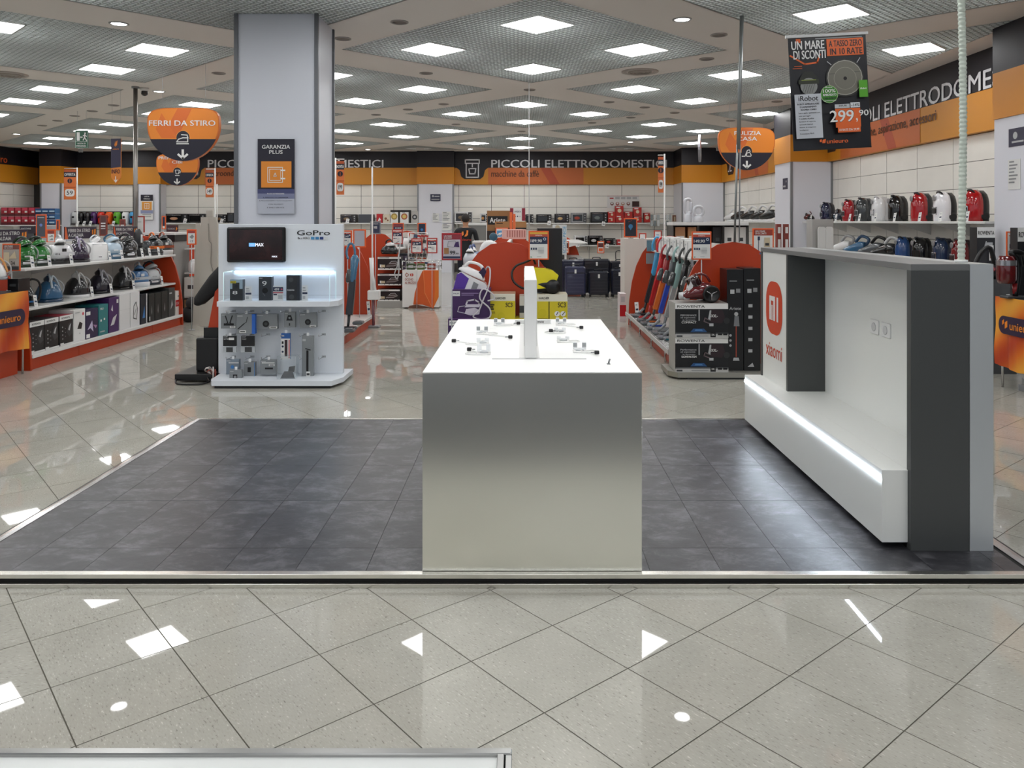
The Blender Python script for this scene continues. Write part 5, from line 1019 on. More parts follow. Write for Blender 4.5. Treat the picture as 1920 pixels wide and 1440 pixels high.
for a, b, lb in ((1222, 1240, 'left'), (1247, 1262, 'right')):
    D = 24.4; t = thing('hanging_packs', 'cluster of clear grey packs hanging from the wall rail, %s one' % lb, 'package', (XP((a+b)/2, D), D+.3, ZP(424, D))); w_ = XP(b, D)-XP(a, D)
    for i in range(3):
        for j in range(2): q = MB(); q.box(-w_/2+i*w_/3+.01, -.02*i, .18*j, -w_/2+(i+1)*w_/3-.005, -.02*i+.03, .18*j+.17, M(('a8aeb0', '7c8486', 'c4c8c8')[(i+j) % 3], .25), .004); q.build('pack', t)
    q = MB(); q.tube([(-w_/2-.05, .1, .38), (w_/2+.1, .1, .38)], .01, CHROME, 6); q.build('rail', t)
bg(1258, 1272, 401, US, 'white box with a brown bottle pictured near the right far corner', 'd8d4cc', [('r', .2, .15, .8, .85, M('7a4a34', .5)), ('r', .4, .2, .6, .7, BEIGE)])
for px, z, lb in ((651, US, 'dark microwave'), (1029, US-.07, 'first black oven'), (1131, US-.09, 'grey windowed oven'), (1011, LS, 'lower shelf end'), (1083, LS-.05, 'white microwave'), (1138, LS-.09, 'small oven with red picture'), (346, US, 'wide black oven'), (415, US, 'oven between the rods')):
    price_tag((XP(px, 24.85), 24.84, z), 0, 'small white price card on the far wall shelf by the '+lb, .14, .1)
# coffee machines + capsule packs on the left
for k, (px, c, lb) in enumerate(((138, 'c0c2c4', 'silver'), (150, '141416', 'black'), (162, '222226', 'dark grey'), (174, '4a2864', 'purple'), (187, 'c82818', 'red'), (202, 'e05818', 'orange'), (217, '5aa82c', 'lime green'), (233, 'e4e4e4', 'white'), (247, '3c94c8', 'light blue'))):
    D = 24.9; t = thing('coffee_machine', lb+' capsule coffee machine in the coloured row on the far left shelf', 'coffee machine', (XP(px, D), D, 1.501), 0, 'coloured coffee machines')
    q = MB(); body(q, [(.16, .22, 0, 0, .1, 4), (.17, .24, .12, 0, .1), (.19, .26, .22, 0, .1), (.2, .26, .32, 0, .1), (.14, .2, .385, 0, .1)], M(c, .2, coat=.5), 14); q.build('body', t)
    q = MB(); q.box(-.06, -.06, 0, .06, .0, .03, BLACK, .004); q.box(-.03, -.05, .2, .03, 0, .26, BLACK, .006); q.build('spout', t); q = MB(); q.box(-.12, .22, 0, .12, .25, .41, BLACK); q.build('backboard', t)
    if k in (1, 2, 3, 5, 6): price_tag((XP(px-6, 24.8), 24.8, 1.46), 0, 'white price card in front of the %s coffee machine' % lb, .16, .08)
for r in range(2):
    for k in range(5): 
        D = 23.6; bg(2+k*12.8, 14+k*12.8, 389+16.5*r, ZP(405.3+16.5*r, D), 'red coffee pack, %s row, %s from the left edge' % (('upper', 'lower')[r], ('first', 'second', 'third', 'fourth', 'fifth')[k]), '9c1c2c', [('r', .1, .65, .9, .95, M('c8405a', .5)), ('r', .5, .4, .9, .6, PAPER), ('r', 0, 0, 1, .3, M('5a1820', .5))], D=D, name='coffee_pack')
for r in range(3):
    for k in range(3): 
        D = 23.6; bg(66+k*12.6, 78+k*12.6, 391+10.5*r, ZP(400.8+10.5*r, D), 'blue coffee pack, %s row, %s column right of the red packs' % (('top', 'middle', 'bottom')[r], ('left', 'centre', 'right')[k]), '3a6c9c', [('r', 0, .7, 1, 1, M('284c80', .5)), ('r', .1, .35, .9, .6, M('b8d0e0', .5)), ('r', 0, 0, 1, .25, M('20304c', .5))], D=D, name='coffee_pack')
D = 23.6
for z, lb in ((ZP(421.8, D), 'shelf under the coffee packs at the far left'), (ZP(405.4, D)-.0, 'thin shelf between the rows of red coffee packs')):
    t = thing('wall_shelf', lb, 'shelf', (XP(1, D), D, z)); q = MB(); q.box(0, -.02, -.03 if 'under' in lb else -.004, XP(66 if 'thin' in lb else 106, D)-XP(1, D), .3, 0, SHW); q.build('board', t)
# ================================================================ mid ground clutter: left half
def frame_simple(px0, py0, px1, py1, D, label, items, frame=FRAME_OR, bg=PAPER, zb=None, group=None): return framed(px0, py0, px1, py1, D, label, items, frame, zb, bg, fw=.02, dpt=.015, group=group)
gondola('second row gondola behind the steam irons', -6.2, 15.2, 19.0, ends=(1, 1), endh=1.3, back_h=1.2)
gondola('second row gondola behind the camera stand', -2.78, 15.25, 19.0, hw=.52, sd=.45, ends=(1, 1), endh=1.38)
gondola('second row gondola behind the shop assistant', 1.0, 19.3, 22.6, ends=(0, 1), endh=1.2, back_h=1.1)
DK = M('3c2c34', .5)
frame_simple(67, 402, 87, 446, 13.5, 'tall orange framed grey sheet over the green steam irons', [('r', 0, 0, 1, 1, M('4c4e58', .5)), ('r', .1, .88, .9, .92, LGREY), ('c', .5, .55, .07, M('6a80c0', .5))], zb=0.0, bg=M('4c4e58', .5))
frame_simple(186, 403, 201, 442, 13.0, 'narrow dark red sheet between two header boards', [('r', 0, 0, 1, 1, M('5c3c3c', .5)), ('r', .1, .58, .9, .64, WHITE), ('r', .1, .42, .9, .5, WHITE), ('r', .1, .3, .9, .34, WHITE)], frame=M('8a3a2c', .5), zb=0.0)
frame_simple(224, 411, 235, 427, 14, 'small dark red sheet right of the green coffee machine', [('r', 0, .3, 1, 1, M('6a3430', .5)), ('r', .1, .1, .9, .2, LGREY)], frame=M('8a3a2c', .5), zb=0.0)
frame_simple(248, 405, 271, 441, 13.3, 'white sheet in a red frame behind the steel pole', [('r', .2, .7, .8, .74, LGREY)], frame=M('a83428', .5), zb=0.0)
frame_simple(105, 412, 112, 432, 14, 'narrow dark sheet left of the middle header board', [('r', 0, 0, 1, 1, M('4a3440', .5))], frame=ORED, zb=0.0)
frame_simple(303, 405, 311, 430, 15, 'narrow orange and blue sheet at the left end of the black ovens', [('r', 0, .2, 1, 1, DBLUE)], frame=ORED, zb=0.0)
frame_simple(87, 430, 104, 455, 13, 'small framed sheet with irons pictured behind the green irons', [('r', 0, .7, 1, 1, M('8a3a34', .5)), ('p', [(.1, .4), (.7, .6), (.9, .45)], GREY), ('p', [(.2, .1), (.7, .3), (.9, .15)], GREY)], zb=0.0)
frame_simple(350, 430, 368, 459, 11.8, 'orange framed price card by the grey leaning panels', [('r', 0, .8, 1, 1, M('a03c38', .5)), ('p', [(.2, .5), (.6, .7), (.9, .55), (.6, .35)], GREY), ('t', '17', .4, .08, .75, .25, PURPLE)], zb=0.0)
t = thing('header_board', 'small dark board reading TECNICHE under the black ovens', 'sign', (XP(323, 15), 15, ZP(436, 15))); q = MB(); q.box(-.11, 0, 0, .11, .01, .14, M('4a2c34', .5)); q.art(-.11, 0, .22, .14, 0, [('t', 'TECNICHE', .1, .4, .7, .6, LGREY), ('p', [(.8, .2), (.95, .5), (.85, .8)], ORANGE)]); q.box(-.02, 0, -ZP(436, 15), .02, .01, 0, CHROME); q.build('board', t)
t = thing('header_board', 'dark board reading MACCHINE CAFFE behind the left header board', 'sign', (XP(52, 14), 14, ZP(438, 14))); q = MB(); q.box(-.14, 0, 0, .14, .01, .13, M('241c28', .5)); q.art(-.14, 0, .28, .13, 0, [('t', 'MACCHINE', .1, .55, .7, .78, LGREY), ('t', 'CAFFE', .1, .2, .5, .42, LGREY)]); q.box(-.1, 0, -ZP(438, 14), .1, .01, 0, DGREY); q.build('board', t)
# counter behind the iron gondola
t = thing('service_counter', 'grey and white service counter beyond the left gondola', 'counter', (XP(310, 13), 13.0, 0)); q = MB(); q.box(-.3, 0, 0, .14, .6, 1.27, M('8c8a88', .45)); q.build('carcass', t); q = MB(); q.box(-.32, -.02, 1.27, .16, .6, 1.38, BLACK, .003); q.build('black_band', t); q = MB(); q.box(-.34, -.04, 1.38, .17, .62, 1.42, SHW, .003); q.build('worktop', t)
t = thing('side_unit', 'white unit with kettles and boxes beside the grey leaning panels', 'shelving', (XP(357, 13.3), 13.3, 0))
for z in (.35, .75, 1.15): q = MB(); q.box(-.1, 0, z-.02, .12, .4, z, SHW); q.build('shelf', t)
q = MB(); q.box(-.1, .4, 0, .12, .42, 1.3, SHW); q.build('back_panel', t)
for z, c, lb, h in ((.351, 'd8d8d4', 'white carton on the lower shelf of the side unit', .32), (.0, '8c6a48', 'kraft carton on the floor under the side unit', .3)): bgx = carton('carton', lb, 'box', (XP(357, 13.3), 13.28, z+.001), .19, .3, h, M(c, .6), [('r', .3, .4, .8, .6, DGREY)] if z > .1 else [])
t = thing('kettle', 'round white and chrome appliance on the side unit', 'kettle', (XP(358, 13.3), 13.4, .751)); q = MB(); q.lathe([(.07, 0), (.09, .04), (.085, .14), (.05, .2), (.01, .22)], (0, 0, 0), WHITEG, 16); q.build('body', t); q = MB(); q.tube([(.07, 0, .18), (.12, 0, .15), (.08, 0, .05)], .01, BLACK, 6); q.build('handle', t)
# leaning grey panels
FO = M('bdb8ae', .6, name='grey_foam_board')
for x0, x1, y0, lb, D, dx in ((361, 378, 418, 'left', 12.45, .05), (374, 408, 407, 'right', 12.2, .02)):
    a, b = XP(x0, D), XP(x1, D); t = thing('leaning_panel', 'tall grey board standing by the left gondola, %s of two' % lb, 'board', ((a+b)/2, D, 0)); w_ = b-a; h_ = ZP(y0, D)
    q = MB(); q.prism([(-w_/2, 0), (w_/2, 0), (w_/2, h_*.93), (w_/2-.03, h_), (-w_/2+dx, h_), (-w_/2+dx, h_*.94)], 'y', 0, .04, FO); q.build('board', t)
    if lb == 'right':
        q = MB(); q.box(-.04, .01, h_, .06, .03, h_+.1, FO, .004); q.build('top_tab', t); q = MB(); q.tube([(0, -.008, h_-.1), (.01, -.01, h_-.35), (.05, -.01, h_-.42), (.04, -.01, h_-.7), (.09, -.012, h_-.85), (.05, -.01, h_-.8)], .005, M('8c8880', .5), 5); q.build('cord', t)
# black standing device behind the camera stand
t = thing('exercise_machine', 'black machine with tilted pad and orange column behind the camera stand', 'machine', (XP(380, 8.2), 8.2, 0))
q = MB(); q.box(-.18, -.25, 0.02, .2, .25, .085, BLACK, .006); q.build('base_plate', t)
q = MB(); q.box(-.03, -.1, .085, .19, .15, .42, BLACK, .01); q.build('housing', t)
q = MB(); q.prism([(.05, .42), (.22, .42), (.22, .95), (.15, .95)], 'y', -.03, .04, GRED); q.box(.03, -.05, .42, .22, .06, .52, BLACK); q.build('column', t)
q = MB(); q.loft([[(x+w_*cos(2*pi*k/12)*.8, .05*sin(2*pi*k/12), z+w_*.45*cos(2*pi*k/12+pi)) for k in range(12)] for x, z, w_ in ((-.06, .75, .03), (-.03, .79, .07), (.06, .89, .09), (.15, 1.0, .1), (.22, 1.1, .08))], M('101012', .7), True, True); q.build('pad', t)
q = MB(); q.tube([(-.16, -.26, .03), (-.1, -.36, .012), (.1, -.38, .012), (.18, -.3, .02), (.15, -.26, .05)], .01, BLACK, 6); q.build('cable', t)
q = MB(); rnd = random.Random(3); pts = [(-.0+rnd.uniform(-.06, .06), rnd.uniform(-.05, .05), .01+rnd.uniform(0, .14)) for _ in range(16)]; q.tube(pts, .006, M('d8d0cc', .5), 5); q.tube([(x+.02, y, z*.8+.005) for x, y, z in pts[::-1]], .005, M('a04838', .5), 5)
solo(q, 'cable_bundle', 'tangled white and red cables on the floor left of the camera stand', 'cable', (XP(402, 8.1), 7.98, 0.01))
t = thing('black_bag', 'black bagged items on the floor by the far end of the left gondola', 'bag', (XP(352, 12.7), 12.75, 0)); q = MB(); q.ell((0, 0, .12), (.13, .12, .13), M('1c1a1c', .7, bump=.6, nscale=8), 12, 8); q.ell((.05, 0, .3), (.1, .1, .1), M('2a2a2c', .6, bump=.6, nscale=8), 12, 8); q.build('bag', t)
# ---- display stack of irons, bin, signs (centre left)
DS = 14.85
def cb2(px0, px1, py0, z, label, bodym, items, D, d=.3, top=None): a, b = XP(px0, D), XP(px1, D); return carton('carton', label, 'box', ((a+b)/2, D, z), b-a, d, ZP(py0, D)-z, bodym, items, 0, None, top)
t = thing('end_plinth', 'low grey plinth under the stacked iron boxes at centre left', 'plinth', (XP(732, DS), DS-.02, 0)); q = MB(); q.box(-.25, 0, 0, .27, .5, .125, M('9a9a96', .4), .004); q.build('body', t)
iron3 = [('r', 0, .86, 1, 1, PAPER), ('r', .08, .91, .5, .95, DGREY), ('r', .02, 0, 1, .12, PAPER), ('p', [(.1, .2), (.2, .18), (.22, .4), (.1, .42)], PAPER), ('p', [(.35, .2), (.75, .25), (.92, .45), (.8, .65), (.55, .6), (.4, .4)], M('4a3c3a', .4)), ('l', [(.38, .3), (.7, .32), (.88, .45), (.78, .68), (.58, .66), (.5, .5), (.8, .5)], .035, LGREY), ('r', .15, .2, .32, .4, BEIGE)]+[('c', .3+.2*i, .12, .045, DGREY) for i in range(4)]
for k, lb in enumerate(('bottom', 'middle', 'top')): cb2(708, 752-(k == 0)*2, (571.5, 543, 514, 482)[k+1], .126+.288*k, 'black and white iron box, %s of the stack of three' % lb, M('17151a', .4), iron3, DS)
t = thing('steam_iron', 'black and silver steam iron on top of the stack of iron boxes', 'steam iron', (XP(728, DS), DS+.12, .991), R(-20)); q = MB(); body(q, [(.3, .2, 0), (.34, .22, .06), (.26, .18, .13), (.12, .1, .16)], M('1c1c20', .2, coat=.4)); q.build('base', t); iron_part(t, .14, R(70), M('c8c8ca', .25), M('1a1a1e', .3), 1.0, R(-10))
q = MB(); q.tube([(.13, 0, .2), (.25, -.05, .25), (.27, -.1, .1), (.26, -.16, -.2), (.2, -.16, -.35), (.25, -.16, -.45), (.29, -.16, -.3), (.27, -.14, 0)], .012, LGREY, 7); q.build('hose', t)
t = thing('bargain_bin', 'white bin with orange leaf print reading OCCHIO AL PREZZO', 'bin', (XP(788.5, 14.75), 14.75, 0)); hw = .335
q = MB(); q.prism([(-hw, 0), (hw, 0), (hw, .5), (-hw, .5)], 'z', .02, .7, PAPER); q.build('body', t)
q = MB(); q.art(-hw, 0, 2*hw, .7, -.001, [('p', [(.3, .1), (.34, .4), (.45, .75), (.58, 1), (.9, 1), (.95, .85), (1, .3), (.85, .0), (.8, .02), (.55, .1)], ORED), ('p', [(.85, 0), (1, .3), (1, 1), (.88, 1), (.9, .5)], M('e07828', .5)), ('p', [(.3, .1), (.55, .1), (.8, .02), (.62, .4), (.56, 1), (.42, .7)], M('cc5a24', .5)), ('l', [(.58, 1), (.62, .4), (.82, .02)], .012, M('e89050', .5)), ('p', [(.15, 0), (.2, .07), (.4, .1), (.75, .03), (.78, 0)], M('6a4a3c', .4)), ('l', [(.08, .88), (.12, .93), (.18, .88), (.12, .83), (.08, .88)], .015, M('a0503c', .5)), ('c', .26, .88, .045, M('c04030', .5)), ('l', [(.26, .84), (.26, .92)], .015, PAPER), ('t', 'OCCHIO', .07, .73, .3, .79, M('a05040', .5)), ('t', 'AL PREZZO', .07, .64, .38, .7, M('a05040', .5))]); q.build('print', t)
q = MB()
for z in (.76, .86):
    for a, b in (((-hw, 0), (hw, 0)), ((hw, 0), (hw, .5)), ((hw, .5), (-hw, .5)), ((-hw, .5), (-hw, 0))): q.cyl((*a, z), (*b, z), .008, .008, CHROME, 6)
for x in (-hw, hw):
    for y in (0, .5): q.cyl((x, y, .7), (x, y, .87), .01, .01, CHROME, 6)
q.build('rail_basket', t)
for k, (dx, c) in enumerate(((-.2, '3a4a2c'), (-.02, '5a6a3c'), (.18, '8a4030'))): carton('small_box', ('dark green', 'olive', 'brown red')[k]+' small box lying in the bargain bin', 'box', (XP(788.5, 14.75)+dx, 14.9, .705), .15, .1, .11, M(c, .5), [('r', .2, .3, .8, .7, LGREY)])
blk = offer('29')
frame_simple(771, 447, 792, 475, 14.5, 'left of two small red framed price sheets above the bargain bin', offer('29'), frame=M('b03830', .5), zb=0.0); frame_simple(800, 446, 820, 475, 14.5, 'right of two small red framed price sheets above the bargain bin', offer('29'), frame=M('b03830', .5), zb=0.0)
frame_simple(643, 432, 660, 463, 11.5, 'orange framed price sheet just right of the camera stand', offer('249'), zb=0.0); frame_simple(662, 430, 686, 464, 12.0, 'blank grey sheet in an orange frame beside the rounded end', [('r', 0, 0, 1, 1, M('b4b6c0', .5))], zb=0.0)
frame_simple(694, 415, 714, 439, 14.0, 'navy square sign with white lettering on the thin rod', [('r', 0, 0, 1, 1, M('2c3450', .5)), ('t', 'OFFERTE', .15, .8, .85, .92, LGREY), ('t', 'WEB', .3, .4, .7, .65, WHITE)], frame=GREY, zb=0.0)
frame_simple(735, 430, 755, 458, 15.4, 'red framed price sheet behind the stacked iron boxes', offer('59'), frame=M('b03830', .5), zb=0.0)
frame_simple(736, 418, 757, 432, 19, 'low dark sheet reading sconti on the second row', [('r', 0, 0, 1, .5, DBLUE), ('r', 0, .5, 1, 1, M('7a2c34', .5)), ('t', 'SCONTI', .2, .15, .8, .35, WHITE)], frame=ORED, zb=0.0)
frame_simple(783, 418, 799, 441, 17, 'dark sheet with a blue bulb left of the middle pier', [('r', 0, 0, 1, 1, M('202c44', .5)), ('c', .5, .45, .12, MBLUE)], frame=ORED, zb=0.0)
frame_simple(1170, 409, 1195, 445, 14.1, 'dark sheet with a blue balloon in an orange frame over the white cabinets', [('r', 0, 0, 1, 1, M('1a2230', .5)), ('c', .5, .58, .13, M('3a78a8', .5)), ('p', [(.38, .5), (.62, .5), (.5, .35)], M('3a78a8', .5)), ('l', [(.3, .85), (.6, .92)], .02, M('b04030', .5))], zb=1.301)
frame_simple(1051, 452, 1067, 475, 17.5, 'orange framed dark price card left over the suitcases', [('r', 0, .4, 1, .9, M('5a2c2c', .5)), ('r', .1, .1, .9, .3, ORED)], zb=0.0, frame=ORED); frame_simple(1120, 452, 1133, 475, 17.5, 'orange framed dark price card in the middle over the suitcases', [('r', 0, .5, 1, .9, M('5a2c2c', .5)), ('r', .1, .1, .9, .4, ORED)], zb=0.0, frame=ORED)
for px0, px1, y0, y1, lb in ((1198, 1212, 437, 456, 'left'), (1226, 1241, 432, 448, 'right')): frame_simple(px0, y0, px1, y1, 14.0, 'white sheet in a thin red frame on the white cabinets, %s one' % lb, [('r', .2, .4, .7, .5, MBLUE)], frame=M('b84838', .5), zb=1.301)
# accessory racks behind the bin
t = thing('accessory_rack', 'white wire rack of packed accessories behind the bargain bin', 'rack', (-2.1, 15.5, 0))
for x in (-.14, .22): q = MB(); q.cyl((x, 0, 0), (x, 0, 1.38), .012, .012, WHITE, 6); q.build('upright', t)
for k in range(4): q = MB(); q.cyl((-.14, 0, .6+k*.26), (.22, 0, .6+k*.26), .01, .01, WHITE, 6); q.build('rail', t)
q = MB(); q.box(-.15, -.1, 0, .24, .25, .05, SHW); q.build('foot', t)
rnd = random.Random(5)
for r in range(3):
    for k in range(5):
        t = thing('accessory_pack', 'slanted accessory pack, %s row of the white rack, %s from the left' % (('top', 'middle', 'bottom')[r], ORD[k]), 'package', (-2.1-.1+k*.07, 15.46, 1.16-r*.26), 0, 'packs on the white wire rack')
        q = MB(); q.box(-.045, -.02, 0, .045, 0, .2, M(rnd.choice(('c8c4c0', '9a9490', '6a6668', 'b8a090', 'd8d8d8')), .4), .003); q.art(-.045, 0, .09, .2, -.02, [('r', .1, .7, .9, .9, M(rnd.choice(('b03838', 'd8d8d8', '3a4a6a')), .5)), ('r', .2, .1, .7, .4, DGREY)]); q.xf(Matrix.Rotation(R(14), 4, 'Y')); q.build('pack', t)
# items on second row gondola shelf tops (behind camera stand)
for k, (px, lb, c) in enumerate(((716, 'white toaster', 'e0e0e0'), (700, 'grey mixer', '8a8c90'))):
    D = 15.6; t = thing('small_appliance', lb+' on the second row gondola behind the rounded end', 'appliance', (XP(px, D)+.5, D+.3+k*.3, 1.09)); q = MB(); body(q, [(.24, .18, 0, 0, 0, 5), (.26, .19, .1, 0, 0, 4), (.22, .16, .18, 0, 0, 4)], M(c, .25)); q.build('body', t); q = MB(); q.box(-.08, -.02, .18, .08, .02, .185, BLACK); q.build('slot', t)
# second-row gondola stock (generic cartons, both sides)
cols = ['c8c4bc', '2a2c34', '8c3030', 'd8d4cc', '44566a', 'b88a50', '3a2c4c', 'e0dcd4']
for (xc, y0, sgn, nm) in ((-6.2, 15.4, 1, 'left second row'), (-2.78, 15.5, 1, 'second row behind camera stand'), (1.0, 19.5, -1, 'second row by the suitcases')):
    for k in range(6):
        for z, h in ((.165, .3), (.66, .26)):
            carton('carton', '%s carton, %s on the %s shelf, %s' % (('white', 'dark', 'red', 'cream', 'blue grey', 'tan', 'violet', 'pale')[(k*3+int(z*10)) % 8], ('first', 'second', 'third', 'fourth', 'fifth', 'sixth')[k], 'base' if z < .3 else 'upper', nm), 'box', (xc+sgn*.45, y0+.3+k*.5, z), .34, .3, h, M(cols[(k*3+int(z*10)) % 8], .5), [('r', .1, .7, .7, .85, PAPER), ('c', .5, .35, .18, GREY)], R(90)*sgn)
# ---- shop assistant
def person():
    J = [(0, 0, .93, .13, .1), (0, .0, 1.08, .135, .1), (0, .01, 1.25, .15, .105), (0, .0, 1.40, .15, .1), (0, .0, 1.475, .062, .06), (0, .01, 1.54, .058, .06), (0, .02, 1.62, .085, .1), (0, .02, 1.7, .078, .095),
      (-.09, 0, .86, .095, .1), (-.105, .01, .48, .062, .065), (-.115, -.01, .1, .04, .045), (.09, 0, .86, .095, .1), (.13, .03, .48, .062, .065), (.15, .0, .1, .04, .045),
      (-.115, .1, .045, .04, .035), (.155, .11, .045, .04, .035),
      (-.19, .0, 1.4, .065, .065), (-.24, .01, 1.13, .045, .045), (-.17, .22, 1.05, .032, .032), (-.1, .3, 1.08, .026, .018), (.19, .0, 1.4, .065, .065), (.255, .0, 1.13, .045, .045), (.2, .2, 1.0, .034, .034), (.15, .29, 1.04, .026, .018)]
    Ed = [(0, 1), (1, 2), (2, 3), (3, 4), (4, 5), (5, 6), (6, 7), (0, 8), (8, 9), (9, 10), (10, 14), (0, 11), (11, 12), (12, 13), (13, 15), (3, 16), (16, 17), (17, 18), (18, 19), (3, 20), (20, 21), (21, 22), (22, 23)]
    rad = [(j[3], j[4]) for j in J]; pts = [j[:3] for j in J]
    for hb, sx in ((19, 1), (23, -1)):
        bx = Vector(pts[hb])
        for f in range(4):
            a = len(pts); o = (f-1.5)*.018
            pts += [(bx.x+o, bx.y+.045, bx.z+.01-abs(o)*.2), (bx.x+o*1.1+sx*.01, bx.y+.08-abs(f-1.3)*.006, bx.z-.005)]; rad += [(.0085, .0085), (.007, .007)]; Ed += [(hb, a), (a, a+1)]
        a = len(pts); pts += [(bx.x+sx*.03, bx.y+.01, bx.z+.02), (bx.x+sx*.045, bx.y+.04, bx.z+.02)]; rad += [(.009, .009), (.008, .008)]; Ed += [(hb, a), (a, a+1)]
    me = bpy.data.meshes.new('person'); me.from_pydata(pts, Ed, []); o = bpy.data.objects.new('tmp', me); COL.objects.link(o)
    m = o.modifiers.new('s', 'SKIN'); m.use_smooth_shade = True; o.modifiers.new('u', 'SUBSURF').levels = 2
    for i, v in enumerate(me.skin_vertices[0].data): v.radius = rad[i]; v.use_root = (i == 0)
    dg = bpy.context.evaluated_depsgraph_get(); e = bpy.data.meshes.new_from_object(o.evaluated_get(dg)); bpy.data.objects.remove(o)
    for mt in (M('b98a6c', .5, name='skin'), M('16181e', .7, name='dark_shirt'), M('1a1e2a', .75, name='dark_trousers'), M('202022', .5)): e.materials.append(mt)
    for p in e.polygons:
        c = p.center; z = c.z; ax = abs(c.x)
        if z > 1.47: k = 0
        elif z < .08: k = 3
        elif c.y > .12 and z > .9: k = 0
        elif ax > .2 and z < 1.2 and z > .9 and c.y > -.1: k = 0 if z < 1.17 else 1
        elif z > .9: k = 1
        else: k = 2
        p.material_index = k; p.use_smooth = True
    ob = bpy.data.objects.new('person', e); COL.objects.link(ob); return ob
pr = person(); Dp = 17.0; pr.location = (XP(873, Dp), Dp, 0.0); pr.scale = (1, 1, 1.0); pr['label'] = 'person seen from behind in dark shirt with orange emblem and dark trousers'; pr['category'] = 'person'
q = MB(); rings = []
q.ell((0, .0, 1.665), (.092, .112, .1), M('2a2624', .8, bump=.5, nscale=60), 18, 10); q.build('hair', pr)
q = MB()
for s in (-1, 1): q.ell((s*.086, .03, 1.62), (.014, .025, .032), M('b98a6c', .5), 8, 6)
q.build('ears', pr)
q = MB(); q.art(-.15, 1.13, .3, .3, -.118, [('t', 'unieuro', .08, .2, .92, .36, M('c0402c', .5)), ('p', [(.22, .65), (.3, .55), (.4, .62), (.38, .85), (.28, .85)], M('f08a3c', .5)), ('p', [(.42, .5), (.58, .5), (.7, .62), (.72, .92), (.6, .95), (.58, .75), (.5, .62)], M('f08a3c', .5))]); q.build('shirt_print', pr)
# ---- right of the assistant: counter things
t = thing('wash_unit', 'white framed grey unit behind the shop assistant', 'unit', (XP(898, 20), 20.0, 0)); q = MB(); q.prism([(-.28, .55), (.2, .55), (.2, 1.5), (-.35, 1.5), (-.3, .95)], 'y', 0, .5, M('7c7c7a', .35)); q.box(-.3, .05, 0, .2, .5, .55, DGREY); q.build('body', t); q = MB(); q.box(-.4, -.02, 1.5, .24, .5, 1.55, SHW, .003); q.box(.18, -.03, 0, .24, 0, 1.5, SHW); q.build('frame', t)
t = thing('stand_table', 'white table holding boxes behind the rounded orange end', 'table', (XP(955, 15.5), 15.5, 0)); q = MB(); q.box(-.72, 0, 1.0, .45, .7, 1.04, SHW, .004); q.build('table_top', t)
for x in (-.68, .41): 
    for y in (.05, .6): q = MB(); q.box(x-.02, y, 0, x+.02, y+.04, 1.0, SHW); q.build('leg', t)
cb2(913, 957, 395, 1.041, 'big kraft box reading Ariete on the white table', KRAFT, [('r', .03, .64, .88, .86, BLACK), ('t', 'Ariete', .12, .69, .78, .82, WHITE), ('r', 0, 0, .35, .48, M('2a201c', .5))], 15.9, .3)
cb2(928, 987, 427, 1.041, 'black carton under a flat kraft box on the white table', M('161412', .5), [], 15.75, .12)
cb2(928, 987, 415.5, ZP(427, 15.75)+.002, 'flat kraft box lying on the black carton', M('a8794c', .7), [('r', .05, .6, .25, .8, M('5a3a20', .6))], 15.75, .12)
frame_simple(929, 427, 953, 447.5, 15.6, 'orange framed blue and white sheet in front of the kraft boxes', [('r', .05, .1, .95, .8, M('5a9cd0', .5)), ('r', .5, .1, .7, .8, PAPER), ('c', .3, .4, .15, PAPER)], zb=1.042)
t = thing('promo_board', 'white board with dark red side bands above the flat kraft box', 'sign', (XP(970.5, 15.8), 15.8, ZP(414, 15.8))); q = MB(); q.box(-.15, 0, 0, .15, .02, .25, M('8c1c34', .5)); q.art(-.15, 0, .3, .25, 0, [('r', .22, 0, .78, 1, PAPER), ('t', 'OFFERTA', .28, .65, .72, .78, DBLUE), ('c', .35, .35, .05, DBLUE), ('c', .5, .35, .05, DBLUE), ('c', .65, .35, .05, LGREY)]); q.build('board', t)
for px, y0, lb in ((958, 398, 'left'), (964, 401, 'right')): D = 13.2; t = thing('orange_post', 'slim orange upright panel edge, %s of two, above the rounded end' % lb, 'post', (XP(px, D), D, 1.0)); q = MB(); q.box(-.022, 0, 0, .022, .05, ZP(y0, D)-1.0, M('e8703c', .45), .002); q.build('post', t)
# things on the centre gondola top
D = 12.9
t = thing('serving_tray', 'white counter with small white appliances behind the rounded end', 'counter', (XP(945, 13.2), 13.2, 0)); q = MB(); q.box(-.5, 0, 0, .25, .5, 1.24, M('bdbab4', .5)); q.box(-.52, -.02, 1.24, .27, .52, 1.27, SHW); q.build('body', t)
t = thing('round_appliance', 'dark teal round pan standing behind the rounded end', 'pan', (XP(925, 13.3), 13.35, 1.271)); q = MB(); q.lathe([(.065, 0), (.07, .02), (.06, .04), (.01, .045)], (0, 0, .07), M('2c5468', .3), 20, 'y'); q.build('pan', t)
q = MB(); q.tube([(.06, 0, .1), (.12, 0, .13), (.2, 0, .12)], .012, WHITE, 8); q.build('handle', t)
t = thing('hair_care_stand', 'curved white appliance left of the rounded orange end', 'appliance', (XP(905, 9.6), 9.6, .655)); q = MB(); q.tube([(-.0, 0, .38), (.0, 0, .58), (.06, 0, .66), (.14, 0, .64), (.2, 0, .56)], [.03, .045, .06, .055, .03], WHITEG, 12); q.build('body', t); q = MB(); q.box(-.08, -.07, 0, .08, .1, .38, M('c8c4c4', .4), .01); q.build('stand', t)
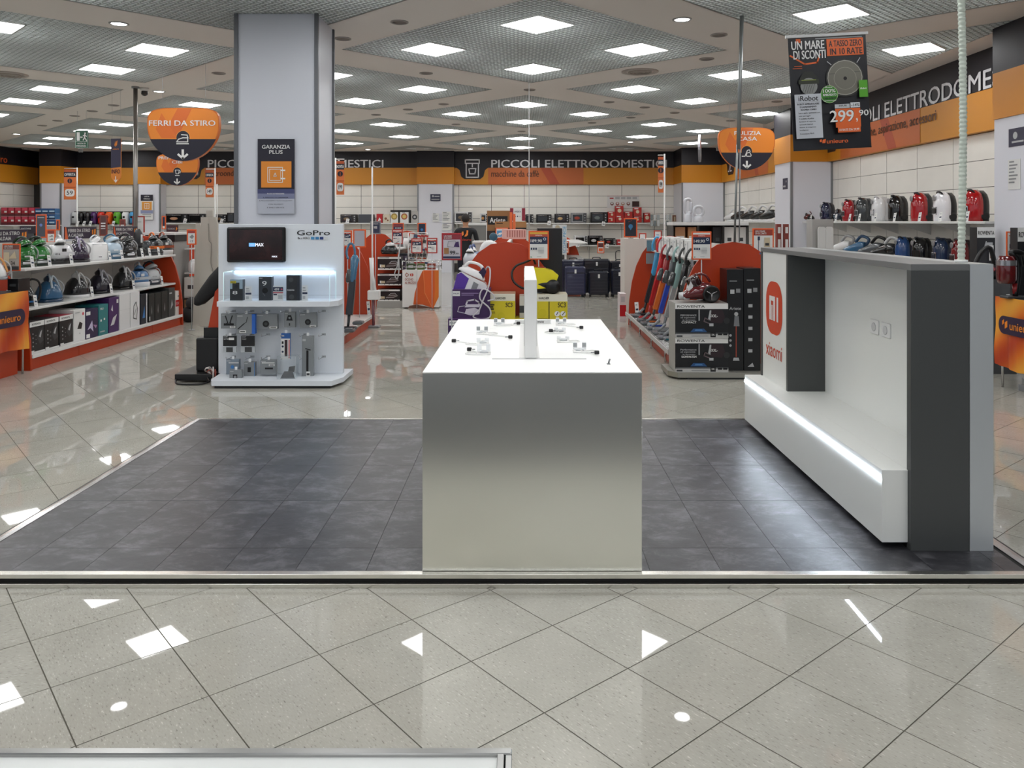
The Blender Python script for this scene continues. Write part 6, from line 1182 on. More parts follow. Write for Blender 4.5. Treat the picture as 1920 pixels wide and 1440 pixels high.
for k, px in enumerate((893, 903)): t = thing('steam_iron', 'small white and blue iron on the left shelf of the centre gondola, %s' % ('outer one' if k == 0 else 'inner one'), 'steam iron', (-.62, 9.3+k*.5, 1.09), R(-70)); q = MB(); body(q, [(.2, .16, 0), (.2, .17, .08), (.14, .12, .14)], M(('d0d4dc', '8a94b0')[k], .25)); q.build('base', t); iron_part(t, .14, R(60), WHITEG, M('4a5a8c', .3), .7, R(-15))
carton('pink_box', 'pale pink striped box lying on the centre gondola top', 'box', (XP(968, 12.0), 11.7, 1.341), .3, .4, .14, M('d8a49a', .6), [('r', .05+.12*i, .2, .1+.12*i, .9, M('a8605a', .5)) for i in range(8)], R(10))
t = thing('vertical_board', 'white vertical board with blue lettering behind the black tower', 'sign', (XP(1050, 9.5), 9.6, 1.2)); w_ = .17; h_ = .36
q = MB(); q.box(-w_/2, 0, 0, w_/2, .01, h_, PAPER); q.box(-.02, .002, -1.2, .02, .008, 0, CHROME); q.build('board', t); q = MB()
vs, fs, _ = textmesh('SCOPRI PIEDE'); q.add([(w_*.45-.028-(v)*.04+.03, -.001, .02+u*.32) for u, v in vs], fs, M('3a9cc8', .5)); q.art(-w_/2, 0, w_, h_, 0, [('r', .05, .1+.18*i, .55, .18+.18*i, DGREY) for i in range(4)]+[('c', .35, .9, .08, BEIGE)]); q.build('lettering', t)
# ---- suitcases
def suitcase(px0, px1, py0, D, label, col, ribs, d=.28, handle=False):
    a, b = XP(px0, D), XP(px1, D); w_ = b-a; h_ = ZP(py0, D); m = M(col, .3, coat=.3); md = M('15161c', .5)
    t = thing('suitcase', label, 'suitcase', ((a+b)/2, D, 0), 0, None)
    q = MB(); q.box(-w_/2, 0, .05, w_/2, d, h_, m, .03); q.build('shell', t)
    q = MB()
    for k in range(ribs): z = .1+k*(h_-.22)/max(1, ribs-1); q.box(-w_/2+.04, -.008, z, w_/2-.04, .002, z+(h_-.22)/ribs*.45, m, .003)
    r = q.build('ribs', t); r['kind'] = 'stuff'
    q = MB(); q.tube([(-.08, .1, h_), (-.07, .1, h_+.03), (.07, .1, h_+.03), (.08, .1, h_)], .01, md, 8); q.build('carry_handle', t)
    q = MB(); q.box(-w_/2+.02, -.002, h_*.78, w_/2-.02, .001, h_*.8, md); q.build('zip', t)
    for x in (-w_/2+.04, w_/2-.04):
        for y in (.04, d-.04): q = MB(); q.lathe([(.005, -.012), (.025, -.012), (.025, .012), (.005, .012)], (x, y, .0255), md, 12, 'x'); q.box(x-.015, y-.01, .025, x+.015, y+.01, .055, md); q.build('wheel', t)
    q = MB(); q.box(-.02, -.012, h_-.14, .02, -.009, h_-.06, PAPER); q.build('luggage_tag', t)
    if handle: q = MB(); q.tube([(-.06, d-.04, h_), (-.06, d-.04, h_+.2), (.06, d-.04, h_+.2), (.06, d-.04, h_)], .009, BLACK, 8); q.build('trolley_handle', t)
suitcase(1060, 1098, 500, 16.9, 'glossy slate blue ribbed suitcase, nearest the black tower', '2e3250', 7)
suitcase(1054, 1096, 487, 17.35, 'taller slate blue suitcase behind the glossy ribbed one', '20243a', 7)
suitcase(1104, 1142, 509, 16.9, 'medium navy suitcase in the middle of the row', '0e1424', 6)
suitcase(1094, 1144, 486, 17.35, 'large navy suitcase behind the medium navy one', '0f1422', 6)
suitcase(1147, 1176, 505, 16.9, 'navy suitcase right of the middle pair, partly hidden', '0e1426', 6)
suitcase(1145, 1180, 490, 17.35, 'large navy suitcase with raised trolley handle at the right', '0e121f', 6, handle=True)
# white cabinets and shelf with fans
t = thing('white_cabinet', 'plain white cabinet block beyond the stick vacuum rack', 'cabinet', (XP(1171, 13.9), 13.9, 0)); q = MB(); q.box(0, 0, 0, .34, .6, 1.3, M('cfc9c2', .5), .002); q.build('body', t)
q = MB(); q.box(.34, .0, 0, .74, .6, 1.3, M('d4cec8', .5), .002); q.build('side_body', t)
carton('floor_box', 'red and white box on the floor by the far orange arch', 'box', (XP(1168, 12.75), 12.75, 0), .1, .3, .45, M('d4cccc', .5), [('r', 0, .2, 1, .6, RED), ('r', .2, .7, .8, .9, LGREY)])
t = thing('fan_shelf', 'white topped black shelf unit carrying the bladeless fans', 'shelving', (XP(1262, 13.6), 13.6, 0)); L = XP(1404, 13.6)-XP(1262, 13.6)
q = MB(); q.box(0, 0, 1.53, L, .6, 1.585, SHW, .004); q.build('top', t)
for k in range(4): q = MB(); q.box(k*L/3-.015+(.015 if k == 0 else 0), 0, .1, k*L/3+.015-(.015 if k == 3 else 0), .6, 1.53, M('2a2826', .4)); q.build('upright', t)
q = MB(); q.box(.02, .02, 0, L-.02, .56, .1, DGREY); q.build('plinth', t)
q = MB(); q.box(0, .55, .1, L, .58, 1.53, M('3a3834', .5)); q.build('back_panel', t)
for z in (.6, 1.2): q = MB(); q.box(.02, .02, z-.02, L-.02, .55, z, SHW); q.build('shelf', t)
for k, (x, c, lb) in enumerate(((.14, 'b88860', 'tan and white slanted box, left in the fan shelf'), (.36, 'c08a5c', 'tan and white slanted box, middle in the fan shelf'), (.78, '1c1a1c', 'black appliance box in the fan shelf'), (.98, 'e0deda', 'white upright appliance in the fan shelf'), (1.18, 'dcdad6', 'second white upright appliance in the fan shelf'))):
    carton('appliance_box', lb, 'box', (XP(1262, 13.6)+x, 13.7, 1.201), .17, .2, .3, M(c, .5), [('r', .1, .1, .9, .5, PAPER)] if k < 2 else [('r', .3, .2, .7, .4, DGREY)])
def fan(px0, px1, py0, label, D, tall):
    a, b = XP(px0, D), XP(px1, D); w_ = b-a; h_ = ZP(py0, D)-1.586; t = thing('bladeless_fan', label, 'fan', ((a+b)/2, D, 1.586)); q = MB()
    m = M('c8cad0', .2, .1, coat=.4); 
    q.lathe([(w_*.42, 0), (w_*.45, .02), (w_*.42, h_*.3), (w_*.3, h_*.36)], (0, 0, 0), m, 18); q.build('base', t)
    q = MB(); pts = [(x, 0, z) for x, z in rrect(-w_/2+.02, h_*.36, w_/2-.02, h_-.02, w_*.35, 6)]; pts.append(pts[0]); q.tube(pts, .028, m, 8); q.build('loop', t)
fan(1282, 1298, 371, 'tall bladeless fan on the white shelf, left one', 13.75, 1); fan(1299, 1320, 385, 'shorter bladeless fan with dark slot on the white shelf, right one', 13.7, 0)
# ================================================================ RIGHT WALL SHELVES
t = thing('wall_shelf', 'long white wall shelf of upright vacuum cleaners on the right', 'shelf', (5.99, 9.35, 1.6)); q = MB(); q.box(-.62, 0, -.03, -.0, 6.15, 0, SHW, .004); q.build('board', t)
for k in range(6): q = MB(); y = .4+k*PW; q.prism([(-.5, -.03), (0, -.03), (0, -.2)], 'y', y, y+.01, SHW); q.build('bracket', t)
t = thing('wall_shelf', 'lower white wall shelf behind the display cabinet', 'shelf', (5.99, 9.35, 1.0)); q = MB(); q.box(-.62, 0, -.03, -.0, 6.15, 0, SHW, .004); q.build('board', t)
t = thing('wall_shelf', 'white wall shelf of hand vacuums beyond the second right pier', 'shelf', (5.99, 16.7, 1.6)); q = MB(); q.box(-.62, 0, -.03, -.0, 6.9, 0, SHW, .004); q.build('board', t)
XV = 5.62; GV = 'vacuum cleaners on the right wall shelf'
up = [(1553, '141c3c', '101320', .92, 0, 'glossy navy upright stored vacuum near the far end of the shelf'), (1596, '9c1420', '1a1416', .98, 0, 'bright red vacuum between two grey ones on the upper shelf'), (1622, '3a3e40', '2c3034', 1.02, 0, 'charcoal grey vacuum in the middle of the upper shelf'),
  (1653, 'e4e4e6', 'c8c8ca', 1.02, 0, 'white and silver vacuum on the upper shelf'), (1685, '0e0e10', '0c0c0e', 1.02, 1, 'glossy black vacuum with square silver badge'), (1730, 'a41820', '1c2024', 1.06, 1, 'red vacuum with dark rear shell left of the white one'),
  (1773, 'e8e8ec', '121214', 1.03, 0, 'white vacuum with black rear shell beside the hanging conduit'), (1832, 'b01018', '0e0e10', 1.03, 0, 'big red and black vacuum at the right end of the upper shelf')]
for px, a, b, s, f, lb in up: canister(lb, a, b, (XV, dpos(px, XV), 1.601), R(-90), s, group=GV, fancy=f)
canister('small dark red vacuum lying on its wheels at the far end of the upper shelf', '5c1814', '1c1414', (XV-.1, dpos(1524, XV), 1.601), R(-30), .62, low=True)
canister('small grey and blue vacuum left of the red one on the upper shelf', '34404e', '283038', (XV-.05, dpos(1576, XV), 1.601), R(-120), .68, low=True)
XT2 = 5.4
for px, nm in ((1519, 'dark red lying vacuum'), (1566, 'grey and blue vacuum'), (1592, 'bright red vacuum'), (1610, 'charcoal vacuum'), (1640, 'white and silver vacuum'), (1676, 'glossy black vacuum'), (1723, 'red vacuum with dark rear'), (1762, 'white and black vacuum'), (1812, 'big red vacuum')): price_tag((XT2, dpos(px, XT2), 1.601), R(-75), 'white price tag on the right wall shelf by the '+nm, .13, .05, -1)
lowr = [(1698, '2c5088', '10141c', .98, 1, 'mid blue dotted vacuum on the lower right shelf'), (1730, '101012', '0c0c0e', .98, 1, 'black dotted vacuum on the lower right shelf'), (1771, '1c3050', '141c2c', 1.0, 0, 'navy vacuum with silver trim on the lower right shelf'), (1806, '7c1c20', '2c1618', .98, 0, 'dark red vacuum partly behind the conduit on the lower shelf')]
for px, a, b, s, f, lb in lowr: canister(lb, a, b, (XV, dpos(px, XV), 1.001), R(-90), s, group='vacuum cleaners on the lower right shelf', fancy=f)
def handvac(px, X, z, label, c1, c2, rz=R(-60), s=1.):
    t = thing('hand_vacuum', label, 'hand vacuum', (X, dpos(px, X), z), rz); t.scale = (s,)*3; q = MB(); q.tube([(-.2, 0, .06), (-.1, 0, .08), (.02, 0, .11), (.1, 0, .12)], [.03, .055, .07, .05], M(c1, .2, coat=.4), 12); q.build('body', t)
    q = MB(); q.tube([(.08, 0, .12), (.14, 0, .2), (.04, 0, .24), (-.04, 0, .17)], .018, M(c2, .3), 8); q.build('handle', t); q = MB(); q.box(-.1, -.06, 0, .12, .06, .03, M(c2, .4), .008); q.build('cradle', t)
for px, a, b, z, lb in ((1583, 'e0e0e0', 'a8a8a8', 1.22, 'white hand vacuum, first on the cabinet side of the lower shelf'), (1610, '3c6a90', '2c4a6a', 1.22, 'blue hand vacuum on the lower right shelf'), (1640, '5a5e62', '18181a', 1.22, 'grey clear bin hand vacuum on the lower right shelf'), (1665, '141416', 'd0d0d0', 1.22, 'black hand vacuum with white stripe on the lower right shelf')): handvac(px, 5.5, z-.2, lb, a, b, s=1.4)
for px, lb in ((1388, 'first'), (1407, 'second'), (1426, 'third'), (1444, 'fourth')): handvac(px, 5.55, 1.601, 'black and white hand vacuum, %s along the far right shelf' % lb, '1a1a1c', 'e0e0e0', s=1.5)
handvac(1372, 5.55, 1.601, 'all white hand vacuum at the far end of the far right shelf', 'e4e4e4', 'dcdcdc', s=1.3)
for i, px in enumerate((1475, 1461)):
    carton('slim_box', 'slim brown red box standing by the second right pier, %s one' % ('right', 'left')[i], 'box', (XP(px, 14.5), 14.5, 1.0), .08, .1, .55, M('8a3c34', .5), [('r', .2, .7, .8, .9, PAPER), ('r', .2, .2, .8, .5, PAPER)])
t = thing('slim_box_stand', 'narrow black stand beneath the slim boxes by the pier', 'stand', (XP(1468, 14.5), 14.5, 0)); q = MB(); q.box(-.14, 0, 0, .14, .3, .99, M('4a4a4c', .4)); q.build('body', t)
# grey end stand with two white purifiers
D = 12.0; a, b = XP(1523, D), XP(1563, D); t = thing('side_screen', 'grey panel in front of the right shelf holding two white rounded slabs', 'display panel', ((a+b)/2, D, 0)); q = MB(); q.box(-(b-a)/2, 0, 0, (b-a)/2, .25, ZP(411, D), M('a9a7a4', .45), .004); q.build('panel', t)
for k, (dx, lb) in enumerate(((-.04, 'left'), (.075, 'right'))):
    t = thing('white_slab', 'white rounded slab against the grey panel, %s one' % lb, 'appliance', ((a+b)/2+dx, D-.03-k*.0, 1.0)); q = MB(); q.prism(rrect(-.055, 0, .055, .52, .04, 4), 'y', -.04, 0, M('dadad8', .25, coat=.4), True); q.build('body', t); q = MB(); q.box(-.03, -.045, .1, .03, -.04, .104, LGREY); q.build('line', t)
# box, black vacuum and table stock at far right
def art_row(): return [('r', 0, .78, 1, 1, PAPER), ('t', 'ROWENTA', .06, .84, .94, .92, BLACK), ('l', [(.38, .55), (.5, .7)], .02, LGREY), ('r', .45, .6, .85, .68, LGREY), ('r', .65, .3, .9, .62, PAPER), ('r', .7, .35, .85, .45, M('b07040', .5)), ('r', .05, .1, .5, .5, M('2a2a2e', .4))]
Dq = 9.0; a, b = XP(1832, Dq), XP(1866, Dq); carton('vacuum_box', 'black stick vacuum box with white top behind the right end of the cabinet', 'box', ((a+b)/2, Dq, 1.0), b-a, .15, ZP(426, Dq)-1.0, M('1b1c20', .4), art_row())
t = thing('stock_stand', 'dark stand carrying the black box behind the cabinet', 'stand', ((a+b)/2, Dq, 0)); q = MB(); q.box(-.2, -.05, 0, .16, .3, .99, M('56585a', .5)); q.build('body', t)
Dq = 8.6; t = thing('folded_vacuum', 'black and red vacuum base with folded arms behind the cabinet', 'vacuum cleaner', (XP(1850, Dq), Dq-.1, .995)); q = MB(); q.tube([(-.2, 0, .1), (-.12, 0, .27), (-.02, 0, .32), (.05, 0, .1), (.14, 0, .18), (.2, 0, .24), (.24, -.02, .1)], .025, BLACK, 8); q.build('arm', t); q = MB(); body(q, [(.26, .16, 0), (.28, .18, .06), (.16, .12, .14)], BLACK); q.ell((-.08, -.05, .1), (.09, .06, .04), M('8c1420', .2, coat=.5), 12, 8); q.build('base', t)
q = MB(); q.box(-.18, -.1, 0, .2, .1, .99, M('4c4e50', .5)); solo(q, 'pedestal', 'dark pedestal under the folded vacuum behind the cabinet', 'pedestal', (XP(1850, Dq), Dq-.1, 0))
t = thing('stick_vacuum', 'red and black cordless stick vacuum on the right promotion table', 'stick vacuum', (XP(1893, 7.6), 7.55, .876)); q = MB(); q.lathe([(.07, 0), (.085, .04), (.085, .2), (.06, .26)], (-.06, 0, .14), M('5c1014', .15, coat=.6), 16); q.lathe([(.088, .17), (.088, .22)], (-.06, 0, .14), M('b0b0b4', .2, .8), 16, cap=False); q.build('dust_bin', t); q = MB(); q.tube([(.02, 0, .02), (.05, 0, .2), (.04, 0, .36), (-.02, 0, .43), (.09, 0, .42), (.12, 0, .3)], .025, BLACK, 8); q.build('grip', t); q = MB(); q.box(-.08, -.06, 0, .16, .08, .02, DGREY, .004); q.cyl((.02, 0, .02), (.02, 0, .14), .02, .025, M('8c1418', .3), 8); q.build('stand_foot', t)
a, b = XP(1908, 7.7), XP(1945, 7.7); carton('vacuum_box', 'black and white box cut off by the right edge on the promotion table', 'box', ((a+b)/2, 7.7, .876), b-a, .12, ZP(427, 7.7)-.876, M('1b1c20', .4), [('r', 0, .8, 1, 1, PAPER), ('t', 'ROWENTA', .05, .86, .95, .94, BLACK)])
framed(1887, 434, 1909, 480, 7.85, 'orange framed sheet behind the cordless vacuum on the right table', [('t', '999', .4, .55, .8, .62, MBLUE), ('r', .2, .3, .8, .48, DBLUE), ('r', .1, .85, .6, .88, ORED)], stem=.876)
# papers on piers
def paper(cx_, y_, z0, w_, h_, label, items, bgm=PAPER, rz=0):
    t = thing('notice', label, 'notice', (cx_, y_, z0), rz); q = MB(); q.box(-w_/2, -.003, 0, w_/2, 0, h_, bgm); q.build('sheet', t); q = MB(); q.art(-w_/2, 0, w_, h_, -.003, items); q.build('print', t)
lines = lambda n, c=GREY: [('r', .1, .9-i*.8/n, .5+.4*((i*37) % 10)/10, .9-i*.8/n+.35/n, c) for i in range(n)]
def pw(px0, py0, px1, py1, D, lb, items, bgm=PAPER): paper((XP(px0, D)+XP(px1, D))/2, D-.003, ZP(py1, D), XP(px1, D)-XP(px0, D), ZP(py0, D)-ZP(py1, D), lb, items, bgm)
pw(807, 364, 826, 377, 24.97, 'small navy sign high on the middle pier', [('c', .25, .7, .15, LGREY), ('r', .4, .6, .9, .75, LGREY), ('r', .1, .2, .9, .3, LGREY)], M('2c3048', .5))
pw(811, 400, 823, 416, 24.97, 'left printed notice on the middle pier', lines(5)); pw(829, 397, 846, 418, 24.97, 'right printed notice on the middle pier', lines(6)); pw(829, 420, 847, 432, 24.97, 'lower printed notice on the middle pier', lines(3))
pw(264, 365, 287, 412, 24.85, 'dark blue and orange poster reading LISTA REGALI on the left pier', [('r', 0, .75, 1, 1, NAVY), ('t', 'LISTA', .3, .9, .7, .95, WHITE), ('t', 'REGALI', .25, .81, .75, .86, WHITE), ('r', .1, .38, .9, .72, M('e09a40', .5)), ('l', [(.32, .45), (.32, .65), (.68, .65), (.68, .45), (.32, .45)], .015, WHITE), ('l', [(.5, .45), (.5, .65)], .012, WHITE), ('l', [(.32, .55), (.68, .55)], .012, WHITE), ('r', 0, .25, 1, .38, M('8a90b0', .5)), ('r', .15, .2, .85, .22, GREY), ('r', .15, .12, .85, .14, GREY)])
paper(5.19, 15.95, ZP(355, 15.95), .3, .22, 'navy sign on the second right pier', [('c', .7, .7, .1, LGREY), ('r', .1, .2, .6, .35, LGREY)], M('2c2c44', .5), R(-90))
paper(5.377, 8.75, 2.42, .3, .2, 'navy sign high on the nearest right pier', [('c', .4, .6, .2, LGREY), ('r', .2, .2, .9, .3, LGREY)], M('2c2c44', .5), R(-90)); paper(5.377, 8.8, 1.95, .22, .33, 'printed notice on the nearest right pier', lines(7), PAPER, R(-90))

# ================================================================ HANGING SIGNS
def hang_pick(px0, px1, py0, py1, D, label, words, icon, yaw=0, iw=.016):
    a, b = XP(px0, D), XP(px1, D); w_ = b-a; z0, z1 = ZP(py1, D), ZP(py0, D); h_ = z1-z0; t = thing('hanging_sign', label, 'sign', ((a+b)/2, D, z0), yaw)
    def outline(s=1):
        o = []; zc = .66
        for k in range(48):
            an = 2*pi*k/48; c, sn = cos(an), sin(an)
            p = 4.2 if sn > 0 else 1.9; r = (abs(c)**p+abs(sn)**p)**(-1/p)
            x = .5+.5*s*r*c; z = zc+s*r*sn*((1-zc) if sn > 0 else zc); o.append((x, z))
        return o
    o = outline(); pts = [(-w_/2+x*w_, z*h_) for x, z in o]
    q = MB(); q.prism(pts, 'y', 0, .075, M('d06a20', .45)); q.build('board', t)
    lo = [(x, z) for x, z in o if z <= .42]; lo.sort(key=lambda p: math.atan2(p[1]-.42, p[0]-.5))
    xs_ = [x for x, z in lo]; xa, xb = min(xs_)-.01, max(xs_)+.01
    q = MB(); q.art(-w_/2, 0, w_, h_, -.001, [('p', [(x*.97+.015, z*.97+.015) for x, z in o], M('e4862a', .45)), ('p', [(.2, .43), (.42, .43), (.62, .98), (.42, .98)], M('d66a2a', .45)), ('p', [(.12, .6), (.2, .43), (.42, .43), (.2, .9)], M('db7028', .45))])
    q.art(-w_/2, 0, w_, h_, -.004, [('p', lo, NAVY), ('c', .5, .44, .135 if h_ > 0 else 0, M('e8a050', .45)), ('c', .5, .44, .125, NAVY), ('p', lo, NAVY)]); q.build('colour_fields', t)
    q = MB(); n = len(words); hh = .09 if n > 1 else .1
    q.art(-w_/2, 0, w_, h_, -.01, [('t', s_, x0, (.82-.13*i if n > 1 else .66), x1, (.82-.13*i if n > 1 else .66)+hh, WHITE) for i, (s_, x0, x1) in enumerate(words)]+strokes(.5, .4, .17, icon, .02, WHITE)+[('l', [(.5, .2), (.5, .06)], .045, WHITE), ('l', [(.44, .12), (.5, .05), (.56, .12)], .04, WHITE)]); q.build('lettering', t)
    for x in (-w_*.3, w_*.3): q = MB(); q.cyl((x, .03, h_*.98), (x, .03, ZC-z0), .003, .003, LGREY, 4); q.build('wire', t)
    return t
IRON = [[(-.5, -.45), (.45, -.45)], [(-.5, -.25), (-.35, .05), (0, .2), (.4, .2), (.4, -.25), (-.5, -.25)], [(-.1, .55), (.35, .5), (.42, .2)]]
CUP = [[(-.25, .5), (-.15, -.2), (.2, -.2), (.3, .5), (-.25, .5)], [(-.25, -.5), (.3, -.5)], [(.3, .4), (.48, .3), (.45, .0), (.2, .0)]]
VC = [[(-.5, -.45), (-.2, -.45), (.05, .35), (.25, .45), (.35, .2)], [(-.05, -.4), (0, 0), (.3, .1), (.45, -.3), (.4, -.45), (0, -.45)]]
hang_pick(276, 411, 202, 302, 11.2, 'large hanging orange sign reading FERRI DA STIRO with an iron icon', [('FERRI DA STIRO', .03, .95)], IRON)
hang_pick(293, 372, 288, 348, 19.0, 'hanging orange sign reading PREPARAZIONE CIBI behind the iron sign', [('PREPARAZIONE', .06, .94), ('CIBI', .38, .62)], CUP)
hang_pick(1347, 1453, 239, 319, 14.2, 'hanging orange sign reading PULIZIA CASA behind the metal pole', [('PULIZIA', .28, .75), ('CASA', .33, .68)], VC)
D = 20.0; t = thing('hanging_sign', 'thin grey oval sign seen nearly edge on near the right far corner', 'sign', (XP(1314, D), D, ZP(304, D)), R(75)); h_ = ZP(252, D)-ZP(304, D)
q = MB(); q.prism([(.42*cos(2*pi*k/28), h_/2+h_/2*sin(2*pi*k/28)) for k in range(28)], 'y', 0, .05, M('8a888e', .45)); q.art(-.42, 0, .84, h_, -.001, [('r', .2, .5, .8, .75, M('b86a58', .5)), ('t', 'QUI', .3, .55, .7, .7, LGREY), ('r', .25, .2, .75, .3, LGREY)]); q.build('board', t); q = MB(); q.cyl((0, .02, h_), (0, .02, ZC-ZP(304, D)), .003, .003, LGREY, 4); q.build('wire', t)
D = 13.4; t = thing('hanging_sign', 'narrow hanging navy and orange pennant reading INFO with an arrow', 'sign', (XP(217.5, D), D, ZP(346, D)), R(-12)); h_ = ZP(260, D)-ZP(346, D); w_ = .19
q = MB(); q.prism([(-w_/2, h_), (-w_/2, h_*.16), (0, 0), (w_/2, h_*.16), (w_/2, h_)], 'y', 0, .012, M('d9822c', .45)); q.build('board', t)
q = MB(); q.art(-w_/2, 0, w_, h_, -.001, [('p', [(0, .36), (1, .38), (1, 1), (0, 1)], M('2e2a44', .5)), ('p', [(.35, .86), (.45, .82), (.5, .88), (.45, .95)], ORANGE), ('p', [(.52, .84), (.62, .86), (.66, .96), (.56, .94)], ORANGE), ('t', 'unieuro', .2, .76, .8, .79, ORANGE), ('t', 'INFO', .08, .24, .92, .33, M('3a2030', .5)), ('l', [(.5, .17), (.5, .06)], .02, WHITE), ('l', [(.36, .1), (.5, .05), (.64, .1)], .018, WHITE)]); q.build('lettering', t)
for x in (-.08, .08): q = MB(); q.cyl((x, .006, h_), (x, .006, ZC-ZP(346, D)), .0025, .0025, LGREY, 4); q.build('wire', t)
D = 16.0; t = thing('exit_sign', 'green emergency exit sign hanging under the ceiling at the left', 'sign', (XP(153, D), D, ZP(278, D))); w_ = XP(165, D)-XP(141, D); h_ = ZP(244.5, D)-ZP(278, D)
q = MB(); q.box(-w_/2, 0, 0, w_/2, .02, h_, M('0e5236', .4), .002); q.build('panel', t); q = MB(); q.art(-w_/2, 0, w_, h_, 0, [('l', [(.02, .02), (.98, .02), (.98, .98), (.02, .98), (.02, .02)], .02, M('b8c8c0', .5)), ('r', .12, .42, .36, .9, WHITE), ('l', [(.44, .62), (.56, .62)], .05, WHITE), ('p', [(.4, .62), (.47, .69), (.47, .55)], WHITE), ('c', .78, .84, .045, WHITE), ('l', [(.76, .78), (.74, .6), (.64, .46)], .06, WHITE), ('l', [(.74, .6), (.84, .5), (.9, .42)], .06, WHITE), ('l', [(.64, .7), (.76, .74), (.9, .66)], .045, WHITE), ('r', .05, .36, .95, .375, WHITE), ('t', 'USCITA DI', .18, .22, .82, .3, WHITE), ('t', 'EMERGENZA', .12, .08, .88, .17, WHITE)]); q.build('lettering', t)
for x in (-w_*.35, w_*.35): q = MB(); q.cyl((x, .01, h_), (x, .01, ZC-ZP(278, D)), .003, .003, LGREY, 4); q.build('wire', t)
# robot vacuum banner
D = 7.1; t = thing('hanging_banner', 'black promotional banner with a round robot vacuum priced 299,90', 'banner', (XP(1561, D), D, ZP(279, D)), R(0)); t.rotation_euler = (0, R(-3.0), R(0)); w_ = .69; h_ = 1.0; BB = M('17181f', .35)
q = MB(); q.box(-w_/2, 0, 0, w_/2, .003, h_, BB); q.build('sheet', t); q = MB(); q.box(-w_/2-.02, -.01, h_-.005, w_/2+.02, .012, h_+.02, M('c8c8c8', .4), .002); q.build('top_bar', t); q = MB(); q.box(-w_/2, -.004, -.004, w_/2, .006, .004, BLACK); q.build('bottom_bar', t)
OGE = M('e0662a', .5); SVm = M('76746a', .35, .3)
q = MB(); q.art(-w_/2, 0, w_, h_, -.001, [('r', .35, .975, .95, .985, GREY), ('l', [(.02, .84), (.2, .76), (.36, .77), (.4, .84)], .014, OGE), ('r', .1, .95, .16, .985, OGE), ('t', 'UN MARE', .04, .89, .46, .965, WHITE), ('t', 'DI SCONTI', .06, .805, .47, .88, WHITE), ('r', .49, .82, .96, .97, OGE), ('t', 'A TASSO ZERO', .52, .9, .94, .955, BB), ('t', 'IN 10 RATE', .53, .83, .94, .885, BB), ('r', .06, .74, .16, .745, OGE), ('r', .04, .72, .16, .725, OGE),
   ('c', .7, .62, .168, M('2c2c2a', .4)), ('c', .7, .622, .155, M('a8a69c', .35)), ('c', .7, .622, .148, SVm), ('l', [(.5, .66), (.9, .67)], .003, DGREY), ('c', .7, .615, .1, M('9a988c', .35, .3)), ('c', .7, .615, .096, SVm), ('c', .7, .615, .016, BLACK), ('l', [(.48, .77), (.53, .74)], .006, LGREY), ('l', [(.9, .79), (.86, .75)], .006, LGREY),
   ('p', [(.12, .58), (.12, .64), (.18, .69), (.28, .69), (.34, .64), (.34, .58)], M('222420', .4)), ('c', .23, .56, .075, M('8c8e8c', .4)), ('p', [(.1, .58), (.36, .58), (.36, .62), (.1, .62)], M('2e3224', .4)), ('l', [(.14, .615), (.32, .615)], .006, M('98a848', .5))]+[('l', [(.14+.03*i, .5), (.18+.03*i, .575)], .003, DGREY) for i in range(5)]+[
   ('c', .48, .48, .078, M('a8c890', .4)), ('c', .48, .48, .073, M('3c8428', .4)), ('t', '100%', .4, .495, .56, .525, WHITE), ('t', 'RIMBORSATO', .4, .465, .57, .485, WHITE), ('t', '6 MESI DI PROVA', .4, .435, .57, .452, BB), ('r', .4, .42, .56, .424, WHITE), ('t', 'iRobot', .43, .535, .52, .547, WHITE), ('r', .86, .44, .97, .59, M('54a028', .4)), ('t', 'iRobot', .875, .51, .955, .525, WHITE),
   ('r', .03, .1, .37, .49, M('c4c8d0', .5)), ('t', 'iRobot', .08, .43, .33, .475, BB), ('r', .05, .42, .35, .422, GREY), ('t', 'ROBOT ASPIRAPOLVERE', .06, .395, .34, .41, BB), ('t', 'E LAVAPAVIMENTI', .09, .37, .3, .385, BB), ('t', 'ROOMBA COMBO', .1, .345, .3, .36, BB), ('t', 'Lava e aspira i pavimenti in un', .07, .315, .34, .33, DGREY), ('t', 'solo passaggio', .07, .29, .22, .303, DGREY), ('t', '3 modalita di pulizia', .07, .265, .26, .28, DGREY), ('t', 'Serbatoi di capacita', .07, .24, .28, .253, DGREY), ('t', 'spazzole laterali', .07, .215, .24, .228, DGREY), ('t', 'Sistema di navigazione', .07, .19, .28, .203, DGREY), ('t', 'intelligente', .07, .165, .18, .178, DGREY), ('t', 'Connessione Wi-Fi', .07, .135, .25, .148, DGREY),
   ('r', .53, .35, .72, .385, M('c4c8cc', .5)), ('r', .73, .35, .85, .395, M('d8dce0', .5)), ('t', '349,90', .58, .36, .68, .378, DGREY), ('t', '-14%', .74, .36, .84, .385, BB), ('r', .53, .18, .85, .345, OGE), ('t', '299', .455, .225, .765, .335, BB), ('t', '299', .46, .23, .76, .33, WHITE), ('t', ',', .79, .22, .81, .255, WHITE), ('t', '90', .83, .275, .95, .325, WHITE), ('r', .55, .135, .84, .18, OGE), ('t', '10 RATE DA 29,99', .57, .145, .82, .168, WHITE), ('t', 'unieuro', .4, .045, .67, .08, OGE), ('p', [(.34, .05), (.38, .05), (.39, .085), (.35, .08)], OGE), ('p', [(.31, .06), (.335, .06), (.335, .085), (.31, .08)], OGE)]); q.build('print', t)
for x in (-w_/2+.05, w_/2-.05): q = MB(); q.cyl((x, 0, h_+.02), (x, 0, ZC-.05-ZP(279, D)+.03), .002, .002, LGREY, 4); q.build('wire', t)
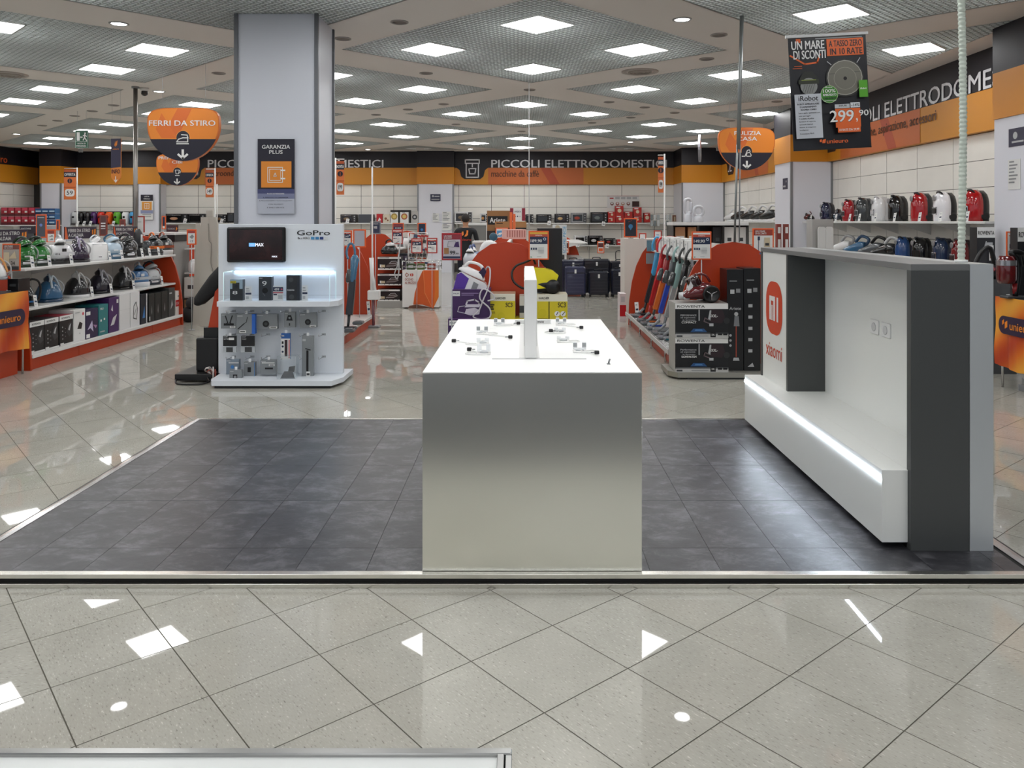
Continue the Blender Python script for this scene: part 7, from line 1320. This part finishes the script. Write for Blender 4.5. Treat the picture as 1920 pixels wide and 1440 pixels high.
# ---- price flags on rods
def flag(px, py0, py1, D, zb, label, side, items, w_=.24, rod_dx=0, yaw=R(-25)):
    z0, z1 = ZP(py1, D), ZP(py0, D); h_ = z1-z0; t = thing('price_flag', label, 'sign', (XP(px, D), D, zb)); o = z0-zb
    q = MB(); q.cyl((side*(w_/2+.02), .02, 0), (side*(w_/2+.02), .02, o+h_+.05), .014, .014, WHITE, 8); q.tube([(side*(w_/2+.02), .02, o+h_+.03), (-side*w_/2, .02, o+h_+.03)], .008, WHITE, 6); q.build('rod', t)
    q = MB(); q.box(-w_/2, 0, o, w_/2, .008, o+h_, M('d8743a', .45)); q.art(-w_/2, o, w_, h_, 0, items); q.build('flag', t)
fl = lambda s, p: [('r', 0, .92, 1, 1, M('b8562c', .5)), ('r', 0, .75, 1, .92, NAVY), ('t', s, .05, .79, .95, .88, WHITE), ('c', .5, .62, .08, NAVY), ('l', [(.5, .57), (.5, .67)], .015, M('d8743a', .45)), ('r', .0, .4, 1, .42, M('a84a24', .5)), ('p', [(.1+.8*x, .1+.25*z) for x, z in rrect(0, 0, 1, 1, .3, 3)], PAPER), ('t', p, .25, .16, .75, .29, BLACK)]
flag(131, 318, 374, 20, 0, 'orange OFFERTA price flag showing 59 near the left pier', 1, fl('OFFERTA', '59'), .3)
flag(393, 320, 370, 15.1, 0, 'orange OFFERTA price flag on a rod just left of the column', 1, fl('OFFERTA', '149'), .15)
flag(638, 302, 365, 12.5, 0, 'orange and navy price flag on a rod just right of the column', -1, fl('NOVITA', '199'), .12)
flag(1239, 294, 361, 13.4, 0, 'narrow orange price flag on a white rod right of the large lettering', 1, fl('OFFERTA', '199'), .09)
for px, py0, D, z0, lb in ((407, 345, 15.3, 1.38, 'thin white rod left of the column reaching the ceiling band'), (698, 312, 12.3, .161, 'tall thin white rod in front of the rounded orange end right of the column')): q = MB(); q.cyl((0, 0, 0), (0, 0, ZP(py0, D)-z0), .012, .012, WHITE, 8); solo(q, 'rod', lb, 'rod', (XP(px, D), D, z0))
t = thing('steel_pole', 'tall steel pole rising from the left gondola area to the ceiling', 'pole', (XP(254, 13.1), 13.1, 0)); q = MB(); q.cyl((0, 0, 0), (0, 0, ZC), .034, .034, M('8a8682', .3, .8), 16); q.build('tube', t); q = MB(); q.cyl((0, 0, ZC-.03), (0, 0, ZC), .06, .06, GREY, 16); q.build('collar', t)
q = MB(); q.cyl((0, 0, 0), (0, 0, ZC-1.35), .006, .006, M('d8d8d8', .5), 6); solo(q, 'ceiling_cable', 'thin pale cable hanging from the ceiling above the white slab', 'cable', (XP(992, 12.5), 12.5, 1.35))
q = MB(); q.box(-.06, -.05, -.02, .06, .05, 0, WHITE); q.cyl((-.03, 0, -.02), (-.03, -.04, -.1), .03, .035, LGREY, 10); q.cyl((.04, 0, -.02), (.04, -.04, -.1), .03, .035, LGREY, 10); q.xf(Matrix.Identity(4))
solo(q, 'spotlight', 'small twin spotlight under the ceiling at the far left corner', 'light', (XP(152, 24.3), 24.3, ZC)); solo(q, 'spotlight', 'small twin spotlight under the ceiling near the far right corner', 'light', (XP(1340, 24.2), 23.8, ZC))
